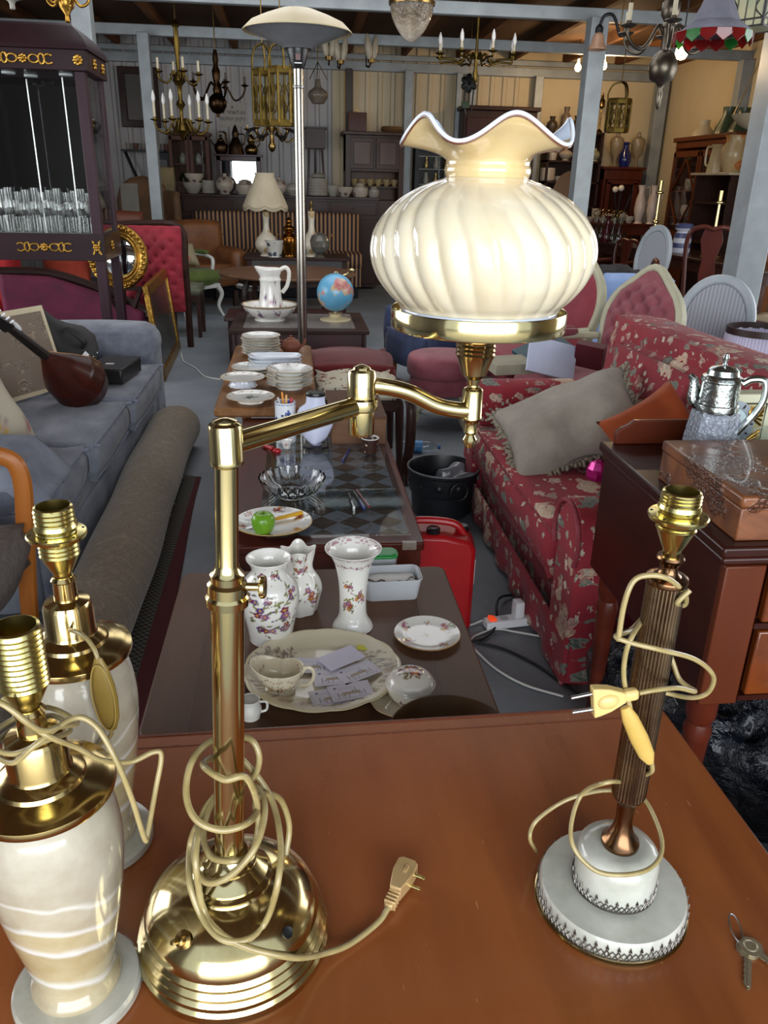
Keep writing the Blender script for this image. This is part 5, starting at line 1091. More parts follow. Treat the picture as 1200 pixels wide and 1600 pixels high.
# claret jug
JP_=Vector((atY(1110,690,1.7).x,1.70,DT));s=dep(JP_+Vector((0,0,.1)))/F;cj=T('claret_jug','silver-mounted cut-glass claret jug standing behind the carved box','jug',JP_,FACE(JP_)+R(90))
zt=hgt(JP_,596)-DT;zb=hgt(JP_,640)-DT;zl=hgt(JP_,583)-DT;zf=hgt(JP_,551)-DT
m,t,b=nt('diamond_cut_glass');setp(b,rough=.08,ior=1.45,trans=.55);b.inputs['Base Color'].default_value=C('#c9d2e2');vo=N(t,'ShaderNodeTexVoronoi');vo.inputs['Scale'].default_value=110;t.links.new(coords(t),vo.inputs[0]);bump(t,b,vo.outputs[0],1.0,.006);DCG=m
def hexm(a,r,z,j):q=(a%(PI/3))-PI/6;return r*math.cos(PI/6)/math.cos(q)if j<40 else r,z
MB().lathe([(0,0),(43*s,0),(44*s,.01),(41*s,zb*.5),(36*s,zb*.96),(31*s,zb),(0,zb)],60,mod=hexm).build('glass_body',DCG,cj,25)
MB().lathe([(0,zb-.002),(31*s,zb-.002),(32*s,zb+.004),(31*s,zb+.014),(29.5*s,zb+.016),(28.5*s,zt),(31*s,zt+.003),(31*s,zt+.006),(0,zt+.006)],48).build('silver_collar',metal('chased_silver','#cfd6d4','#8f9896',.2,40,.2,.35,90),cj,30)
MB().lathe([(0,zt+.005),(31*s,zt+.006),(29*s,zt+.012),(24*s,zt+.016),(22*s,zl+.008),(17*s,zl+.014),(4*s,zl+.018),(3*s,zl+.022),(5*s,zf-.012),(3*s,zf-.003),(0,zf)],40).build('lid',metal('chased_silver','#cfd6d4'),cj,30)
MB().tube([(-27*s,0,zb+.012),(-36*s,0,zb+.022),(-39*s,0,zt-.006),(-47*s,0,zt+.008)],lambda u:(13-9*u)*s,10,sm=5).build('spout',metal('chased_silver','#cfd6d4'),cj)
MB().tube([(30*s,0,zt),(42*s,0,zt+.012),(60*s,0,zt+.01),(63*s,0,zt-.03),(54*s,0,zb),(40*s,0,zb-.035),(34*s,0,zb-.05)],lambda u:(5+2*abs(.5-u))*s,10,sm=6).build('handle',SILVER,cj)
# cream framed clock
ck_=T('clock','cream framed clock with a silvered dial behind the claret jug','clock',(atY(1143,660,1.77).x-.095,1.80,DT),0);ztc=hgt((1.13,1.8),612)-DT
MB().box((.18,0,ztc/2),(.3,.05,ztc)).build('frame',plain('cream_lacquer','#cfcdb0','#bfc0a4',4,rough=.4),ck_,bevel=.004)
MB().box((.105,-.026,ztc*.44),(.14,.004,ztc*.8)).build('gilt_plate',plain('pale_gilt','#c0b888','#a8a070',8,rough=.4,metal=.4),ck_)
MB().tube([(.105+sx*.072,-.03,ztc*.44+sz*ztc*.41)for sx,sz in ((-1,-1),(1,-1),(1,1),(-1,1))],.0022,6,closed=True).build('black_line',BLACKP,ck_)
Md=Matrix.Translation((.095,-.029,hgt((1.1,1.77),662)-DT))@Matrix.Rotation(R(90),4,'X')
MB().lathe([(.04,0),(.058,0),(.058,.003),(.04,.003)],48,M=Md,close=True).build('chapter_ring',plain('silver_grey','#9aa3ac','#aeb6bc',20,rough=.35,metal=.4),ck_);MB().cyl((0,0,.0),.0395,.002,48,M=Md).build('dial',plain('pale_dial','#b9cdd2','#c6d6d8',10,rough=.35),ck_)
q=MB()
for k in range(12):a=k*PI/6;q.box((.049*math.cos(a),.049*math.sin(a),.0036),(.01,.004,.0012),rot=(0,0,a),M=Md)
q.build('numeral',BLACKP,ck_,0)
q=MB().bar((0,0,.005),(.016,.02,.005),.004,.001).bar((0,0,.006),(-.03,-.012,.006),.003,.001);o=q.build('hands',IRON,ck_,0);o.matrix_basis=Md
for sx,sz in ((-1,1),(1,1),(1,-1),(-1,-1)):
 q=MB()
 for k in range(4):q.tube([(.105+sx*(.066-.01*k),-.03,ztc*.44+sz*ztc*.36),(.105+sx*(.055-.008*k),-.034,ztc*.44+sz*(ztc*.36-.02)),(.105+sx*.066,-.03,ztc*.44+sz*(ztc*.36-.012*k-.01))],.003,6,sm=3)
 q.build('gilt_spandrel',GILT,ck_)
o=MB().ball((0,0,.052),.05,28,16).cyl((0,0,0),.03,.006).build('glass_paperweight',glass('dome_glass','#f4f8f8',.03,1.45),None,180,loc=(atY(1204,660,1.66).x,1.66,DT));tag(o,'clear glass globe beside the clock at the frame edge','paperweight')
# black rubbish bags under and beside the dresser
m,t,b=nt('black_polythene');setp(b,rough=.2,coat=.3);v=coords(t)
b.inputs['Base Color'].default_value=C('#10131c');n1=nz(t,v,7,6,.7,.8);vo=N(t,'ShaderNodeTexVoronoi');vo.feature='SMOOTH_F1';vo.inputs['Scale'].default_value=16;nv=N(t,'ShaderNodeVectorMath');t.links.new(v,vo.inputs[0])  # blue sky reflection is tinted into the black base colour
bump(t,b,mth(t,'ADD',n1,mth(t,'MULTIPLY',vo.outputs[0],.7)),1.0,.05);BAG=m
def bag(label,P,d,seed):
 mb=MB().ball((0,0,d[2]),d,72,44)
 for v_ in mb.b.verts:
  p=v_.co.copy();n_=abs(noise.noise(p*5+Vector((seed*7,0,0))))+.6*abs(noise.noise(p*11+Vector((0,seed*5,0))))+.3*abs(noise.noise(p*24))
  v_.co=Vector((p.x*(1.08-.28*n_),p.y*(1.08-.28*n_),max(0,p.z*(1.05-.3*n_))))
 o=mb.build('rubbish_bag',BAG,None,180,loc=P);return tag(o,label,'bag','black rubbish bags')
bag('large black rubbish bag on the floor right of the desk',(1.02,.92,0),(.36,.26,.24),1);bag('black rubbish bag bulging under the dresser between its legs',(1.2,1.55,0),(.3,.28,.26),2)
bag('black rubbish bag pushed under the dresser beside the sofa arm',(.98,1.83,0),(.17,.2,.2),3);bag('black rubbish bag at the lower right, in front of the others',(1.0,.42,0),(.34,.24,.22),4)
# armchairs behind the sofa
CRF=plain('grey_cream_paint','#b9b59a','#a8a78e',9,rough=.45);PNKV=plain('dusky_pink_velvet','#7c3a44','#93525a',8,rough=.8,sheen=.6);REDM=plain('dusky_red_velvet','#7a2230','#8c3440',8,rough=.8,sheen=.5)
def back_outline(w,h,n=26,crest=.05):
 L_=[(-w*.40,0),(w*.40,0)]
 for k in range(n+1):
  a=-.25+(PI+.5)*k/n;x=w*.5*math.cos(a);y=h*.55+h*.42*math.sin(a)+crest*max(0,math.sin(a))**14
  L_.append((x,y))
 return L_
def armchair(name,label,P,rz,mat,tuft,w=.66,h=.62,sz=.44,depth=.62,arms=True,group=None,crest=.05,frame=None,lean=.2):
 fr=frame or CRF;o=T(name,label,'chair',P,rz,group)
 ol=back_outline(w,h,26,crest);inn=[(x*.86,.03+(y)*.9)for x,y in ol]
 Mb=Matrix.Translation((0,depth/2-.03,sz))@Matrix.Rotation(R(90)-lean,4,'X')
 MB().ring(ol,inn,.055,Mb).build('back_frame',fr,o,40,bevel=.012)
 def cov(u,v):
  x=(u-.5)*w*.86;yy=.03+v*h*.9
  lim=np.interp(v,[0,.35,.62,.85,.97,1],[.8,.97,1.0,.78,.36,.0]);x*=lim
  g=(1-(2*u-1)**4)*min(1,6*v,6*(1-v)+.1);z=.05+.035*g
  if tuft:
   a_,b_=x/(w*.19),(v*h)/(w*.19);d1=math.hypot(a_-round(a_),b_-round(b_));d2=math.hypot(a_-math.floor(a_)-.5,b_-math.floor(b_)-.5);z-=.03*g*math.exp(-(min(d1,d2)/.2)**2)
   z+=.012*g*abs(math.sin(PI*(a_+b_)))*abs(math.sin(PI*(a_-b_)))-.006*g
  return (x,yy,z)
 MB().grid(cov,56,56,Mb).build('back_cover',mat,o,180);MB().prism(inn,.05,Mb).build('back_web',mat,o,30)
 MB().soft((0,0,sz-.0),(w*.95,depth,.15),.06,.03,10).build('seat',mat,o,180);MB().box((0,0,sz-.1),(w*.98,depth*1.0,.06)).build('seat_rail',fr,o,bevel=.012)
 for sx in (-1,1):
  MB().tube([(sx*w*.44,-depth*.44,sz-.1),(sx*w*.5,-depth*.5,sz-.2),(sx*w*.45,-depth*.45,.12),(sx*w*.5,-depth*.52,0)],lambda u:.034-.02*u+.006*(u>.95),10,sm=5).build('leg',fr,o)
  MB().tube([(sx*w*.4,depth*.42,sz-.1),(sx*w*.41,depth*.52,0)],.022,8).build('leg',fr,o)
  if arms:
   a_=MB().tube([(sx*w*.45,depth*.42,sz+.24),(sx*w*.52,depth*.1,sz+.24),(sx*w*.53,-depth*.2,sz+.21),(sx*w*.5,-depth*.3,sz+.16),(sx*w*.47,-depth*.28,sz+.02),(sx*w*.46,-depth*.3,sz-.08)],.022,10,sm=5).build('arm',fr,o)
   MB().soft((sx*w*.52,depth*.04,sz+.265),(.06,.2,.04),.018,.006,5).build('arm_pad',mat,a_,180)
 return o
armchair('armchair','pale framed armchair in plain red velvet behind the lamp shade',(1.57,5.36,0),-1.35,REDM,False,.72,.68,group='cream framed armchairs')
armchair('armchair','cream framed armchair with deeply buttoned dusky pink back',(1.75,4.56,0),-1.25,PNKV,True,.68,.66,group='cream framed armchairs',crest=.07)
ps=T('tub_stool','round dusky pink upholstered stool with pale cabriole legs','stool',(1.0,5.36,0));MB().lathe([(p.x,p.y)for p in smooth([(a,b_,0)for a,b_ in [(0,.22),(.21,.22),(.235,.25),(.23,.31),(.225,.33),(.25,.35),(.25,.44),(.21,.48),(0,.495)]],3)],48).build('cushion',PNKV,ps,60)
for k in range(4):a=.5+k*PI/2;MB().tube([(.2*math.cos(a),.2*math.sin(a),.23),(.25*math.cos(a),.25*math.sin(a),.16),(.22*math.cos(a),.22*math.sin(a),.06),(.27*math.cos(a),.27*math.sin(a),0)],lambda u:.03-.016*u,8,sm=4).build('leg',CRF,ps)
NAVY=plain('navy_velvet','#1b2542','#27345a',9,rough=.8,sheen=.5)
nv_=T('navy_armchair','low navy blue upholstered armchair behind the pink stool','chair',(1.16,6.35,0),-1.2)
MB().soft((0,0,.34),(.66,.7,.26),.06,.02,10,.01,2).build('seat',NAVY,nv_,180);MB().soft((0,.3,.62),(.7,.2,.6),.08,.02,10,rot=(-.15,0,0)).build('backrest',NAVY,nv_,180)
for sx in (-1,1):
 MB().soft((sx*.36,.02,.45),(.15,.68,.36),.06,.01,8).build('arm',NAVY,nv_,180)
 for sy in (-1,1):MB().box((sx*.3,sy*.28,.1),(.05,.05,.22),taper=.7).build('leg',MIDW,nv_)
# folders on the red chair, pale boards
def slabthing(name,label,cat,P,d,rot,mat,bevel=.003):
 o=MB().box((0,0,0),d).build(name,mat,None,0,bevel=bevel,loc=P,rot=rot);return tag(o,label,cat)
P=atY(852,548,4.6);slabthing('folder','dark teal folder lying on the armchair seat','folder',P,(.34,.22,.02),(.35,-.25,.5),plain('teal_card','#1c3f4a','#23505c',6,rough=.5))
P=atY(862,560,4.3);slabthing('pale_book','open pale blue-white book propped above the far sofa arm','book',P+Vector((0,0,.0)),(.3,.02,.2),(-.4,.25,.15),plain('pale_blue_paper','#b6c0da','#c4cce0',6,rough=.6))
P=atY(795,570,4.4);slabthing('parcel','flat cream parcel behind the far sofa arm','parcel',P,(.24,.18,.06),(.1,0,.2),plain('cream_paper','#a9a48f','#96927e',8,rough=.8))
P=atY(922,555,4.3);slabthing('red_box','small dark red box tilted beside the buttoned armchair','box',P,(.16,.06,.14),(.3,.1,-.6),plain('dark_red_card','#5a131d','#4a1018',6,rough=.6))
# light blue side chair and the two white oval-backed chairs
BLU=plain('pale_blue_cloth','#7f9ccf','#93add9',6,rough=.8);STRP=stripes('grey_striped_cloth','#8e929c','#a4a7ae',42,'X',.85)
lb=T('blue_side_chair','pale blue upholstered chair standing behind the buttoned armchair','chair',(2.32,5.62,0),-.8);MB().soft((0,.2,.7),(.5,.12,.52),.05,.02,8,rot=(-.15,0,0)).build('backrest',BLU,lb,180);MB().soft((0,-.08,.44),(.58,.55,.14),.05,.02,8).build('seat',BLU,lb,180)
for sx in (-1,1):
 for sy in (-1,1):MB().box((sx*.25,sy*.22,.19),(.045,.045,.38),taper=.7).build('leg',DARKW,lb)
WHTP=plain('grey_white_paint','#a9b1b8','#98a1a8',8,rough=.45)
def oval_chair(label,P,rz,w,h,bz):
 o=T('oval_back_chair',label,'chair',P,rz,'white oval-backed chairs');n=40
 out=[(w/2*math.cos(2*PI*k/n),h/2+h/2*math.sin(2*PI*k/n))for k in range(n)];inn=[(x*.77,h/2+(y-h/2)*.8)for x,y in out]
 Mb=Matrix.Translation((0,.24,bz))@Matrix.Rotation(R(90)-.14,4,'X');MB().ring(out,inn,.05,Mb).build('back_frame',WHTP,o,40,bevel=.014)
 MB().prism(inn,.03,Mb,(0,0,.01)).build('back_panel',STRP,o,30,bevel=.008);MB().soft((0,0,.45),(.5,.5,.11),.04,.02,8).build('seat',STRP,o,180);MB().box((0,0,.385),(.52,.52,.05)).build('seat_rail',WHTP,o,bevel=.01)
 for sx in (-1,1):
  MB().lathe([(0,0),(.014,0),(.026,.33),(.03,.37),(0,.37)],16,c=(sx*.22,-.22,0)).build('leg',WHTP,o);MB().tube([(sx*.2,.24,.37),(sx*.21,.28,0)],.02,8).build('leg',WHTP,o);MB().tube([(sx*w*.3,.25,.4),(sx*w*.33,.245,bz+.1)],.018,8).build('stile',WHTP,o)
 return o
oval_chair('white oval-backed chair just behind the red sofa',(2.5,4.78,0),-.8,.5,.58,.48)
oval_chair('white oval-backed chair drawn up to the long glassware table',(3.62,8.6,0),-1.2,.5,.7,.5)
# fiddle-back chair
def fiddle(label,P,rz,top,group='dark dining chairs',arms=False):
 o=T('fiddle_back_chair',label,'chair',P,rz,group);CHW=wood('chair_mahogany','#34130b','#54231a','z',5,.2,.6);h=top-.45;Mb=Matrix.Translation((0,.21,.45))@Matrix.Rotation(R(90)-.1,4,'X')
 for sx in (-1,1):MB().tube([Mb@Vector((sx*.17,0,0)),Mb@Vector((sx*.19,h*.35,0)),Mb@Vector((sx*.215,h*.7,.01)),Mb@Vector((sx*.2,h*.93,.0)),Mb@Vector((sx*.1,h,0)),Mb@Vector((0,h*.975,0))],.021,10,sm=5).build('back_frame',CHW,o)
 MB().prism([(-.05,0),(.05,0),(.045,h*.2),(.075,h*.45),(.06,h*.62),(.1,h*.85),(.07,h*.99),(-.07,h*.99),(-.1,h*.85),(-.06,h*.62),(-.075,h*.45),(-.045,h*.2)],.016,Mb).build('splat',CHW,o,30,bevel=.004)
 MB().soft((0,0,.45),(.46,.44,.06),.025,.015,6).build('seat',plain('cream_seat','#a08f74','#8f8068',8,rough=.8),o,180);MB().box((0,0,.41),(.48,.46,.06)).build('seat_rail',CHW,o,bevel=.008)
 for sx in (-1,1):
  MB().tube([(sx*.21,-.2,.4),(sx*.235,-.235,.28),(sx*.2,-.2,.08),(sx*.22,-.23,0)],lambda u:.032-.014*u,10,sm=4).build('leg',CHW,o);MB().tube([(sx*.18,.2,.42),(sx*.19,.27,0)],.02,8).build('leg',CHW,o)
  if arms:MB().tube([(sx*.21,.2,.72),(sx*.27,0,.7),(sx*.26,-.15,.67),(sx*.24,-.12,.45)],.019,8,sm=4).build('arm',CHW,o)
 return o
fiddle('dark fiddle-back dining chair beside the blue-grey post',(4.0,7.7,0),PI-.5,1.24)
fiddle('dark chair with a cream seat, right of the blue-grey post',(4.55,7.1,0),-.9,.98);fiddle('dark carver chair tucked under the far end of the glassware table',(3.85,9.9,0),-1.3,.96,arms=True);fiddle('dark carver chair in front of the white oval chair at the table',(3.3,7.95,0),-1.9,.9,arms=True)
o=MB().soft((0,0,0),(.46,.42,.22),.1,.02,14,.07,4).build('dark_jacket',plain('charcoal_cloth','#1c1a1c','#262426',8,rough=.9),None,180,loc=(2.78,7.1,.78));tag(o,'charcoal jacket heaped over the chairs behind the pale blue chair','jacket')
ch_=T('side_chair','dark low chair carrying the charcoal jacket','chair',(2.78,7.1,0));MB().box((0,0,.42),(.5,.5,.06)).build('seat',DARKW,ch_,bevel=.01);MB().box((0,.23,.55),(.46,.03,.24)).build('backrest',DARKW,ch_,bevel=.01)
for sx in (-1,1):
 for sy in (-1,1):MB().box((sx*.2,sy*.2,.2),(.04,.04,.4),taper=.7).build('leg',DARKW,ch_)
# drum lamp shade on a stand behind the sofa
P=atY(1188,545,4.35);ls=T('floor_lamp','floor lamp with a pleated lilac-white shade and dark brown rims','lamp',(P.x,4.35,0));zt=hgt((P.x,4.35),515);r0_=.2
m,t,b=nt('pleated_lilac');setp(b,rough=.8);c_=t.nodes.new('ShaderNodeTexCoord');s3=t.nodes.new('ShaderNodeSeparateXYZ');t.links.new(c_.outputs['Object'],s3.inputs[0]);an=mth(t,'ARCTAN2',s3.outputs[1],s3.outputs[0]);t.links.new(ramp(t,mth(t,'FRACT',mth(t,'MULTIPLY',an,11)),[(0,'#b9b4d0'),(.5,'#cdc9de'),(.9,'#a9a4c2')]),b.inputs['Base Color'])
MB().lathe([(r0_*1.12,zt-.26),(r0_,zt-.02)],64,mod=lambda a,r,z,j:(r*(1+.008*math.cos(44*a)),z)).build('lamp_shade',m,ls,180,solid=.004)
BRM=plain('dark_brown_trim','#2a1712',rough=.5)
MB().lathe([(r0_*.99,zt-.025),(r0_*1.02,zt-.025),(r0_*1.01,zt+.012),(r0_*.97,zt+.012)],64,close=True).build('rim_trim',BRM,ls,40);MB().lathe([(r0_*1.1,zt-.265),(r0_*1.135,zt-.265),(r0_*1.13,zt-.245),(r0_*1.1,zt-.245)],64,close=True).build('rim_trim',BRM,ls,40)
MB().lathe([(0,0),(.14,0),(.14,.02),(.03,.04),(.013,.06),(.013,zt-.1),(0,zt-.1)],24).build('stand',BRASSD,ls);MB().ball((0,0,zt-.07),(.028,.028,.045)).build('bulb',WHITEP,ls)
q=MB()
for k in range(3):a=k*2.1;q.tube([(0,0,zt-.1),(r0_*math.cos(a),r0_*math.sin(a),zt-.02)],.003,6)
q.build('shade_carrier',STEEL,ls)
# the long table of glassware by the right wall
lt=T('long_table','long dark dining table crowded with glassware along the right wall','table',(4.67,9.75,0),R(3.2));TW=wood('long_table_wood','#2a1610','#432419','y',3,.25,.5)
slab(lt,.68,4.5,.85,.03,TW,.02);MB().box((-.3,0,.76),(.02,4.3,.11)).box((.3,0,.76),(.02,4.3,.11)).box((0,-2.2,.76),(.6,.02,.11)).box((0,2.2,.76),(.6,.02,.11)).build('apron',TW,lt);legs4(lt,.64,4.4,.82,.07,TW)
st2=T('serving_table','narrow dark serving table with white china, behind the glassware table','table',((atY(903,345,12.6).x+atY(1012,345,12.6).x)/2,12.75,0));slab(st2,1.3,.5,1.05,.03,MAHOGX,.02);legs4(st2,1.25,.45,1.02,.06,MAHOG);MB().box((0,-.2,.95),(1.2,.02,.14)).build('apron',MAHOGX,st2)
DIMG=glass('dim_glass','#e9efe9',.04,1.5);ROSEG=plain('cranberry_glass','#6a2230',rough=.1,trans=.6)
def ware(name,label,cat,P,prof,mat,group=None,seg=24,handle=None,extra=None):
 o=T(name,label,cat,P,0,group);MB().lathe(prof,seg).build(name+'_body',mat,o,40)
 if handle:MB().tube(handle,.008,8,sm=4).build('handle',extra or mat,o)
 return o
zL=.85
for i,(px,py,mt,lb)in enumerate(((928,366,DIMG,'leftmost of the five handled decanters'),(937,369,DIMG,'second handled decanter from the left'),(945,368,ROSEG,'cranberry decanter among the clear ones'),(953,372,DIMG,'clear decanter right of the cranberry one'),(962,374,DIMG,'rightmost of the five handled decanters'))):
 P=atY(px,py-2,11.7-.22*i);P.x=max(4.3,P.x);P.z=zL;ware('decanter',lb+' on the long table','decanter',P,[(0,0),(.075,0),(.08,.02),(.06,.16),(.03,.22),(.022,.3),(.035,.34),(.03,.345),(0,.345)],mt,'handled decanters',20,[(.03,0,.31),(.075,0,.37),(.02,0,.42),(-.06,0,.37),(-.03,0,.31)],BRASSD)
rq=random.Random(11);items=[]
TALL=[(0,0),(.035,0),(.008,.01),(.008,.09),(.035,.12),(.042,.19),(.04,.19),(.03,.12),(0,.1)]
sp_=[(975,377,'round glass flask',.12),(986,380,'glass goblet',.1),(1040,385,'small stemmed glass',.08),(1052,388,'glass tumbler',.1),(1063,384,'glass dish',.07),(1073,390,'glass jar',.12),(1150,402,'glass goblet beside the post',.12),(1160,405,'cut glass beaker',.1),(1048,380,'glass beaker',.09),(1078,382,'tall glass',.16)]
for i,(px,py,lb,hh)in enumerate(sp_):
 d=ray(px,py);t_=(zL-EYE.z)/d.z;P=EYE+d*t_;k=4.42/d.x;P=EYE+d*k if P.x<4.45 else P
 P=Vector((min(4.9,max(4.45-.05*(P.y-9),P.x)),min(11.8,max(7.7,P.y)),zL));q=hh/.19
 ware('wine_glass',lb+[' at the left of',' right of the decanters on',' at the middle of',' near the front edge of',' behind the fiddle-back chair on',' close to the jar on',' on',' at the right end of',' left of the striped jar on',' right of the striped jar on'][i]+' the long table','glass',P,[(a*max(.6,q),b_*q)for a,b_ in TALL],DIMG,'glasses on the long table',16)
P=Vector((atY(1070,350,9.6).x,9.6,zL));o=ware('lidded_jar','blue and white banded tall jar in the middle of the glassware','jar',P,[(0,0),(.1,0),(.105,.02),(.1,.2),(.07,.24),(.1,.27),(.105,.31),(.09,.33),(0,.335)],stripes('blue_banded_glaze','#c4c6d2','#4a4f74',9,'Z',.3))
P=Vector((atY(1034,360,10.0).x,9.95,zL));o=ware('dove_tureen','white bird-shaped tureen on the glassware table','tureen',P,[(0,0),(.1,0),(.14,.06),(.13,.12),(.06,.15),(0,.15)],plain('dull_white_glaze','#b9ada0','#a89c8e',6,rough=.3));MB().tube([(-.08,0,.1),(-.14,0,.2),(-.13,0,.25),(-.17,0,.24)],.03,8,sm=4).build('bird_head',plain('dull_white_glaze','#b9ada0'),o)
for i,(xx,lb)in enumerate(((st2.location.x+.4,'left white ewer with a looped handle, beside the serving table'),(st2.location.x+.56,'right white ewer with a curled handle behind the oval chair'))):
 P=Vector((xx,12.6-.1*i,1.05));ware('ewer',lb,'ewer',P,[(0,0),(.07,0),(.05,.03),(.085,.2),(.07,.35),(.04,.45),(.06,.55),(.05,.55),(0,.4)],plain('pinkish_glaze','#c9b8ae','#b8a69a',6,rough=.3),'white ewers',24,[(.045,0,.5),(.12,0,.52),(.13,0,.36),(.075,0,.25)])
def candlestick(name,label,P,h):
 o=T(name,label,'lamp',P);MB().lathe([(0,0),(.11,0),(.11,.02),(.05,.04),(.025,.07),(.022,h*.36),(.04,h*.38),(.04,h*.4),(.02,h*.42),(.016,h*.8),(.05,h*.82),(.05,h*.83),(.02,h*.85),(0,h*.85)],24).build('brass_column',BRASS,o,30)
 MB().lathe([(0,h*.85),(.022,h*.85),(.024,h),(.018,h),(0,h*.98)],16).build('lamp_socket',LATHEBR,o);return o
candlestick('brass_table_lamp','tall brass lamp without a shade behind the white oval chair',Vector((atY(1024,350,10.4).x,10.4,zL)),.8);candlestick('brass_table_lamp','brass candlestick lamp above the fiddle-back chair',Vector((atY(1118,355,9.0).x,9.0,zL)),.7)
for i,(x,y,hh,mt,lb)in enumerate(((4.5,7.75,.3,'a','pinkish vase at the near end of the glassware table'),(4.85,7.8,.2,'a','white cup stack at the near end of the long table'),(4.7,8.2,.26,'b','floral vase behind the fiddle-back chair splat'),(4.85,8.7,.22,'b','cream bowl stack at the wall side of the long table'))):
 ware('china_vase',lb,'vase',Vector((x,y,zL)),[(0,0),(.06,0),(.08,hh*.3),(.07,hh*.6),(.04,hh*.8),(.055,hh),(.045,hh),(0,hh*.7)],floral('china_print','#b9aea0',[(18,.4,.35,['#7a4a3c','#9a6a5a','#6a5a4a'],1)],.25))
# white china on the serving table
for i in range(9):
 x=st2.location.x-.56+i*.105;hh=[.1,.16,.08,.2,.09,.12,.07,.15,.1][i]
 ware('china_bowl',['low white bowl at the left end','white sauce boat second from the left','white saucer pile third from the left','tall white sugar pot fourth from the left','white dish in the middle','white teacup pile right of the middle','flat white dish third from the right','white coffee pot second from the right','white bowl at the right end'][i]+' of the serving table','china',Vector((x,12.66+.05*(i%2),1.05)),[(0,0),(.035,0),(.065,hh*.5),(.07,hh),(.06,hh),(.05,hh*.5),(0,.01)],plain('dull_white_glaze','#b9ada0'),'white china on the serving table',20)
# cane-backed round chair in front of the bookcase
P=atY(905,290,10.6);o=T('round_cane_chair','round wicker-backed chair in front of the dark bookcase','chair',(P.x,10.6,0),.2);WCK=floral('wicker','#6a4a2c',[(60,.5,.4,['#7a5836','#553a22'],3)],.7,.2,bmp=.4)
q=MB();q.lathe([(0,.04),(.15,.03),(.25,.0),(.265,-.01),(.25,-.02),(.12,.01),(0,.02)],40,M=Matrix.Translation((0,.2,1.42))@Matrix.Rotation(R(90),4,'X')@Matrix.Diagonal((1,1.22,1,1)));q.build('wicker_back',WCK,o,60)
MB().lathe([(0,.4),(.25,.4),(.28,.43),(.25,.46),(0,.47)],32).build('seat',WCK,o);
for k in range(4):a=.78+k*PI/2;MB().tube([(.2*math.cos(a),.2*math.sin(a),.42),(.24*math.cos(a),.24*math.sin(a),0)],.018,8).build('leg',MIDW,o)
for sx in (-.14,.14):MB().tube([(sx,.22,.42),(sx,.22,1.2)],.018,8).build('stile',MIDW,o)
# dark open bookcase with ceramics
P0,P1=atY(858,205,13.55),atY(945,205,13.55);bw=P1.x-P0.x;zt=P0.z;bc=T('bookcase','dark open bookcase full of white china by the back wall','bookcase',((P0.x+P1.x)/2,13.72,0))
for sx in (-1,1):MB().box((sx*(bw/2-.02),0,zt/2),(.04,.36,zt)).build('side_panel',DARKZ,bc,bevel=.003)
MB().box((0,.17,zt/2),(bw,.02,zt)).build('back_panel',DARKZ,bc)
shz=[hgt((P0.x,13.6),y)for y in (321,283,250)]
for z in [.1]+shz[:3]+[zt]:MB().box((0,0,z-.015),(bw,.36,.03)).build('shelf' if z<zt else 'top',DARKW,bc,bevel=.002)
DWG=plain('dull_white_glaze','#b9ada0')
TURE=[(0,0),(.06,0),(.05,.02),(.11,.07),(.12,.1),(.06,.15),(.02,.16),(.02,.19),(0,.2)]
for i,(fx,zi,pr,lb)in enumerate(((-.36,2,[(0,0),(.06,0),(.08,.15),(.05,.26),(.06,.32),(0,.32)],'tall cream jug at the left of the bookcase top shelf'),(-.12,2,TURE,'white tureen with a domed lid in the bookcase'),(.1,2,[(0,0),(.05,0),(.07,.06),(.05,.1),(0,.12)],'small white sugar bowl beside the tureen in the bookcase'),(.42,2,TURE,'leaf-green tureen at the right of the bookcase top shelf'),(-.42,1,[(0,0),(.1,0),(.12,.02),(.12,.2),(0,.2)],'stack of white plates at the left of the bookcase lower shelf'),(-.2,1,[(0,0),(.06,0),(.09,.08),(0,.08)],'white bowl beside the plate stack in the bookcase'),(-.38,0,TURE,'bluish tureen on the lowest visible bookcase shelf'),(-.15,0,[(0,0),(.07,0),(.1,.06),(0,.08)],'flat cream dish on the lowest visible bookcase shelf'))):
 ware('bookcase_china',lb,'china',Vector((bc.location.x+fx*bw,13.66,shz[2-zi]if False else [shz[0],shz[1],shz[2]][zi])),pr,DWG if i!=3 else plain('celadon_glaze','#9a9a7a','#8a8a6c',6,rough=.3),'china in the bookcase',24)
BRNZ=plain('dark_pottery','#3a3028','#4a3e32',8,rough=.4)
for i,(px,ww,hh,lb)in enumerate(((862,.09,.22,'dark squat jar on the bookcase, hidden by the shade rim'),(883,.09,.36,'slender patterned vase on top of the bookcase'),(901,.1,.24,'dark round-bellied vase on the bookcase left of the post'),(912,.05,.2,'small pale vase on the bookcase touching the post'))):
 P=atY(px,203,13.65);ware('pottery_vase',lb,'vase',Vector((P.x,13.65,zt)),[(0,0),(ww*.6,0),(ww,hh*.35),(ww*.85,hh*.6),(ww*.4,hh*.78),(ww*.55,hh),(0,hh*.98)],BRNZ if i%2==0 else plain('grey_pottery','#7a6a58','#5a4e42',10,rough=.4),'pottery on the bookcase',24)
P=atY(936,203,13.65);o=ware('oil_lamp_base','slim brass figure stand on the bookcase right of the post','ornament',Vector((P.x,13.65,zt)),[(0,0),(.06,0),(.05,.03),(.015,.06),(.015,.35),(.05,.38),(.05,.46),(.02,.5),(.02,.56),(0,.58)],BRASSD)
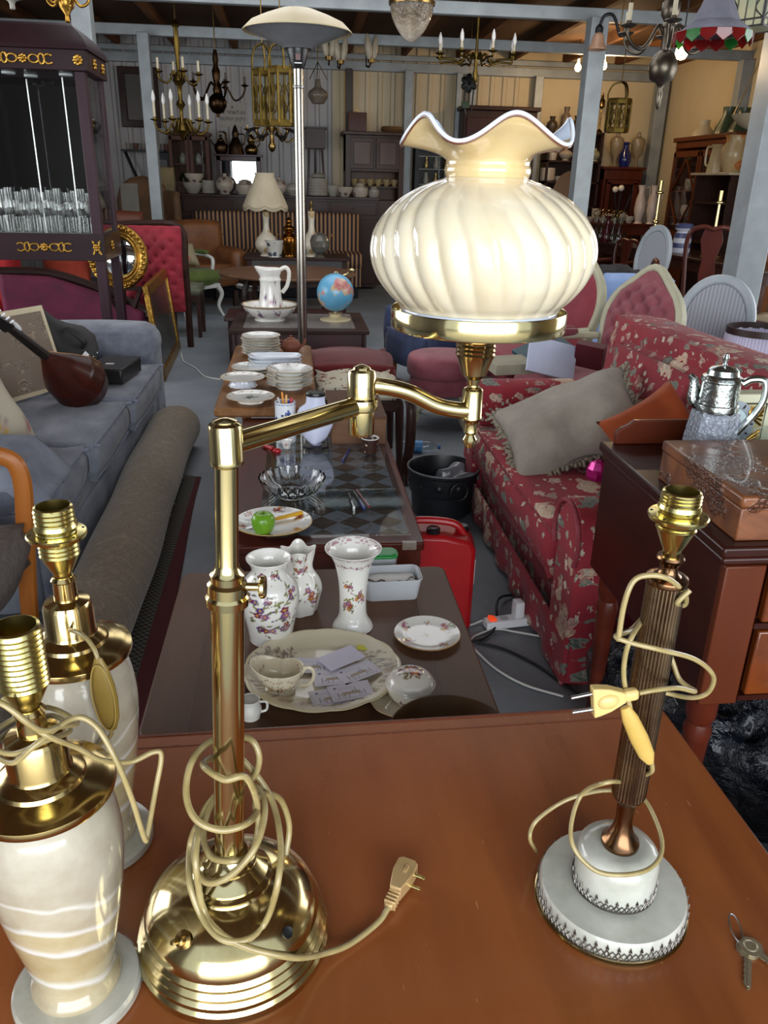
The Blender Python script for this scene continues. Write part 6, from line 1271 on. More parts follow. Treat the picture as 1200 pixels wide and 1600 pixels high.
# small mahogany display cabinet with vases
P0,P1=atY(947,260,13.5),atY(1007,260,13.5);cw=P1.x-P0.x;zt=P0.z;mc=T('display_cabinet','small mahogany glazed cabinet in the far right corner','cabinet',((P0.x+P1.x)/2,13.7,0));CMH=wood('cabinet_mahogany','#3a150c','#5c2614','z',4,.3,.4)
MB().box((0,.15,zt/2),(cw,.02,zt)).box((-cw/2+.02,0,zt/2),(.04,.3,zt)).box((cw/2-.02,0,zt/2),(.04,.3,zt)).box((0,0,.06),(cw,.3,.12)).build('carcass',CMH,mc);MB().box((0,-.01,zt-.02),(cw+.08,.36,.04)).box((0,-.01,zt-.12),(cw,.32,.15)).build('top',CMH,mc,bevel=.006)
dd=MB().box((-cw*.36,-.16,zt*.5-.03),(.07,.03,zt*.78)).box((cw*.36,-.16,zt*.5-.03),(.07,.03,zt*.78)).box((0,-.16,.2),(cw*.8,.03,.1)).box((0,-.16,zt-.23),(cw*.8,.03,.06)).box((0,-.16,zt*.62),(cw*.72,.02,.02)).build('door',CMH,mc);MB().box((0,-.16,zt*.5),(cw*.66,.006,zt*.72)).build('pane',CLEAR,dd)
GLV=plain('frosted_glass','#b8a68c','#a89878',12,rough=.3,trans=.5)
for i,(px,lb)in enumerate(((960,'left tall covered glass goblet on the corner cabinet'),(993,'right tall covered glass goblet on the corner cabinet'))):
 P=atY(px,258,13.65);ware('covered_goblet',lb,'goblet',Vector((P.x,13.65,zt)),[(0,0),(.08,0),(.02,.03),(.025,.12),(.09,.22),(.115,.36),(.1,.42),(.03,.46),(.03,.5),(0,.53)],GLV,'covered goblets',28)
P=atY(975,258,13.6);ware('blue_vase','cobalt blue vase between the two covered goblets','vase',Vector((P.x,13.6,zt)),[(0,0),(.07,0),(.1,.08),(.095,.16),(.05,.26),(.04,.32),(.06,.36),(.04,.37),(0,.35)],plain('cobalt_glass','#141a55','#1b2468',6,rough=.15,coat=.5))
q=T('floor_candelabrum','thin black candelabrum with two lit-white globes before the corner cabinet','lamp',(atY(970,300,12.6).x,12.6,0));MB().lathe([(0,0),(.14,0),(.12,.02),(.015,.04),(.015,1.2),(0,1.2)],20).tube([(0,0,1.15),(-.07,0,1.35),(-.09,0,1.5)],.01,8,sm=4).tube([(0,0,1.15),(.1,0,1.25),(.16,0,1.45)],.01,8,sm=4).build('iron_stand',IRON,q)
for x,z in ((-.09,1.53),(.0,1.55)):MB().ball((x,0,z),.045,16,10).build('globe_bulb',plain('opal_globe','#e0d8c8',rough=.3),q)
MB().tube([(0,0,1.2),(0,0,1.52)],.008,8).build('centre_stem',IRON,q)
# china hutch on the right wall
pa=atY(1040,212,12.4);hu=T('china_hutch','tall brown china hutch with glazed doors on the right wall','cabinet',(5.82,11.5,0),0);zt=hgt((5.6,11.0),208);HW=wood('hutch_wood','#4a2412','#6a381c','z',4,.35,.3)
MB().box((.2,0,zt/2),(.02,1.7,zt)).box((0,.83,zt/2),(.42,.04,zt)).box((0,-.83,zt/2),(.42,.04,zt)).box((0,0,zt*.36),(.42,1.7,.04)).box((0,0,.5),(.42,1.66,.9)).build('carcass',HW,hu);MB().box((-.02,0,zt-.03),(.46,1.8,.06)).box((0,0,zt-.1),(.43,1.72,.1)).build('cornice',HW,hu,bevel=.01)
for i in range(2):
 y=-.42+.84*i;dd=MB().box((-.22,y-.38,zt*.66),(.03,.06,zt*.5)).box((-.22,y+.38,zt*.66),(.03,.06,zt*.5)).box((-.22,y,zt*.9),(.03,.8,.08)).box((-.22,y,zt*.42),(.03,.8,.08)).bar((-.22,y-.4,zt*.66),(-.22,y,zt*.87),.02).bar((-.22,y+.4,zt*.66),(-.22,y,zt*.87),.02).bar((-.22,y-.4,zt*.66),(-.22,y,zt*.45),.02).bar((-.22,y+.4,zt*.66),(-.22,y,zt*.45),.02).build('door',HW,hu);MB().box((-.21,y,zt*.66),(.005,.74,zt*.44)).build('pane',CLEAR,dd)
for k,z in enumerate((zt*.52,zt*.68)):
 MB().box((0,0,z),(.4,1.64,.02)).build('shelf',HW,hu)
 for j in range(4):ware('hutch_china',['lower','upper'][k]+' shelf china in the hutch, '+['nearest','second','third','farthest'][j]+' piece','china',Vector((5.8,10.9+.4*j,z+.01)),[(0,0),(.05,0),(.09,.08),(.08,.16),(0,.17)],DWG,'china in the hutch',16)
for i,(y,mt,hh,lb)in enumerate(((10.95,'#31402c',.3,'right green glass bell on top of the china hutch'),(11.35,'#3a4a34',.34,'left green glass bell on top of the china hutch'),(12.0,'#b9ac90',.22,'pale glass bowl on top of the china hutch'))):
 ware('bell_jar',lb,'ornament',Vector((5.82,y,zt)),[(0,0),(.17,0),(.16,.05),(.07,hh*.7),(.08,hh),(0,hh)],plain('hutch_top_%d'%i,mt,rough=.3),'things on the hutch',24)
# dark cabinet with a pale marble top carrying jug and vase
P=atY(1130,300,9.9);mz=hgt((P.x,9.9),275);mk=T('marble_top_cabinet','tall dark open cabinet with a pale marble top behind the brass lamp','cabinet',(5.27,9.95,0));mz=hgt((5.1,9.6),274)
MB().box((.22,0,mz/2),(.02,.9,mz)).box((0,.43,mz/2),(.46,.04,mz)).box((0,-.43,mz/2),(.46,.04,mz)).box((0,0,mz*.55),(.46,.86,.03)).box((0,0,mz*.82),(.46,.86,.03)).box((0,0,.3),(.44,.84,.6)).build('carcass',DARKZ,mk);MB().box((-.02,0,mz+.015),(.54,.98,.03)).build('marble_top',plain('cream_marble','#b5a488','#a3947c',8,rough=.3),mk,bevel=.006)
P=Vector((5.13,10.1,mz+.03));o=T('square_jug','large cream square jug on the marble-topped cabinet','jug',P);o.scale=(.72,)*3;MB().lathe([(0,0),(.16,0),(.15,.1),(.11,.38),(.13,.44),(.11,.44),(0,.3)],8).build('jug_body',plain('cream_pottery','#b8a47c','#a8946c',5,rough=.3),o,20);MB().tube([(-.1,0,.4),(-.2,0,.38),(-.2,0,.15),(-.14,0,.1)],.02,8,sm=4).build('handle',plain('cream_pottery','#b8a47c'),o)
o=T('painted_vase','orange and cream painted vase beside the square jug','vase',Vector((5.14,9.72,mz+.03)));MB().lathe([(0,0),(.09,0),(.15,.14),(.155,.25),(.11,.33),(.13,.4),(.12,.4),(0,.3)],28,mod=lambda a,r,z,j:(r*(1+.04*math.cos(8*a)*(z>.35)),z)).build('vase_body',floral('orange_glaze','#b39a70',[(7,.5,.45,['#b0683a','#c08a50','#7a5a3c'],1)],.25),o,50)
# wooden pedestal by the right post
o=T('wooden_pedestal','tall square wooden pedestal stand behind the blue-grey post','pedestal',(5.3,8.95,0));zt=hgt((5.3,8.95),212);MB().box((0,0,zt-.1),(.5,.5,.2)).build('cap',MIDW,o,bevel=.01);MB().box((0,0,zt/2-.1),(.2,.2,zt-.2)).build('shaft',MIDW,o,bevel=.006);MB().box((0,0,.05),(.44,.44,.1)).build('plinth',MIDW,o,bevel=.01)
# left side
BLV=plain('blue_grey_velour','#5b606e','#80848f',9,5,.35,70,.006,squash=(1,.5,1),rough=.85,sheen=.6)
so=T('blue_sofa','blue-grey velour sofa with three seat cushions along the left','sofa',(0,0,0))
MB().box((-1.57,4.1,.16),(1.28,2.7,.3)).build('base',BLV,so,bevel=.02)
q=MB().grid(lambda u,v:(-.925+.008*math.sin(u*70)*(1-v),2.76+u*2.72,.012+v*.235),150,4);q.build('skirt',BLV,so,60,solid=.012)
for i,(ya,yb,xf)in enumerate(((2.98,3.42,-.93),(3.43,4.2,-.895),(4.21,5.12,-.87))):
 c_=MB().soft(((xf-1.98)/2,(ya+yb)/2,.375),(xf+1.98,yb-ya,.17),.05,.022,12,.008,i).build('seat_cushion',BLV,so,180)
 MB().tube([(-1.55,ya+.025,.45),(xf-.03,ya+.02,.452),(xf-.005,ya+.05,.45),(xf+.002,(ya+yb)/2,.455),(xf-.005,yb-.05,.45),(xf-.03,yb-.02,.452),(-1.55,yb-.025,.45)],.0065,8,sm=6).tube([(xf-.005,ya+.04,.3),(xf+.002,(ya+yb)/2,.3),(xf-.005,yb-.04,.3)],.0065,8,sm=4).build('piping',plain('sofa_piping','#6f7482','#82879a',20,rough=.8),c_)
MB().soft((-2.14,4.1,.58),(.26,2.6,.74),.08,.01,12,.01,4).build('backrest',BLV,so,180)
for i,(ya,yb)in enumerate(((3.0,4.0),(4.05,5.1))):MB().soft((-1.96,(ya+yb)/2,.62),(.2,yb-ya,.4),.09,.03,10,.012,i+7,rot=(0,-.14,0)).build('back_cushion',BLV,so,180)
def bluearm(yc,w,zt,xf):
 mb=MB().soft((-1.55+(xf+.95)/2,yc,zt/2-.03),(1.24+(xf+.95),w*.8,zt-.08),.04,0,8)
 mb.soft((-1.56+(xf+.95)/2,yc,zt-.11),(1.28+(xf+.95),w,.24),.115,.01,14,.012,2);return mb.build('arm',BLV,so,180)
bluearm(5.34,.42,.66,-.93);bluearm(2.84,.3,.62,-.98)
q=MB().grid(lambda u,v:(-1.6+u*.72,2.67+v*.36,.628+.015*noise.noise(Vector((u*4,v*4,0)))-(.0 if u<.82 else (u-.82)*.75)-.1*max(0,.12-v)*8),40,24);q=q.build('arm_throw',plain('blue_cloth','#6e7483','#858b98',12,rough=.9),None,180,solid=.006);tag(q,'blue-grey cloth draped over the near arm of the blue sofa','throw')
# wooden armchair at the left edge
wc=T('wooden_armchair','orange-brown wooden armchair with a grey cushion at the left edge','chair',(0,0,0));ORW=wood('golden_wood','#8a4c1a','#b06a2c','z',4,.3,.4)
for y in (2.5,1.98):MB().tube([(-1.5,y,.7),(-1.15,y,.735),(-.95,y,.725),(-.89,y,.66),(-.905,y,.45),(-.93,y,.2),(-.94,y,0)],.03,10,sm=6,flat=.8).build('arm_frame',ORW,wc)
MB().box((-1.25,2.24,.34),(.6,.5,.05)).build('seat_frame',ORW,wc,bevel=.01);MB().soft((-1.2,2.24,.43),(.62,.46,.15),.05,.02,8).build('seat_cushion',plain('taupe_tweed','#5d5654','#736a66',40,rough=.95),wc,180)
MB().soft((-1.52,2.24,.7),(.14,.46,.5),.05,.02,8,rot=(0,-.2,0)).build('back_cushion',plain('taupe_tweed','#5d5654'),wc,180)
for y in (2.48,2.0):MB().box((-1.5,y,.37),(.04,.04,.74)).build('rear_leg',ORW,wc,bevel=.006)
# things on the sofa
P=at(45,640,.62);pw=cushion('flowered_pillow','large cream pillow with faded pink roses on the blue sofa',(-1.40,3.36,.68),(R(60),0,R(66)),.56,.54,.18,None,None,3)
cv=[c for c in pw.children][0];cv.data.materials.clear();cv.data.materials.append(painted('printed_linen',.85));d_=[];rg2=random.Random(8)
for(u,v,s_)in ((.0,.1,.09),(.14,.0,.07),(-.16,-.05,.08),(.05,-.17,.07),(.2,.17,.06),(-.12,.18,.06),(.22,-.2,.05),(-.22,-.2,.05)):d_+=sprig(u,v,s_,rg2,['#a35c62','#b9787a','#8a5a60'],'#9a8d84',2)
paint(cv,'#bcb3a0',d_,FLAT)
# long-necked lute
ta,nk=at(146,612,.50),atY(14,512,3.7);lu=T('lute','dark bowl-backed lute with orange soundboard resting on the blue sofa','musical instrument',ta)
axv=(nk-ta);La=axv.length;X=axv.normalized();up_=Vector((-.55,.2,.8));Z=(up_-X*up_.dot(X)).normalized();Yv=Z.cross(X);ML=Matrix((X,Yv,Z)).transposed().to_4x4();lu.matrix_basis=Matrix.Translation(ta)@ML
Lb=La*.62
def wdt(u):return np.interp(u,[0,.04,.15,.35,.55,.75,.9,1],[.02,.07,.12,.148,.135,.09,.05,.025])
def bowlf(u,v):a=PI*v;w_=wdt(u);return (u*Lb,w_*math.cos(a),-w_*1.05*math.sin(a))
BWL=wood('rosewood_ribs','#1f0d08','#43180e','x',6,.2,.7);MB().grid(bowlf,40,28).build('bowl_back',BWL,lu,180)
SBD=wood('spruce_top','#a86a2c','#c08440','x',6,.4,.3);MB().grid(lambda u,v:(u*Lb,wdt(u)*(1-2*v),.002),40,4).build('soundboard',SBD,lu,180,solid=.004)
MB().tube([(Lb*.9,0,-.005),(La,0,.0)],lambda u:.026-.008*u,10).build('neck',plain('ebony','#120c0a','#1d1410',8,rough=.35),lu);MB().bar((Lb*.35,0,.008),(La,0,.02),.035,.006).build('fingerboard',plain('ebony','#120c0a'),lu)
q=MB().bar((La,0,.0),(La+.16,0,-.03),.05,.025);
q.build('peg_head',plain('ebony','#120c0a'),lu);q=MB()
for k in range(4):q.tube([(La+.03+.03*k,-.045,-.01),(La+.03+.03*k,.045,-.01)],.0045,8)
q.build('tuning_peg',WHITEP,lu);MB().box((.0,0,-.02),(.012,.06,.05)).build('tail_piece',SILVER,lu);MB().cyl((Lb*.5,0,.004),.035,.001,24).build('sound_hole',IRON,lu);MB().soft((La*.93,.0,.03),(.05,.05,.03),.012,.004,4).build('white_ribbon',WHITEP,lu)
# gig bag
ga,gn=atY(138,568,4.8),atY(52,488,4.7);gg=T('gig_bag','black padded instrument bag with metal studs leaning on the sofa arm','bag',ga);axv=gn-ga;Lg=axv.length;X=axv.normalized();Z=(Vector((-.1,-.6,.8))-X*Vector((-.1,-.6,.8)).dot(X)).normalized();Yv=Z.cross(X);ML=Matrix((X,Yv,Z)).transposed().to_4x4();gg.matrix_basis=Matrix.Translation(ga)@ML
def gw(u):return np.interp(u,[0,.05,.2,.4,.6,.75,1],[.06,.12,.165,.15,.09,.06,.05])
NYL=plain('black_nylon','#1b1a1b','#272627',14,rough=.6,bmp=.2,bscale=120)
MB().grid(lambda u,v:(u*Lg,gw(u)*math.cos(2*PI*v),.075*math.sin(2*PI*v)*(1-.3*u)),36,24).build('bag_body',NYL,gg,180)
MB().tube([(Lg*.25,-.02,.08),(Lg*.32,-.02,.13),(Lg*.5,-.02,.13),(Lg*.58,-.02,.075)],.012,8,sm=5,flat=1.8).build('handle',NYL,gg);q=MB()
for k in range(4):q.ball((.02+.004*k,-.05+.035*k,.078),.006,8,6)
q.build('stud',SILVER,gg);MB().box((Lg*.16,.02,.082),(.03,.05,.004)).build('white_tag',WHITEP,gg)
P=at(176,598,.46);o=T('instrument_case','small black case lying on the far seat of the blue sofa','case',(P.x,P.y+.06,.475),-.12);MB().box((0,0,.045),(.21,.36,.085)).build('case_body',BLACKP,o,bevel=.008);MB().box((0,0,.088),(.212,.362,.006)).build('lid_seam',plain('case_edge','#2a2a2c',rough=.3),o,bevel=.002);MB().box((.0,-.05,.0925),(.045,.02,.002)).build('paper_label',WHITEP,o)
P=atY(20,500,4.25);P.z=.47;o=T('framed_print','sepia print with a cream edge propped behind the lute','picture',P,R(62));MB().box((0,0,.22),(.5,.02,.44),rot=(-.25,0,0)).build('cream_frame',plain('cream_edge','#cbbfa2','#bfb294',8,rough=.6),o);MB().box((0,-.0125,.22),(.45,.004,.39),rot=(-.25,0,0)).build('print',floral('sepia_print','#6f5f50',[(8,.6,.42,['#8c7a66','#4c4038','#a3937e'],1.6)],.5,.9),o)
# rolled carpet and the rug edge beside it
m,t,b=nt('carpet_back');setp(b,rough=.95,sheen=.2);v=coords(t);wv=N(t,'ShaderNodeTexNoise');wv.inputs['Scale'].default_value=3.4;wv.inputs['Detail'].default_value=3;wv.inputs['Distortion'].default_value=2.2;t.links.new(v,wv.inputs[0])
ln_=ramp(t,mth(t,'ABSOLUTE',mth(t,'SUBTRACT',mth(t,'FRACT',mth(t,'MULTIPLY',wv.outputs[0],6)),.5)),[(.0,'#9a8a74'),(.06,'#7a6953'),(.4,'#665543'),(.5,'#7e6c56')]);gr=ramp(t,nz(t,v,120,2),[(.3,'#574837'),(.7,'#857459')]);t.links.new(mixc(t,.55,ln_,gr),b.inputs['Base Color']);bump(t,b,nz(t,v,220,2),.4,.003);CARP=m
rc_=T('rolled_carpet','long rolled-up beige patterned carpet on the floor by the blue sofa','carpet',(0,0,0));mb=MB();sp=[]
for k in range(64):a=k*.32;sp.append((.125-.0042*k/2.2,a))
ol=[(r_*math.cos(a+4.5),r_*math.sin(a+4.5))for r_,a in sp]
def rollpt(u,v):
 a=2*PI*v;y=1.9+u*2.95;r_=.125*(1+.03*math.sin(3*a+5*u)+.02*math.sin(u*20))*(1.0+.1*u);return (-.735+r_*1.1*math.cos(a)-.02*u+.015*math.sin(u*6),y+.0,.118*(1+.08*u)+r_*.95*math.sin(a)-.002)
MB().grid(rollpt,60,40).build('roll',CARP,rc_,180);MB().tube([Vector((-.755+x*.98,4.835,.126+z*.98))for x,z in ol],.004,5).build('spiral_end',CARP,rc_)
MB().lathe([(0,.0),(.118,.0),(.118,.01),(0,.01)],32,M=Matrix.Translation((-.755,4.84,.13))@Matrix.Rotation(R(90),4,'X')).build('rolled_core',plain('carpet_core','#4a3f38','#5a4e44',30,rough=.95),rc_)
m,t,b=nt('rug_border');setp(b,rough=.95);c_=t.nodes.new('ShaderNodeTexCoord');s3=t.nodes.new('ShaderNodeSeparateXYZ');t.links.new(c_.outputs['Object'],s3.inputs[0])
vo=N(t,'ShaderNodeTexVoronoi');vo.inputs['Scale'].default_value=34;t.links.new(c_.outputs['Object'],vo.inputs[0]);fl=mixc(t,mth(t,'LESS_THAN',vo.outputs[0],.3),'#1b1a1e','#8a8478');ch_k=N(t,'ShaderNodeTexChecker');ch_k.inputs['Scale'].default_value=70;t.links.new(c_.outputs['Object'],ch_k.inputs[0]);sm_=mixc(t,ch_k.outputs[1],'#23201f','#5c564c')
b1=mixc(t,mth(t,'GREATER_THAN',s3.outputs[0],.055),fl,sm_);b2=mixc(t,mth(t,'GREATER_THAN',s3.outputs[0],.115),b1,'#4d1016');t.links.new(b2,b.inputs['Base Color'])
o=MB().grid(lambda u,v:(u*.16-.0+.02*math.sin(v*5)*u,v*2.5,.006+.05*(1-u)**2*.6),10,50).build('rug',m,None,180,loc=(-.66,1.75,.0),rot=(0,0,.012),solid=.008);tag(o,'edge of a dark red bordered rug lying under the carpet roll','rug')
floorcable('white flex trailing on the floor beside the gilt picture frame',[(283,552,.005),(287,565,.005),(305,575,.005),(320,588,.005),(345,593,.005)],.006,WCB)
# gilt framed mirror leaning
BL,BR_=at(255,597,.0),at(280,544,.0);TL=atY(227,442,BL.y+.10);TR=atY(260,418,BR_.y+.10);gf=T('gilt_picture_frame','old gilt frame with a dark picture leaning behind the blue sofa','picture',BL)
X=(BR_-BL);wl=X.length;X.normalize();Zp=((TL-BL)+(TR-BR_))/2;Zp=Zp-X*Zp.dot(X);hl_=Zp.length;Zp.normalize();Yp=Zp.cross(X);Mf=Matrix((X,Yp,Zp)).transposed().to_4x4();gf.matrix_basis=Matrix.Translation(BL)@Mf
fwid=.075*wl/.3 if wl<.3 else .09;fr=MB()
for a,b_ in (((0,0,fwid/2),(wl,0,fwid/2)),((0,0,hl_-fwid/2),(wl,0,hl_-fwid/2))):fr.bar(a,b_,.04,fwid,(0,0,1))
for x in (fwid/2,wl-fwid/2):fr.bar((x,0,0),(x,0,hl_),fwid,.04,(0,1,0))
fr.build('gilt_frame',GILT,gf,30,bevel=.008);MB().box((wl/2,.0,hl_/2),(wl-fwid,.012,hl_-fwid)).build('dark_picture',plain('dark_canvas','#2b2a26','#3a3833',3,rough=.25),gf)
# ebonised display cabinet with gilt mounts
CBM=wood('ebonised_mahogany','#1d1013','#2e191f','x',4,.3,.4);CBZ=wood('ebonised_upright','#2a1a20','#3d2830','z',4,.35,.3)
cx0,cx1,cy0,cy1=-2.95,-1.40,6.3,6.88;cw,cd_,cxm,cym=cx1-cx0,cy1-cy0,(cx0+cx1)/2,(cy0+cy1)/2
cab=T('display_cabinet','dark glass-sided display cabinet with gilt mounts, full of drinking glasses','cabinet',(cxm,cym,0));z0_,z1_,z2_,z3_=hgt((cx1,cy0),408),hgt((cx1,cy0),366),hgt((cx1,cy0),112),hgt((cx1,cy0),78)
for sx in (-1,1):
 for sy in (-1,1):MB().box((sx*(cw/2-.035),sy*(cd_/2-.035),z2_/2),(.07,.07,z2_)).build('corner_post',CBZ,cab,bevel=.004)
MB().box((0,-cd_/2+.01,(z0_+z1_)/2),(cw+.02,.04,z1_-z0_)).box((0,cd_/2-.01,(z0_+z1_)/2),(cw+.02,.04,z1_-z0_)).box((cw/2-.01,0,(z0_+z1_)/2),(.04,cd_,z1_-z0_)).box((-cw/2+.01,0,(z0_+z1_)/2),(.04,cd_,z1_-z0_)).box((0,0,z0_+.02),(cw,cd_,.03)).build('base_rail',CBM,cab,bevel=.003)
MB().box((0,0,(z2_+z3_)/2),(cw+.05,cd_+.05,z3_-z2_)).build('cornice',CBM,cab,bevel=.006)
hd=MB();lv=[];zh=hgt((cx1-.08,cy0+.08),36)
for k in range(9):u=k/8;ins=-.04+.13*(u**1.7);lv.append((ins,z3_+(zh-z3_)*u))
vs,fs=[],[]
for ins,z in lv:vs+=[(-cw/2+ins,-cd_/2+ins,z),(cw/2-ins,-cd_/2+ins,z),(cw/2-ins,cd_/2-ins,z),(-cw/2+ins,cd_/2-ins,z)]
for k in range(8):
 for j in range(4):fs.append((k*4+j,k*4+(j+1)%4,k*4+4+(j+1)%4,k*4+4+j))
fs+=[(0,3,2,1),(32,33,34,35)];hd._add(vs,fs);hd.build('hood',CBM,cab,50)
for nm,c_,d_ in (('pane',(0,-cd_/2+.02,(z1_+z2_)/2),(cw-.14,.006,z2_-z1_)),('pane',(cw/2-.02,0,(z1_+z2_)/2),(.006,cd_-.14,z2_-z1_)),('pane',(-cw/2+.02,0,(z1_+z2_)/2),(.006,cd_-.14,z2_-z1_))):MB().box(c_,d_).build(nm,CLEAR,cab,0)
MB().box((0,cd_/2-.04,(z1_+z2_)/2),(cw-.1,.02,z2_-z1_)).build('back_mirror',metal('smoked_mirror','#55575a',None,.05,10,0),cab);MB().box((0,-.0,z1_-.004),(cw-.06,cd_-.06,.012)).build('glass_shelf',plain('green_glass_shelf','#7f8a87','#939c98',3,rough=.15),cab)
for i,px in enumerate((15,46,104)):MB().cyl((atY(px,112,cy0+.2+.1*(i==1)).x-cxm,-.12+.15*(i==1),z2_-.013),.045,.014,24).build('downlight',plain('downlight_white','#d8dadc',rough=.4),cab)
for x,y in ((-.2,-.1),(-.5,.1)):MB().tube([(cw/2+x,y,z2_-.02),(cw/2+x,y,z1_)],.005,6).build('shelf_rod',STEEL,cab)
def mount(x,z,y=None,s_=1.0,kind='scroll'):
 y=-cd_/2-.012 if y is None else y;q=MB();rng=random.Random(int(x*100))
 def loop(cx,r1,r2):q.tube([(x+(cx+r1*math.cos(a))*s_,y,z+r2*math.sin(a)*s_)for a in [2*PI*i/20 for i in range(20)]],.0075*s_,6,closed=True)
 for k in range(8):a=k*PI/4;q.ball((x+.02*s_*math.cos(a),y,z+.02*s_*math.sin(a)),.011*s_,8,6)
 q.ball((x,y-.006,z),.014*s_,10,8)
 if kind=='scroll':
  for sg in (-1,1):
   loop(sg*.07,.032,.024);loop(sg*.12,.018,.03);q.tube([(x+sg*.03*s_,y,z),(x+sg*.045*s_,y,z)],.008*s_,6)
   for zz_ in (-1,1):q.tube([(x+sg*.13*s_,y,z+zz_*.01),(x+sg*.16*s_,y,z+zz_*.028*s_),(x+sg*.19*s_,y,z+zz_*.02*s_)],.008*s_,6,sm=3)
 elif kind=='leaf':
  for sg in (-1,1):
   for zz_ in (-1,1):q.tube([(x,y,z),(x+sg*.022*s_,y,z+zz_*.03*s_),(x+sg*.03*s_,y,z+zz_*.055*s_)],.008*s_,6,sm=3);q.ball((x+sg*.02*s_,y,z+zz_*.04*s_),.01*s_,8,6)
 q.build('gilt_mount',GILT,cab)
zm=(z0_+z1_)/2;zt_m=(z2_+z3_)/2
mount(atY(70,384,cy0).x-cxm,zm);mount(cw/2-.045,zm,None,.9,'leaf');mount(atY(38,95,cy0).x-cxm,zt_m,-cd_/2-.03,1.0);mount(cw/2-.03,zt_m,-cd_/2-.03,1.15,'rosette');mount(atY(-60,95,cy0).x-cxm,zt_m,-cd_/2-.03)
for y_,zq_,sc_ in ((-.05,zm,.8),(.15,zt_m,.8),(-.1,zt_m,.8)):
 q=MB()
 for k in range(6):a=k*PI/3;q.ball((cw/2+(.03 if zq_>2 else .014),y_+.025*math.cos(a),zq_+.025*math.sin(a)),.013,8,6)
 q.build('gilt_mount',GILT,cab)
# glasses on its floor: one of each kind, then copies
GLG=glass('drinking_glass','#fcfcfc',.03,1.6);zg=z1_+.003
def glassware(kind,label,P,group):
 o=T(kind,label,'glass',P,0,group)
 pr={'wine_glass':[(0,0),(.036,0),(.034,.004),(.006,.012),(.005,.09),(.022,.105),(.042,.135),(.045,.165),(.038,.205),(.036,.205),(.042,.165),(.038,.137),(.018,.11),(0,.105)],'champagne_flute':[(0,0),(.034,0),(.032,.004),(.005,.012),(.005,.1),(.02,.12),(.027,.17),(.029,.28),(.027,.28),(.025,.17),(.016,.125),(0,.118)],'tumbler':[(0,0),(.028,0),(.033,.11),(.031,.11),(.026,.008),(0,.008)]}[kind]
 MB().lathe(pr,20).build('glass_body',GLG,o,40);return o
gp={};ords=['first','second','third','fourth','fifth','sixth','seventh','eighth','ninth','tenth','eleventh','twelfth','thirteenth','fourteenth']
for kind,n,x0,dx,y,lb,grp in (('wine_glass',9,-2.13,.082,cy0+.15,'rounded wine glass in the middle row of the cabinet, %s from the left','wine glasses in the cabinet'),('champagne_flute',13,-2.2,.058,cy0+.42,'tall flute in the back row of the cabinet, %s from the left','flutes in the cabinet'),('tumbler',12,-2.1,.056,cy0+.07,'small tumbler in the front row of the cabinet, %s from the left','tumblers in the cabinet'),('wine_glass',9,-2.15,.082,cy0+.28,'rounded wine glass behind the middle row, %s from the left','wine glasses in the cabinet')):
 for i in range(n):
  P=(x0+dx*i+.006*math.sin(i*5),y+.012*math.cos(i*3),zg);L_=lb%ords[i]
  if kind in gp:dup(gp[kind],P,i*.4,L_,grp,1+.06*math.sin(i*2.1))
  else :gp[kind]=glassware(kind,L_,P,grp)
# behind the cabinet
MAG=plain('magenta_velvet','#571232','#721c40',6,4,rough=.75,sheen=.8);CRI=plain('crimson_velvet','#7a1020','#9a1a30',7,rough=.75,sheen=.8)
cl2=T('chaise_longue','magenta velvet chaise longue with dark carved rim and buttoned crimson end','sofa',(0,0,0))
MB().grid(lambda u,v:(-2.45+1.15*u,7.15+.05*math.sin(u*3),.12+v*(np.interp(u,[0,.35,.7,1],[.66,.64,.5,.36]))),30,12).build('back_panel',MAG,cl2,180,solid=.14)
MB().tube([(-2.45,7.12,.8),(-2.05,7.16,.785),(-1.65,7.2,.65),(-1.32,7.15,.5),(-1.26,7.12,.44)],.035,10,sm=6).build('carved_rim',DARKW,cl2);MB().soft((-1.9,7.5,.33),(1.3,.62,.2),.06,.02,10).build('seat',MAG,cl2,180)
def tuf(u,v):
 x,z=u*.62,v*.78;a_,b_=x/.13,z/.13;d=min(math.hypot(a_-round(a_),b_-round(b_)),math.hypot(a_-math.floor(a_)-.5,b_-math.floor(b_)-.5));g=min(1,5*u,5*(1-u),5*v,5*(1-v))
 return (-1.68+x,7.95-.06*g+.035*g*math.exp(-(d/.2)**2)+.1*(1-v),.35+z)
MB().grid(tuf,44,52).build('buttoned_end',CRI,cl2,180,solid=.05);MB().tube([(-1.68,7.96,1.13),(-1.4,7.96,1.15),(-1.06,7.96,1.12),(-1.04,7.98,.8),(-1.05,8.05,.3),(-1.05,8.05,0)],.032,8,sm=4).build('carved_rim',DARKW,cl2)
for x,y in ((-2.4,7.2),(-1.3,7.2),(-2.4,7.8),(-1.3,7.8)):MB().box((x,y,.12),(.06,.06,.24),taper=.6).build('leg',DARKW,cl2)
P=atY(185,402,7.05);rm=T('round_mirror','round gilt-framed convex mirror propped above the chaise longue','mirror',P,rot=(R(82),0,-.25));r_=.25
pr=[(.0,.04)]+[(r_*.62,.03)];MB().lathe([(0,.05),(r_*.3,.045),(r_*.62,.022),(r_*.64,.015),(0,.012)],48).build('mirror_glass',MIRROR,rm,60)
MB().lathe([(r_*.62,.0),(r_*.64,.03),(r_*.7,.04),(r_*.74,.03),(r_*.8,.04),(r_*.85,.028),(r_*1.0,.03),(r_*1.04,.01),(r_*1.0,-.02),(r_*.62,-.02)],64,close=True).build('gilt_ring',GILT,rm,60);q=MB()
for k in range(34):a=2*PI*k/34;q.ball((r_*.93*math.cos(a),r_*.93*math.sin(a),.036),(.02,.016,.014),8,6)
q.build('gilt_foliage',GILT,rm)
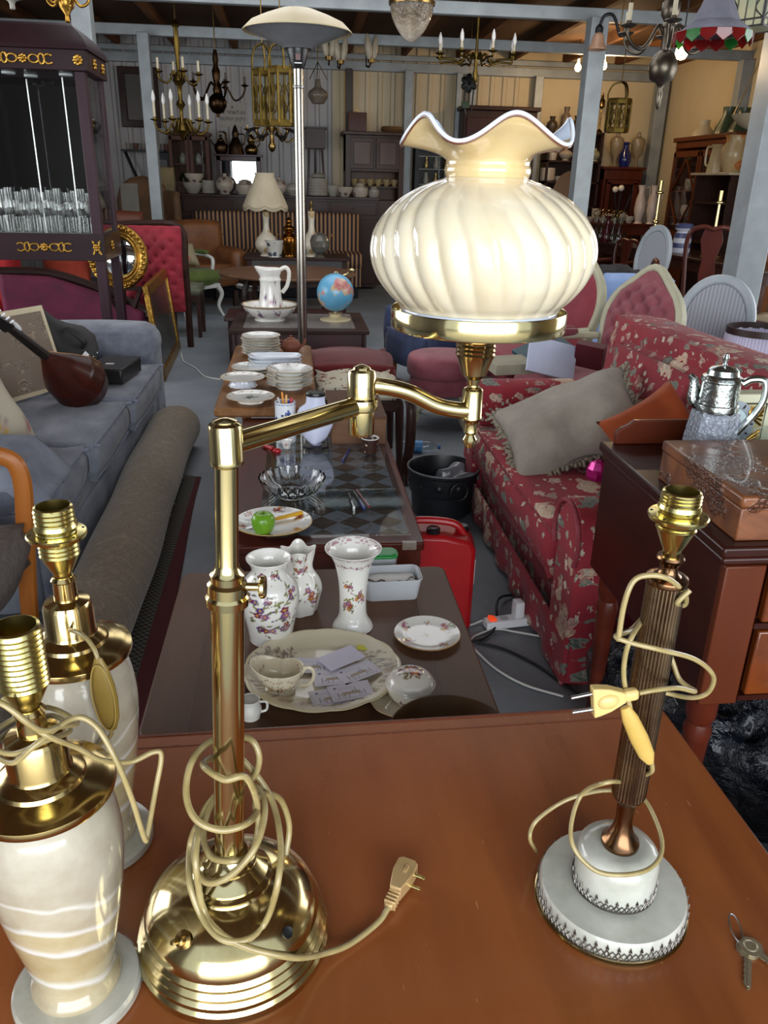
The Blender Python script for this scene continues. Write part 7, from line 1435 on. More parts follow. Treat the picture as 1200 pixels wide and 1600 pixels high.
es=MB().bar((P.x-.02,P.y+.14,0),(P.x,P.y+.05,P.z-.1),.04).bar((P.x-.18,P.y+.16,0),(P.x+.16,P.y+.04,P.z-.24),.03).bar((P.x+.18,P.y+.16,0),(P.x-.16,P.y+.04,P.z-.24),.03).box((P.x,P.y-.02,P.z-.245),(.4,.08,.03)).build('mirror_easel',DARKW,None);tag(es,'dark easel holding up the round gilt mirror','easel')
rc2=T('red_armchair','bright red upholstered armchair behind the cabinet legs at far left','chair',(-2.98,7.9,0));RDC=plain('bright_red_cloth','#8c0c10','#a01418',6,rough=.8)
MB().soft((0,.3,.8),(.7,.18,.75),.07,.02,8).build('backrest',RDC,rc2,180);MB().soft((0,-.05,.4),(.7,.65,.25),.06,.02,8).build('seat',RDC,rc2,180)
for sx in (-1,1):MB().soft((sx*.36,0,.5),(.14,.66,.36),.05,.01,6).build('arm',RDC,rc2,180);MB().box((sx*.3,-.25,.14),(.05,.05,.28)).build('leg',DARKW,rc2);MB().box((sx*.3,.25,.14),(.05,.05,.28)).build('leg',DARKW,rc2)
P=atY(105,418,8.6);cushion('orange_pillow','rust-orange pillow glimpsed between the cabinet legs',(P.x,8.6,P.z-.06),(R(60),0,.1),.5,.36,.14,plain('rust_cloth','#8a2a18','#9c3a22',8,rough=.85),None,9)
o=MB().box((0,0,(P.z-.2)/2),(.9,.5,P.z-.2)).build('wooden_chest',wood('chest_wood','#3a2413','#54361e','x',4,.5,.1),None,bevel=.01,loc=(P.x,8.65,0));tag(o,'brown wooden chest behind the chaise longue','chest')
# green armchair with white frame, dark stool, wing chair, leather armchair
GRN=plain('moss_green_velvet','#44521e','#5a682c',8,rough=.8,sheen=.4);WHF=plain('white_frame_paint','#c9c9c4','#b5b6b2',8,rough=.5)
ga_=armchair('armchair','moss green armchair with a white painted frame',(-1.32,10.0,0),.9,GRN,False,.62,.52,.46,.58,True,None,.03,WHF)
cushion('floral_cushion','small flowered cushion on the green armchair',(-1.3,9.95,.72),(R(55),.1,.7),.34,.3,.12,floral('dull_floral','#8f8468',[(14,.5,.4,['#9a5a4a','#6a6a4a','#b0a080'],1)],.9),None,6)
stl=T('side_chair','dark-legged chair with a grey-green seat in front of the green armchair','chair',(-1.16,8.75,0));MB().soft((0,0,.47),(.34,.4,.09),.03,.02,8).build('seat',plain('grey_green_cloth','#56584a','#666856',9,rough=.85),stl,180);MB().box((0,0,.4),(.35,.42,.07)).build('seat_rail',DARKW,stl)
for sx in (-1,1):
 for sy in (-1,1):MB().box((sx*.15,sy*.18,.2),(.045,.045,.4),taper=.75).build('leg',DARKZ,stl)
BRL=plain('worn_brown_velvet','#50361e','#664628',7,rough=.7,sheen=.4);LEA=plain('caramel_leather','#6a3f22','#82522e',7,rough=.45)
wg=T('wing_chair','tall brown wing chair at the left rear','chair',(-1.95,11.85,0),.5);MB().prism([(-.3,.45),(.3,.45),(.36,.9),(.37,1.25),(.3,1.44),(.16,1.53),(0,1.56),(-.16,1.53),(-.3,1.44),(-.37,1.25),(-.36,.9)],.16,Matrix.Translation((0,.34,0))@Matrix.Rotation(R(90),4,'X')).build('backrest',BRL,wg,40,bevel=.05);MB().soft((0,-.05,.42),(.6,.6,.22),.06,.02,8).build('seat',BRL,wg,180)
for sx in (-1,1):MB().soft((sx*.33,.12,1.02),(.1,.36,.7),.05,.01,8,rot=(0,0,sx*.25)).build('wing',BRL,wg,180);MB().soft((sx*.34,-.05,.55),(.13,.62,.4),.06,.01,8).build('arm',BRL,wg,180);MB().box((sx*.28,-.28,.16),(.05,.05,.32),taper=.6).build('leg',DARKW,wg);MB().box((sx*.28,.28,.16),(.05,.05,.32),taper=.6).build('leg',DARKW,wg)
la=T('leather_armchair','caramel leather club armchair beside the striped settee','chair',(-1.22,10.98,0),.5);MB().soft((0,.28,.72),(.78,.22,.62),.09,.02,10,.01,2).build('backrest',LEA,la,180);MB().soft((0,-.05,.4),(.7,.66,.26),.07,.03,8).build('seat',LEA,la,180)
for sx in (-1,1):MB().soft((sx*.38,-.04,.5),(.2,.74,.44),.09,.01,8).build('arm',LEA,la,180);MB().box((sx*.32,-.3,.1),(.06,.06,.2)).build('leg',DARKW,la);MB().box((sx*.32,.3,.1),(.06,.06,.2)).build('leg',DARKW,la)
P=atY(259,282,12.9);o=T('cream_chair','square cream chair back peeping over the wing chair','chair',(P.x,12.9,0));MB().soft((0,0,P.z),(.24,.1,.34),.03,.02,6).build('backrest',plain('dull_cream_cloth','#8a7a58','#7a6a4a',6,rough=.85),o,180);MB().box((0,-.2,.45),(.4,.45,.08)).build('seat',plain('dull_cream_cloth','#8a7a58'),o);MB().box((0,.04,P.z/2),(.3,.04,P.z)).build('back_post',DARKW,o)
for sx in (-1,1):MB().box((sx*.16,-.38,.2),(.04,.04,.41)).build('leg',DARKW,o)
P=atY(206,345,11.2);o=MB().box((0,0,(P.z+.45)/2),(.22,.05,P.z+.45),rot=(-.08,0,.1)).build('grey_screen',plain('dull_grey_panel','#6a665c','#5a564e',4,rough=.8),None,bevel=.006,loc=(P.x,11.2,0));tag(o,'narrow dull grey panel standing left of the wing chair','panel')
P=atY(203,335,10.2);o=T('leather_chair','rust leather dining chair just right of the display cabinet','chair',(P.x-.05,10.2,0),.3);MB().soft((0,.2,.9),(.42,.08,.5),.03,.02,6).build('backrest',plain('rust_leather','#5a2a18','#6a3420',6,rough=.5),o,180);MB().soft((0,0,.46),(.44,.44,.1),.03,.02,6).build('seat',plain('rust_leather','#5a2a18'),o,180)
for sx in (-1,1):
 for sy in (-1,1):MB().box((sx*.18,sy*.18,.21),(.04,.04,.42)).build('leg',DARKW,o)
# along the back wall
SBW=wood('sideboard_wood','#22130d','#382018','x',3,.4,.3);P0,P1=atY(283,302,12.75),atY(590,306,12.75);SZ=P0.z;sx0,sx1=P0.x,P1.x
sbd=T('sideboard','long dark sideboard at the back carrying a row of crockery','sideboard',((sx0+sx1)/2,13.02,0));w_=sx1-sx0
MB().box((0,0,SZ-.02),(w_+.06,.58,.04)).build('top',SBW,sbd,bevel=.006);MB().box((0,.01,SZ/2),(w_,.52,SZ-.06)).build('carcass',SBW,sbd)
for i in range(4):
 f=MB().box((-w_/2+w_*(i+.5)/4,-.26,SZ-.16),(w_/4-.04,.02,.18)).build('drawer',SBW,sbd,bevel=.004);MB().ball((-w_/2+w_*(i+.5)/4,-.285,SZ-.16),.014,10,6).build('knob',BRASSD,f)
 MB().box((-w_/2+w_*(i+.5)/4,-.26,SZ/2-.12),(w_/4-.04,.02,SZ-.4)).build('door',SBW,sbd,bevel=.004)
DWF=floral('dull_flowered_china','#a89e90',[(13,.35,.36,['#5a4a4c','#7a5a52','#6a6a5a'],1)],.3);DGR=plain('dull_grey_china','#98938a','#868178',6,rough=.3)
TU=lambda r,h:[(0,0),(r*.6,0),(r*.55,h*.06),(r*.95,h*.3),(r,h*.5),(r*.9,h*.62),(r*.7,h*.76),(r*.2,h*.86),(r*.22,h*.95),(0,h)]
BO=lambda r,h:[(0,0),(r*.5,0),(r*.55,h*.08),(r*.95,h*.7),(r,h),(r*.93,h),(0,h*.3)]
PS=lambda r,h:[(0,0),(r*.6,0)]+[(r*(1 if k%2 else .94),h*(k+.5)/12)for k in range(12)]+[(r,h),(0,h*.97)]
JR=lambda r,h:[(0,0),(r*.8,0),(r,h*.2),(r,h*.6),(r*.6,h*.78),(r*.65,h*.86),(r*.3,h*.95),(0,h)]
for px,wd,pt,pr,mt,lb in ((302,31,285,BO,DGR,'grey bowl at the left end of the sideboard'),(326,20,282,PS,DGR,'pile of grey plates between the bowl and the lidded pot'),(352,28,270,TU,DWF,'lidded pot in front of the mirror on the sideboard'),(382,27,280,JR,DWF,'flowered jar behind the scalloped lamp shade'),(436,26,276,TU,DWF,'flowered tureen right of the scalloped lamp shade'),(458,22,282,TU,DGR,'small grey tureen beside the heater pole'),(497,32,279,PS,DGR,'tall pile of grey plates right of the heater pole'),(520,21,290,BO,DGR,'small grey bowl right of the tall plate pile'),(539,26,292,BO,DWF,'flowered low bowl on the right half of the sideboard'),(563,24,284,JR,DWF,'flowered jar at the right of the sideboard'),(584,17,290,JR,DGR,'small pale jar at the right end of the sideboard')):
 P=atY(px,302,12.9);r_=wid(P,wd/2);ware('crockery',lb,'crockery',Vector((P.x,12.9,SZ)),pr(r_,max(.06,hgt((P.x,12.9),pt)-SZ)),mt,'crockery on the sideboard',28)
P=atY(304,284,12.9);ware('crockery','flowered bowl stacked on the grey bowl at the left end','crockery',Vector((P.x,12.9,hgt((P.x,12.9),286))),BO(wid(P,15),.13),DWF,'crockery on the sideboard',28)
P=atY(497,281,12.9);ware('crockery','lidded grey tureen on top of the tall plate pile','crockery',Vector((P.x,12.9,hgt((P.x,12.9),280))),TU(wid(P,12),.1),DGR,'crockery on the sideboard',24)
# wall cabinet with a pediment, standing on the sideboard
P0,P1=atY(267,285,13.05),atY(330,285,13.05);c_w=P1.x-P0.x;c_x=(P0.x+P1.x)/2;wz0,wz1,wz2=SZ,hgt((c_x,13.05),211),hgt((c_x,13.05),198);WCW=wood('red_brown_cabinet','#3a1d10','#55301c','z',4,.35,.3)
wcb=T('wall_cabinet','small red-brown cabinet with glazed doors and a pediment, left rear','cabinet',(c_x,13.17,wz0));hh=wz1-wz0
MB().box((0,.11,hh/2),(c_w,.02,hh)).box((-c_w/2+.02,0,hh/2),(.04,.24,hh)).box((c_w/2-.02,0,hh/2),(.04,.24,hh)).box((0,0,.06),(c_w,.24,.12)).box((0,0,hh*.5),(c_w,.2,.02)).build('carcass',WCW,wcb)
MB().prism([(-c_w/2-.03,0),(c_w/2+.03,0),(c_w/2+.03,.04),(c_w*.3,.05),(c_w*.1,.12),(0,.14),(-c_w*.1,.12),(-c_w*.3,.05),(-c_w/2-.03,.04)],.28,Matrix.Translation((0,.13,hh))@Matrix.Rotation(R(90),4,'X')).build('pediment',WCW,wcb)
for sx in (-1,1):
 dd=MB().box((sx*c_w*.25-c_w*.2,-.13,hh*.56),(.05,.025,hh*.84)).box((sx*c_w*.25+c_w*.2,-.13,hh*.56),(.05,.025,hh*.84)).box((sx*c_w*.25,-.13,hh*.95),(c_w*.44,.025,.06)).box((sx*c_w*.25,-.13,hh*.17),(c_w*.44,.025,.06)).build('door',WCW,wcb,bevel=.003);MB().box((sx*c_w*.25,-.128,hh*.56),(c_w*.38,.005,hh*.74)).build('pane',CLEAR,dd)
for i,(x,k)in enumerate(((-.12,0),(.1,0),(-.1,1),(.12,1))):ware('cabinet_china',['green lidded jar','pale cup','pale plate stack','white mug'][i]+' inside the red-brown cabinet','china',Vector((c_x+x,13.17,wz0+(.12 if k==0 else hh*.5+.01))),JR(.06,.16),[plain('dark_green_glaze','#1e2c18',rough=.3),DGR,DGR,DGR][i],'china in the red-brown cabinet',16)
# mirror-backed overmantel with copper pots
P0,P1=atY(337,240,13.05),atY(406,240,13.05);mw=P1.x-P0.x;mx=(P0.x+P1.x)/2;mz=hgt((mx,13.05),241);mm_=T('mirrored_overmantel','dark red overmantel with an oblong mirror standing on the sideboard','mirror',(mx,13.17,SZ));mh=mz-SZ;RDW=wood('dark_red_wood','#230d0f','#3a1618','x',4,.3,.4)
MB().box((0,.06,mh/2),(mw,.04,mh)).box((-mw/2+.03,0,mh/2),(.06,.14,mh)).box((mw/2-.03,0,mh/2),(.06,.14,mh)).box((0,0,mh*.9),(mw,.14,.07)).build('frame',RDW,mm_,bevel=.004);MB().box((0,-.01,mh-.015),(mw+.08,.24,.03)).build('shelf',RDW,mm_,bevel=.004)
MB().box((0,.03,mh*.55),(mw-.14,.02,mh*.56)).build('mirror_glass',MIRROR,mm_)
CPP=metal('dark_copper','#5a4430','#3c3024',.35,14,.2)
P=atY(346,240,13.15);o=T('copper_pot','small dark copper kettle at the left on the overmantel','kettle',Vector((P.x,13.15,mz)));MB().lathe([(p.x,p.y)for p in smooth([(a,b_,0)for a,b_ in [(0,0),(.07,0),(.1,.07),(.09,.13),(.05,.17),(.05,.19),(.02,.22),(.025,.25),(0,.27)]],3)],28).build('pot_body',CPP,o);MB().tube([(-.08,0,.1),(-.13,0,.15),(-.14,0,.19)],.012,8,sm=3).build('spout',CPP,o);MB().tube([(.07,0,.15),(.06,0,.28),(-.03,0,.29),(-.06,0,.17)],.008,8,sm=4).build('handle',CPP,o)
P=atY(369,240,13.15);zt=hgt((P.x,13.15),194)-mz;o=T('coffee_pot','tall dark coffee pot with a curved spout in the middle of the overmantel','coffee pot',Vector((P.x,13.15,mz)));MB().lathe([(p.x,p.y)for p in smooth([(a,b_,0)for a,b_ in [(0,0),(.11,0),(.115,.03),(.095,zt*.3),(.06,zt*.5),(.045,zt*.58),(.05,zt*.66),(.045,zt*.76),(.02,zt*.92),(0,zt)]],3)],28).build('pot_body',CPP,o);MB().tube([(-.1,0,zt*.2),(-.13,0,zt*.5),(-.14,0,zt*.68),(-.18,0,zt*.74)],.014,8,sm=4).build('spout',CPP,o);MB().tube([(.05,0,zt*.68),(.13,0,zt*.66),(.13,0,zt*.4),(.09,0,zt*.3)],.01,8,sm=4).build('handle',CPP,o)
P=atY(393,240,13.15);o=T('brass_kettle','brass lidded pot at the right on the overmantel','kettle',Vector((P.x,13.15,mz)));MB().lathe([(p.x,p.y)for p in smooth([(a,b_,0)for a,b_ in [(0,0),(.07,0),(.1,.06),(.08,.12),(.045,.15),(.06,.19),(.05,.24),(.02,.27),(.02,.3),(0,.31)]],3)],28).build('pot_body',BRASSD,o);MB().tube([(.08,0,.1),(.13,0,.16),(.1,0,.24),(.05,0,.22)],.008,8,sm=4).build('handle',CPP,o)
# notice on the wall (Hebrew, two lines)
P=atY(363,179,13.93);nb=T('paper_notice','small white paper notice with two printed lines on the back wall','notice',(P.x,13.968,P.z));MB().box((0,0,0),(.42,.004,.34)).build('paper',plain('notice_paper','#a8a29c','#b2aca6',4,rough=.8),nb,0)
def words_(txt,loc,size,mat,par,name='lettering',rot=(R(90),0,0)):
 c=bpy.data.curves.new(name,'FONT');c.body=txt;c.size=size;c.align_x='CENTER';c.extrude=.0008;c.resolution_u=3
 o=bpy.data.objects.new(name,c);COL.objects.link(o);dg=bpy.context.evaluated_depsgraph_get();me=bpy.data.meshes.new_from_object(o.evaluated_get(dg));bpy.data.objects.remove(o)
 me.materials.clear();me.materials.append(mat);q=bpy.data.objects.new(name,me);COL.objects.link(q);q.parent=par;q.location=loc;q.rotation_euler=rot;return q
INK=plain('faded_ink','#35302e',rough=.7);words_('נא לשמור על'[::-1],(0,-.004,.01),.075,INK,nb);words_('ניקיון המקום'[::-1],(0,-.004,-.08),.075,INK,nb);MB().prism([(-.02,.03),(.02,.03),(0,0)],.002,Matrix.Translation((0,-.003,.085))@Matrix.Rotation(R(90),4,'X')).build('triangle_mark',INK,nb,0)
# box on legs by the wall
P0,P1=atY(477,201,13.5),atY(508,233,13.5);o=T('letter_box_stand','small dark box on splayed legs against the white sheet wall','stand',((P0.x+P1.x)/2,13.5,0));bz0,bz1=P1.z,P0.z
MB().box((0,0,(bz0+bz1)/2),(P1.x-P0.x,.3,bz1-bz0)).build('box_body',DARKW,o,bevel=.004);MB().box((0,0,bz1+.01),(P1.x-P0.x+.06,.36,.025)).build('lid',DARKW,o);MB().bar((-.04,-.152,bz0+.04),(.08,-.152,bz1-.06),.012,.004).bar((.02,-.152,bz0+.04),(.12,-.152,bz1-.1),.012,.004).build('pale_scroll',plain('scroll_tan','#6a523c',rough=.6),o)
for sx,sy in ((-1,-1),(1,-1),(0,1)):MB().bar((sx*.1,sy*.08,bz0),(sx*.16+.06*(sx>0),sy*.2,0),.04).build('leg',DARKZ,o)
# big cupboard with an open niche and cups
P0,P1=atY(540,240,13.3),atY(632,240,13.3);kw=P1.x-P0.x;kx=(P0.x+P1.x)/2;kz=hgt((kx,13.3),211);KW=wood('brown_cupboard','#2a1b13','#43291b','z',3,.4,.25);kb=T('cupboard','brown two-door cupboard with an open arched niche of cups','cupboard',(kx,13.6,0));nz0,nz1=SZ-.05,hgt((kx,13.3),268)
MB().box((0,.27,kz/2),(kw,.04,kz)).box((-kw/2+.04,0,kz/2),(.08,.56,kz)).box((kw/2-.04,0,kz/2),(.08,.56,kz)).box((0,0,nz0/2),(kw,.5,nz0)).box((0,0,(nz1+kz)/2),(kw,.5,kz-nz1)).build('carcass',KW,kb,bevel=.004);MB().box((0,-.01,kz+.02),(kw+.1,.66,.05)).build('cornice',KW,kb,bevel=.008)
for sx in (-1,1):dd=MB().box((sx*kw*.22,-.265,(nz1+kz)/2),(kw*.4,.025,(kz-nz1)*.86)).build('door',KW,kb,bevel=.006);MB().box((sx*kw*.22,-.28,(nz1+kz)/2),(kw*.28,.012,(kz-nz1)*.62)).build('fielded_panel',wood('niche_panel','#3a241a','#523424','z',3,.3,.3),dd,bevel=.006)
hz_=hgt((kx,13.3),291);MB().box((0,0,hz_-.01),(kw-.16,.4,.02)).build('shelf',KW,kb);MB().box((0,.22,(nz0+nz1)/2),(kw-.16,.03,nz1-nz0)).build('niche_back',wood('niche_back_wood','#4a2f1e','#633f28','z',3,.4,.2),kb)
for i in range(6):P=atY(553+12.6*i,291,13.45);ware('teacup','cream teacup in the cupboard niche, '+ords[i]+' from the left','cup',Vector((P.x,13.45,hz_)),[(0,0),(.03,0),(.045,.04),(.06,.1),(.055,.1),(0,.02)],plain('ochre_china','#a08e68','#8e7c58',6,rough=.3),'teacups in the cupboard niche',20,[(.05,0,.08),(.085,0,.07),(.045,0,.03)])
P=atY(558,210,13.5);bh=hgt((P.x,13.5),176)-kz-.045;o=T('wooden_box','brown wooden box standing on the two-door cupboard','box',(P.x,13.55,kz+.045));MB().box((0,0,bh/2),(wid(P,28),.3,bh)).build('box_body',wood('cherry_box','#3c1d12','#532a1a','z',4,.4,.2),o,bevel=.004);MB().tube([(-.03,0,bh),(0,0,bh+.05),(.03,0,bh)],.008,6,sm=3).build('handle',BRASSD,o)
P=atY(612,209,13.5);o=MB().lathe([(0,0),(.12,0),(.17,.05),(.15,.09),(0,.1)],28).build('wicker_basket',WCK,None,loc=(P.x,13.55,kz+.045));tag(o,'low woven basket on the two-door cupboard','basket')
# glazed black cabinet and dark wardrobe seen round the lamp shade
P0,P1=atY(650,240,13.5),atY(716,240,13.5);gw_=P1.x-P0.x;gz=hgt((P0.x,13.5),221);gc=T('glazed_cabinet','black framed glazed cabinet with glassware right of the grey column','cabinet',((P0.x+P1.x)/2,13.7,0))
MB().box((0,.16,gz/2),(gw_,.02,gz)).box((-gw_/2+.03,0,gz/2),(.06,.34,gz)).box((gw_/2-.03,0,gz/2),(.06,.34,gz)).box((0,0,gz-.03),(gw_,.34,.06)).box((0,0,.2),(gw_,.34,.4)).build('carcass',IRON,gc)
MB().box((0,-.17,gz*.55),(gw_-.1,.006,gz*.75)).build('pane',CLEAR,gc);gsh=[hgt((P0.x,13.6),y)for y in (287,263,243)]
for z in gsh:MB().box((0,0,z-.008),(gw_-.12,.26,.012)).build('glass_shelf',plain('green_glass_shelf','#6f8f86'),gc)
for i in range(6):ware('cabinet_glass','bronze and glass ornament in the black glazed cabinet, '+['lower shelf left','lower shelf middle','lower shelf right','upper shelf left','upper shelf middle','upper shelf right'][i],'ornament',Vector((gc.location.x-.14+.16*(i%3),13.66,gsh[0 if i<3 else 1]+.0)),[(0,0),(.04,0),(.05,.06),(.03,.12),(.035,.17),(0,.18)],BRASSD if i%2 else DGR,'ornaments in the black cabinet',16)
P0,P1=atY(724,200,13.4),atY(838,200,13.4);dw=P1.x-P0.x;dz_=hgt((P0.x,13.4),171);wb=T('wardrobe','dark red-brown wardrobe behind the ruffled mouth of the lamp shade','wardrobe',((P0.x+P1.x)/2,13.65,0));MB().box((0,.0,dz_/2),(dw,.5,dz_)).build('carcass',DARKZ,wb,bevel=.008);MB().box((0,-.01,dz_+.03),(dw+.08,.58,.06)).build('cornice',DARKW,wb,bevel=.01)
for sx in (-1,1):dd=MB().box((sx*dw*.24,-.26,dz_*.52),(dw*.44,.025,dz_*.88)).build('door',wood('wardrobe_door','#2e130d','#452017','z',3,.3,.4),wb,bevel=.006);MB().ball((sx*.05,-.285,dz_*.5),.018,10,6).build('knob',BRASSD,dd)
# left rear: framed panel, cup shelf
P0,P1=atY(182,103,13.9),atY(252,200,13.9);pw_=P1.x-P0.x;ph=P0.z-P1.z;o=T('framed_picture','large dark brown framed picture high on the left rear wall','picture',((P0.x+P1.x)/2,13.93,(P0.z+P1.z)/2));MB().ring([(-pw_/2,-ph/2),(pw_/2,-ph/2),(pw_/2,ph/2),(-pw_/2,ph/2)],[(-pw_/2+.1,-ph/2+.1),(pw_/2-.1,-ph/2+.1),(pw_/2-.1,ph/2-.1),(-pw_/2+.1,ph/2-.1)],.05,Matrix.Rotation(R(90),4,'X')).build('frame',DARKW,o,20,bevel=.008);MB().box((0,-.012,0),(pw_-.18,.01,ph-.18)).build('brown_canvas',plain('brown_canvas','#231a12','#3a2c1c',2.5,rough=.4),o)
P0,P1=atY(190,233,13.75),atY(257,233,13.75);swd=P1.x-P0.x;o=T('cup_shelf','narrow black wall shelf under the dark framed picture','shelf',((P0.x+P1.x)/2,13.78,P0.z));MB().box((0,0,-.015),(swd,.2,.03)).build('board',IRON,o);MB().bar((-.28,0,-.03),(-.05,-.06,-.6),.05,.03).build('bracket',IRON,o)
for i in range(6):ware('small_cup','little cup on the black wall shelf, '+ords[i]+' from the left','cup',Vector((P0.x+.1+.115*i,13.78,P0.z)),[(0,0),(.03,0),(.045,.09),(.04,.09),(0,.02)],[DGR,plain('rust_glaze','#6a4436',rough=.4)][i%2],'cups on the wall shelf',14)
o=T('tall_dark_cabinet','tall black narrow cabinet beside the left grey column','cabinet',(atY(250,260,13.6).x,13.75,0));MB().box((0,0,.95),(.3,.3,1.9)).build('carcass',IRON,o,bevel=.01);MB().box((0,-.155,1.0),(.24,.012,1.6)).build('door',BLACKP,o,bevel=.004)
# striped settee
P0,P1=atY(300,329,12.2),atY(562,333,12.2);SX=(P0.x+P1.x)/2;sw2=P1.x-P0.x;SET=stripes('settee_stripe','#24121a','#9a7550',17,'X',.8,.55);sz_t=P0.z
se=T('striped_settee','long settee in dark and gold stripes at the back of the shop','sofa',(SX,12.0,0));MB().soft((0,.3,(sz_t+.4)/2),(sw2,.2,sz_t-.4),.05,.01,12).build('backrest',SET,se,180);MB().soft((0,-.05,.52),(sw2,.72,.18),.05,.02,12).build('seat',SET,se,180);MB().box((0,-.38,.3),(sw2-.04,.03,.26)).build('front_valance',SET,se);MB().box((0,0,.12),(sw2-.1,.7,.2)).build('plinth',plain('dark_navy_base','#14141e',rough=.8),se)
q=MB()
for k in range(3):q.ball((-sw2*.33+sw2*.33*k,.19,sz_t-.3),.02,10,6)
q.build('button',plain('gold_button','#8a6a3a',rough=.6),se)
# low table with the lamps
P0,P1=atY(382,398,10.4),atY(545,400,10.4);LZ=.68;lowt=T('lamp_table','low dark table with a drop edge holding two white lamps','table',((P0.x+P1.x)/2,10.5,0));lw_=P1.x-P0.x;slab(lowt,lw_,.7,LZ,.035,DARKW,.02);MB().box((0,0,LZ-.1),(lw_-.08,.6,.12)).build('apron',plain('grey_brown_apron','#3a3434','#2c2727',5,rough=.4),lowt);legs4(lowt,lw_-.05,.65,LZ-.04,.06,DARKW)
LAMPC=floral('lamp_china','#c4bba8',[(8,.35,.4,['#a8885a','#b59a70','#8a7a60'],1)],.25)
def chinalamp(label,px,pyt,Y,shade):
 P=atY(px,388,Y);o=T('china_table_lamp',label,'lamp',Vector((P.x,Y,LZ)),0,'white china lamps');s=dep(o.location)/F;h=hgt(o.location,pyt)-LZ
 MB().lathe([(p.x,p.y)for p in smooth([(a,b_,0)for a,b_ in [(0,0),(10*s,0),(10*s,.02),(9*s,.03),(15*s,.08),(18*s,.14),(14*s,.22),(6*s,.29),(4.5*s,h*.75),(5.5*s,h*.92),(5*s,h),(0,h)]],3)],36).build('china_body',LAMPC,o,60)
 MB().lathe([(0,h),(.02,h),(.012,h+.03),(.018,h+.05),(.02,h+.11),(0,h+.11)],16).build('lamp_fitting',BRASSD,o)
 if shade:
  zs0,zs1=hgt(o.location,326)-LZ,hgt(o.location,270)-LZ;r0,r1=33*s,14*s;m2=plain('cream_silk','#c3b69c','#b3a68c',5,rough=.8,sss=.0)
  def sc(a,r,z,j):f=(zs1-z)/(zs1-zs0);return r*(1+.035*f*abs(math.cos(4*a))),z-(.03*abs(math.sin(4*a))if f>.99 else 0)
  MB().lathe([(r0,zs0),(r0*.97,zs0+.04),(r0*.82,zs0+(zs1-zs0)*.35),(r1*1.3,zs0+(zs1-zs0)*.7),(r1,zs1-.03),(r1*1.06,zs1)],96,mod=sc).build('lamp_shade',m2,o,60,solid=.004)
  MB().tube([(r0*(1.0+.035*abs(math.cos(4*a))),0,0)if False else (r0*.985*(1+.03*abs(math.cos(4*a)))*math.cos(a),r0*.985*(1+.03*abs(math.cos(4*a)))*math.sin(a),zs0+.035-.03*abs(math.sin(4*a)))for a in [2*PI*i/96 for i in range(96)]],.007,6,closed=True).build('shade_braid',plain('shade_braid','#a3957a',rough=.8),o)
 return o
chinalamp('white china lamp with a cream scalloped fabric shade',417,330,10.3,True);chinalamp('white china lamp without a shade, right of the heater pole',487,330,10.3,False)
SAM=metal('amber_brass','#8a5a24','#5a3614',.2,10,.15);P=atY(452,400,10.0);o=T('brass_samovar','dark amber brass urn between the two white lamps','urn',Vector((P.x,10.25,LZ)));h=hgt(o.location,337)-LZ;s=dep(o.location)/F
MB().lathe([(p.x,p.y)for p in smooth([(a,b_,0)for a,b_ in [(0,0),(10*s,0),(10*s,.03),(13*s,h*.35),(12*s,h*.5),(6*s,h*.58),(9*s,h*.66),(9*s,h*.72),(4*s,h*.78),(5*s,h*.88),(2*s,h*.94),(0,h)]],3)],32).build('urn_body',SAM,o,60)
P=atY(428,404,9.95);o=MB().lathe([(0,0),(.08,0),(.075,.02),(.11,.12),(.125,.2),(.12,.2),(0,.1)],32,mod=lambda a,r,z,j:(r*(1+.04*math.cos(6*a)),z)).build('flowered_cachepot',floral('blue_flower_china','#b9b5ac',[(16,.55,.4,['#2e3644','#4a5260','#5a6458'],1)],.3),None,loc=(P.x,10.22,LZ));tag(o,'small dark-flowered pot in front of the shaded china lamp','pot')
P=atY(500,392,10.0);o=T('crystal_globe','cut crystal globe on a foot by the unshaded china lamp','ornament',Vector((P.x,10.22,LZ)));MB().lathe([(0,0),(.07,0),(.05,.02),(.03,.04),(.06,.06)]+[(.13*math.sin(R(150-15*k))*(1 if k%2 else .96),.165-.13*math.cos(R(30+15*k)))for k in range(9)]+[(0,.295)],20).build('crystal_body',plain('misty_crystal','#9a958a','#7d786e',12,rough=.1,trans=.6),o,20)
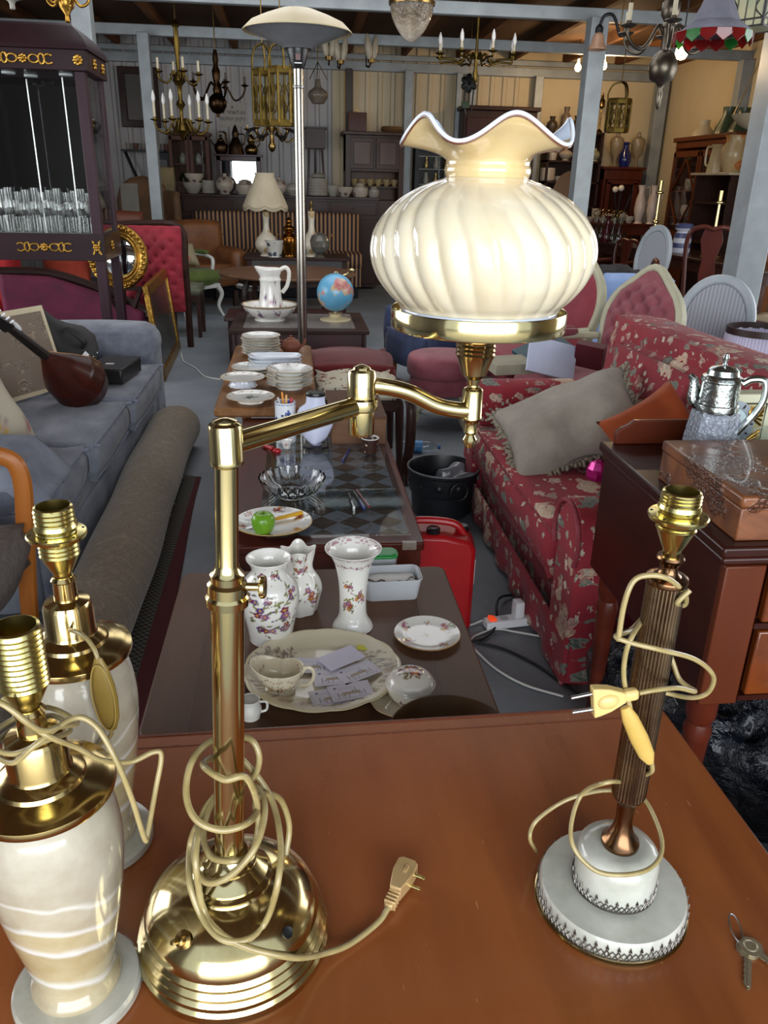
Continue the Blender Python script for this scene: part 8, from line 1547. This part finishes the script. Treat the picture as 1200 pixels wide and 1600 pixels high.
# hanging lamps
def hang(o,P,ztop=3.5,r_=.006):
 MB().tube([(0,0,0),(0,0,ztop-P[2])],r_,6).build('chain',BRASSD,o)
CHB=metal('dull_brass','#75602f','#51421f',.34,12,.2)
CND=plain('candle_cream','#c9bfa4','#b9ae92',10,rough=.5);FLM=plain('candle_bulb','#dcdad4',rough=.25,coat=.3)
def chandelier(name,label,P,zc,tiers,mat,body,chain=True,bulbs=True,cm=None):
 """tiers: (arms, reach, rise, turn, hub_height, candle_height, bulb)"""
 o=T(name,label,'chandelier',P);MB().lathe(body,28).build('stem',mat,o,50)
 for n,rc,rise,tn,hb,ch,bl in tiers:
  for k in range(n):
   a=tn+2*PI*k/n;c,s=math.cos(a),math.sin(a);f=lambda r,z:(r*c,r*s,hb+z)
   ar=MB().tube([f(.03,.02),f(rc*.25,.06),f(rc*.42,-.02),f(rc*.62,-rise*.9),f(rc*.88,-rise*.6),f(rc,.0),f(rc,.03)],.011,8,sm=5).lathe([(0,.0),(.02,.0),(.05,.015),(.048,.02),(.018,.016),(.016,.04),(0,.04)],14,c=f(rc,.03)).build('arm',mat,o,60)
   MB().cyl(f(rc,.06),.0135,ch,12).build('candle',cm or CND,ar)
   if bl:MB().lathe([(0,0),(.012,0),(.022,.03),(.018,.07),(.004,.11),(0,.11)],12,c=f(rc,.06+ch)).build('flame_bulb',FLM,ar)
 if chain:hang(o,(0,0,P[2]+max(z for r,z in body)),3.5+max(z for r,z in body)*0)if False else MB().tube([(0,0,max(z for r,z in body)),(0,0,3.5-P[2])],.007,6).build('chain',BRASSD,o)
 return o
P=atY(285,204,9.6);S_=1
chandelier('chandelier','two-tier brass chandelier with white candle bulbs, left rear',P,0,[(6,.28,.09,.3,.05,.15,True),(4,.21,.06,.35,.5,.11,False)],CHB,[(0,-.1),(.02,-.08),(.03,-.05),(.08,0),(.06,.06),(.02,.1),(.02,.2),(.05,.25),(.02,.3),(.025,.42),(.07,.47),(.05,.52),(.018,.56),(.02,.68),(.032,.78),(.022,.95),(.05,.98),(.02,1.02),(0,1.03)])
P=atY(340,162,10.8)
chandelier('chandelier','small dark bronze chandelier with a round ball, beside the two-tier one',P,0,[(5,.33,.13,.1,.16,.08,False)],metal('brown_bronze','#3c2a1a','#281c12',.3,10,.15),[(0,-.15),(.02,-.14),(.02,-.11),(.07,-.09),(.105,-.03),(.11,.02),(.09,.07),(.04,.11),(.05,.15),(.03,.2),(.045,.28),(.05,.34),(.025,.4),(.035,.46),(.02,.56),(0,.57)],cm=plain('bare_socket','#3a3026',rough=.5))
P=atY(742,128,9.6)
chandelier('chandelier','slender brass chandelier with eight white bulbs above the lamp shade',P,0,[(8,.42,.0,.2,.2,.07,True)],CHB,[(0,-.02),(.015,0),(.02,.03),(.03,.08),(.02,.12),(.02,.2),(.035,.25),(.015,.3),(.012,.55),(.02,.62),(.0,.63)])
P=atY(1036,105,5.4);PEW=metal('pewter','#6f665a','#544c42',.35,14,.2)
chandelier('chandelier','large pewter ball chandelier with white candles at upper right',P,0,[(6,.28,.08,.2,.16,.1,False),(6,.17,.05,.5,.44,.0001,False)],PEW,[(0,-.24),(.012,-.22),(.022,-.15),(.012,-.12),(.028,-.09),(.07,-.07),(.085,-.02),(.085,.02),(.06,.07),(.03,.09),(.03,.17),(.045,.2),(.03,.24),(.055,.28),(.055,.34),(.025,.37),(.02,.48),(.03,.56),(.0,.57)])
# lanterns
def lantern(label,P,w,h,hoop,mat=CHB,n=6):
 o=T('hanging_lantern',label,'lantern',P,.26,'brass lanterns');
 for z in (0,h):MB().lathe([(w*.85,z-.03),(w*1.05,z-.03),(w*1.08,z),(w*1.05,z+.025),(w*.85,z+.025)],n,close=True).build('rim',mat,o,30)
 for k in range(n):a=2*PI*k/n;MB().tube([(w*math.cos(a),w*math.sin(a),0),(w*math.cos(a),w*math.sin(a),h)],.014,8).build('upright',mat,o)
 m_=MB()
 for k in range(n):
  a,b_=2*PI*k/n,2*PI*(k+1)/n;g=lambda t,z:(w*.97*(math.cos(a)*(1-t)+math.cos(b_)*t),w*.97*(math.sin(a)*(1-t)+math.sin(b_)*t),z)
  m_.tube([g(.1,h*.75),g(.35,h*.62),g(.5,h*.45),g(.7,h*.3),g(.9,h*.2)],.006,6,sm=3).tube([g(.9,h*.75),g(.65,h*.62),g(.5,h*.45),g(.3,h*.3),g(.1,h*.2)],.006,6,sm=3)
 m_.build('tracery',mat,o);MB().lathe([(w*.93,.0),(w*.93,h)],n).build('pane',CLEAR,o,20)
 for k in range(3):a=2*PI*k/3+.5;MB().tube([(w*math.cos(a),w*math.sin(a),h),(w*math.cos(a)*1.05,w*math.sin(a)*1.05,h+hoop*.4),(w*.7*math.cos(a),w*.7*math.sin(a),h+hoop*.85),(0,0,h+hoop)],.01,8,sm=5).build('hoop',mat,o)
 MB().tube([(0,0,h+hoop),(0,0,3.5-P[2])],.006,6).build('chain',BRASSD,o);MB().lathe([(0,0),(.05,.0),(.02,.02),(.02,.1),(0,.1)],12).cyl((0,0,.1),.016,h*.3).build('candle_holder',mat,o)
 return o
P=atY(413,192,8.8);lantern('hexagonal brass lantern with glass panes, left one of the pair by the heater',P,.1,hgt(P,112)-P.z,hgt(P,68)-hgt(P,112));P=atY(441,192,8.5);lantern('hexagonal brass lantern with glass panes, right one touching the heater pole',P,.115,hgt(P,109)-P.z,hgt(P,66)-hgt(P,109))
P=atY(963,203,9.9);lantern('small brass lantern hanging before the covered goblets',P,.13,hgt(P,158)-P.z,hgt(P,128)-hgt(P,158),n=8)
P=atY(425,222,11.2);o=chandelier('chandelier','low brass chandelier with black scrolled arms under the lantern pair',P,0,[(5,.32,.1,.35,.1,.03,False)],BRASSD,[(0,-.12),(.03,-.1),(.05,-.05),(.03,0),(.025,.1),(.05,.16),(.04,.24),(.0,.25)],True,False)
for sg in (-1,1):MB().tube([(sg*.04,-.02,.1),(sg*.14,-.02,.05),(sg*.22,-.02,.14),(sg*.3,-.02,.1),(sg*.3,-.02,.02)],.02,8,sm=5).build('black_scroll',IRON,o)
# three chained oil lamp, crystal bowl lamps, plaster bowl
def bowl_lamp(name,label,P,prof,mat,rod_r,rod_z,n=3,trim=None):
 o=T(name,label,'lamp',P);MB().lathe([(p.x,p.y)for p in smooth([(a,b_,0)for a,b_ in prof],3)],40).build('bowl',mat,o,60)
 for k in range(n):a=2*PI*k/n+.4;MB().tube([(rod_r*math.cos(a),rod_r*math.sin(a),prof[-1][1]),(0,0,rod_z)],.006,6).build('chain',BRASSD,o)
 MB().tube([(0,0,rod_z),(0,0,3.5-P[2])],.006,6).build('hanger',BRASSD,o)
 if trim:MB().lathe(trim,32,close=True).build('rim',BRASSD,o,40)
 return o
P=atY(497,162,12.2);bowl_lamp('hanging_oil_lamp','small pale urn lamp on three thin chains right of the heater pole',P,[(0,0),(.08,0),(.1,.03),(.14,.09),(.12,.15),(.05,.2),(.03,.3)],plain('smoky_glass','#8a8072','#6a6054',8,rough=.2),.14,.5)
P=atY(642,64,7.6);CRYB=plain('bubbled_crystal','#a39580','#6a5e50',16,5,.8,26,.02,rough=.08,trans=.55);bowl_lamp('crystal_bowl_light','cut crystal bowl light hanging right of the heater dome',P,[(0,0),(.03,.0),(.1,.06),(.15,.14),(.175,.21),(.18,.27)],CRYB,.1,.4,3,[(.175,.255),(.19,.255),(.195,.28),(.175,.285)])
P=atY(1182,204,8.3);bowl_lamp('alabaster_bowl_light','wide shallow plaster bowl light on three rods at the right edge',P,[(0,0),(.06,.0),(.16,.04),(.23,.1),(.26,.14)],plain('alabaster','#a0927a','#8e8068',9,rough=.4),.24,.85)
P=atY(20,14,7.2);bowl_lamp('globe_light','white glass globe light at the top left corner',P,[(0,0),(.02,.0),(.03,.05),(.16,.1),(.22,.2),(.2,.3),(.08,.36)],plain('opal_glass_dim','#a9a79c','#9a988e',5,rough=.3),.05,.42)
P=atY(105,24,7.2);chandelier('chandelier','small gilt chandelier above the display cabinet',P,0,[(5,.17,.06,.2,.12,.04,False)],GILT,[(0,-.06),(.02,-.04),(.015,0),(.05,.05),(.06,.1),(.03,.16),(.05,.22),(.0,.24)])
# bell wall-light on an arm, beam sconces, green flower light
P=atY(933,78,8.9);o=T('bell_lamp','peach bell-shaped glass lamp on a black arm by the grey column','lamp',P);s=dep(P)/F;MB().lathe([(14.5*s,0),(13*s,.02),(10*s,9*s),(8*s,18*s),(5*s,23*s),(0,24*s)],32).build('glass_bell',plain('peach_glass','#a8846a','#94705a',6,rough=.3),o,60,solid=.006)
MB().lathe([(0,23*s),(6*s,23*s),(6*s,30*s),(3*s,34*s),(0,34*s)],16).tube([(0,0,33*s),(6*s,0,46*s),(18*s,0,48*s),(26*s,0,38*s),(33*s,0,22*s),(40*s,0,21*s)],2.4*s,8,sm=5).build('iron_arm',IRON,o);MB().tube([(33*s,0,22*s),(36*s,0,3.5-P.z)],.006,6).build('chain',BRASSD,o)
TUL=plain('tulip_glass','#b9ae98','#a89c86',8,rough=.3)
for i,(px,py,lb)in enumerate(((514,88,'left tulip-glass wall light on the back beam'),(532,94,'middle tulip-glass wall light on the back beam'),(580,92,'right tulip-glass wall light with two upright petals on the back beam'))):
 P=atY(px,py,11.35);o=T('tulip_light',lb,'lamp',P,.3*i,'tulip lights');s=.0085
 for sg in (-1,1):MB().lathe([(0,0),(3*s,0),(5*s,8*s),(5.5*s,16*s),(3.5*s,27*s),(.5*s,33*s),(0,33*s)],16,M=Matrix.Rotation(sg*.16,4,'Y')@Matrix.Translation((sg*3.5*s,0,0))).build('glass_petal',TUL,o,60)
 MB().lathe([(0,-6*s),(5*s,-5*s),(6*s,0),(0,2*s)],14).tube([(0,.0,-3*s),(0,.04,-10*s),(0,.1,-8*s)],.012,6,sm=3).build('bracket',BRASSD,o);MB().tube([(0,.1,-8*s),(0,.1,3.2-P.z)],.008,6).build('hanger',IRON,o)
P=atY(733,130,11.6);o=T('iron_flower_light','black iron flower light with a green leaf above the wardrobe','lamp',P);s=.0085
for k in range(6):a=k*PI/3;MB().lathe([(0,0),(6*s,3*s),(4*s,12*s),(0,14*s)],10,M=Matrix.Rotation(a,4,'Y')@Matrix.Diagonal((1,.4,1,1))).build('petal',IRON,o)
MB().tube([(-4*s,0,0),(-6*s,0,-20*s),(-4*s,0,-42*s)],.014,6,sm=3).tube([(8*s,0,-6*s),(6*s,0,-40*s)],.01,6).build('stem',IRON,o);MB().soft((-4*s,0,-30*s),(12*s,.03,10*s),.03,.0,4).build('green_leaf',plain('leaf_green','#3a4a34',rough=.6),o);MB().tube([(0,0,0),(0,0,3.5-P.z)],.005,6).build('chain',BRASSD,o)
# felted cone shade with red and green glass drops
P=atY(1115,52,4.3);o=T('cone_shade_lamp','grey cone shade with red and green glass fringe at the upper right','lamp',P,.2);s=dep(P)/F;h=110*s;RG=plain('red_glass_drop','#7a1414','#9a1c1a',10,rough=.12,trans=.4);GG=plain('green_glass_drop','#1a6a24','#2a8a34',10,rough=.12,trans=.4)
MB().lathe([(0,h),(6*s,h),(14*s,h*.62),(24*s,h*.35),(36*s,h*.14),(58*s,0)],8).build('cone_shade',plain('grey_felt','#6c6c78','#7c7c88',9,rough=.8),o,20,solid=.004)
for k in range(16):
 a=2*PI*k/16;dr_=MB().prism([(-11*s,0),(11*s,0),(12*s,-9*s),(0,-18*s),(-12*s,-9*s)],.006,Matrix.Translation((57*s*math.cos(a),57*s*math.sin(a),0))@Matrix.Rotation(a+PI/2,4,'Z')@Matrix.Rotation(R(90),4,'X'));dr_.build('glass_drop',GG if k%4==1 else RG,o,20,bevel=.002)
MB().tube([(0,0,h),(0,0,3.5-P.z)],.006,6).build('flex',IRON,o)
# leaded lantern top right
P=atY(1178,46,4.6);o=T('leaded_lantern','leaded glass box lantern with pale green panes at the top right','lantern',P,.55);s=dep(P)/F;w2,hh=30*s,80*s;LG=plain('pale_leaded_glass','#b5ad86','#98a084',10,rough=.25);LEAD=plain('dark_lead','#23221e',rough=.5)
MB().box((0,0,hh/2),(w2*2,w2*2,hh)).build('leaded_pane',LG,o,0);q=MB()
for sx in (-1,1):
 for sy in (-1,1):q.box((sx*w2,sy*w2,hh/2),(.012,.012,hh))
for ax in (0,1):
 for sg in (-1,1):
  f=(lambda t,z:(t*w2,sg*(w2+.002),z))if ax==0 else (lambda t,z:(sg*(w2+.002),t*w2,z))
  for z in (.0,hh*.12,hh*.55,hh):q.tube([f(-1,z),f(1,z)],.005,5)
  for t in (-.5,.0,.5):q.tube([f(t,0),f(t,hh*.55)],.003,5)
  q.tube([f(-.9,hh*.14),f(-.5,hh*.3),f(-.8,hh*.5)],.003,5,sm=4).tube([f(.9,hh*.14),f(.5,hh*.3),f(.8,hh*.5)],.003,5,sm=4)
q.build('leading',LEAD,o);MB().tube([(0,0,hh),(0,0,3.5-P.z)],.006,6).build('chain',BRASSD,o)
# bare lit bulbs
for px,py,Y,en,lb in ((903,106,12.6,26,'small lit bulb left of the grey column'),(943,103,11.6,30,'bright lit bulb right of the grey column'),(1065,82,6.3,9,'bright lit bulb under the cone shade')):
 P=atY(px,py,Y);o=T('bare_bulb',lb,'bulb',P,0,'lit bulbs');bb=MB().lathe([(0,-.05),(.03,-.04),(.045,-.01),(.04,.025),(.02,.055),(.018,.07)],20).build('glass_bulb',lampmat('warm_bulb','#ffd08a',30),o,60);bb.visible_shadow=True
 MB().cyl((0,0,.065),.02,.05,16).build('lampholder',WHITEP,o);MB().tube([(0,0,.11),(0,0,3.5-P.z)],.005,6).build('flex',IRON,o)
 point('bulb_light',(P.x,P.y-.1,P.z-.08),en*1.0,(1.0,.68,.36),.05)
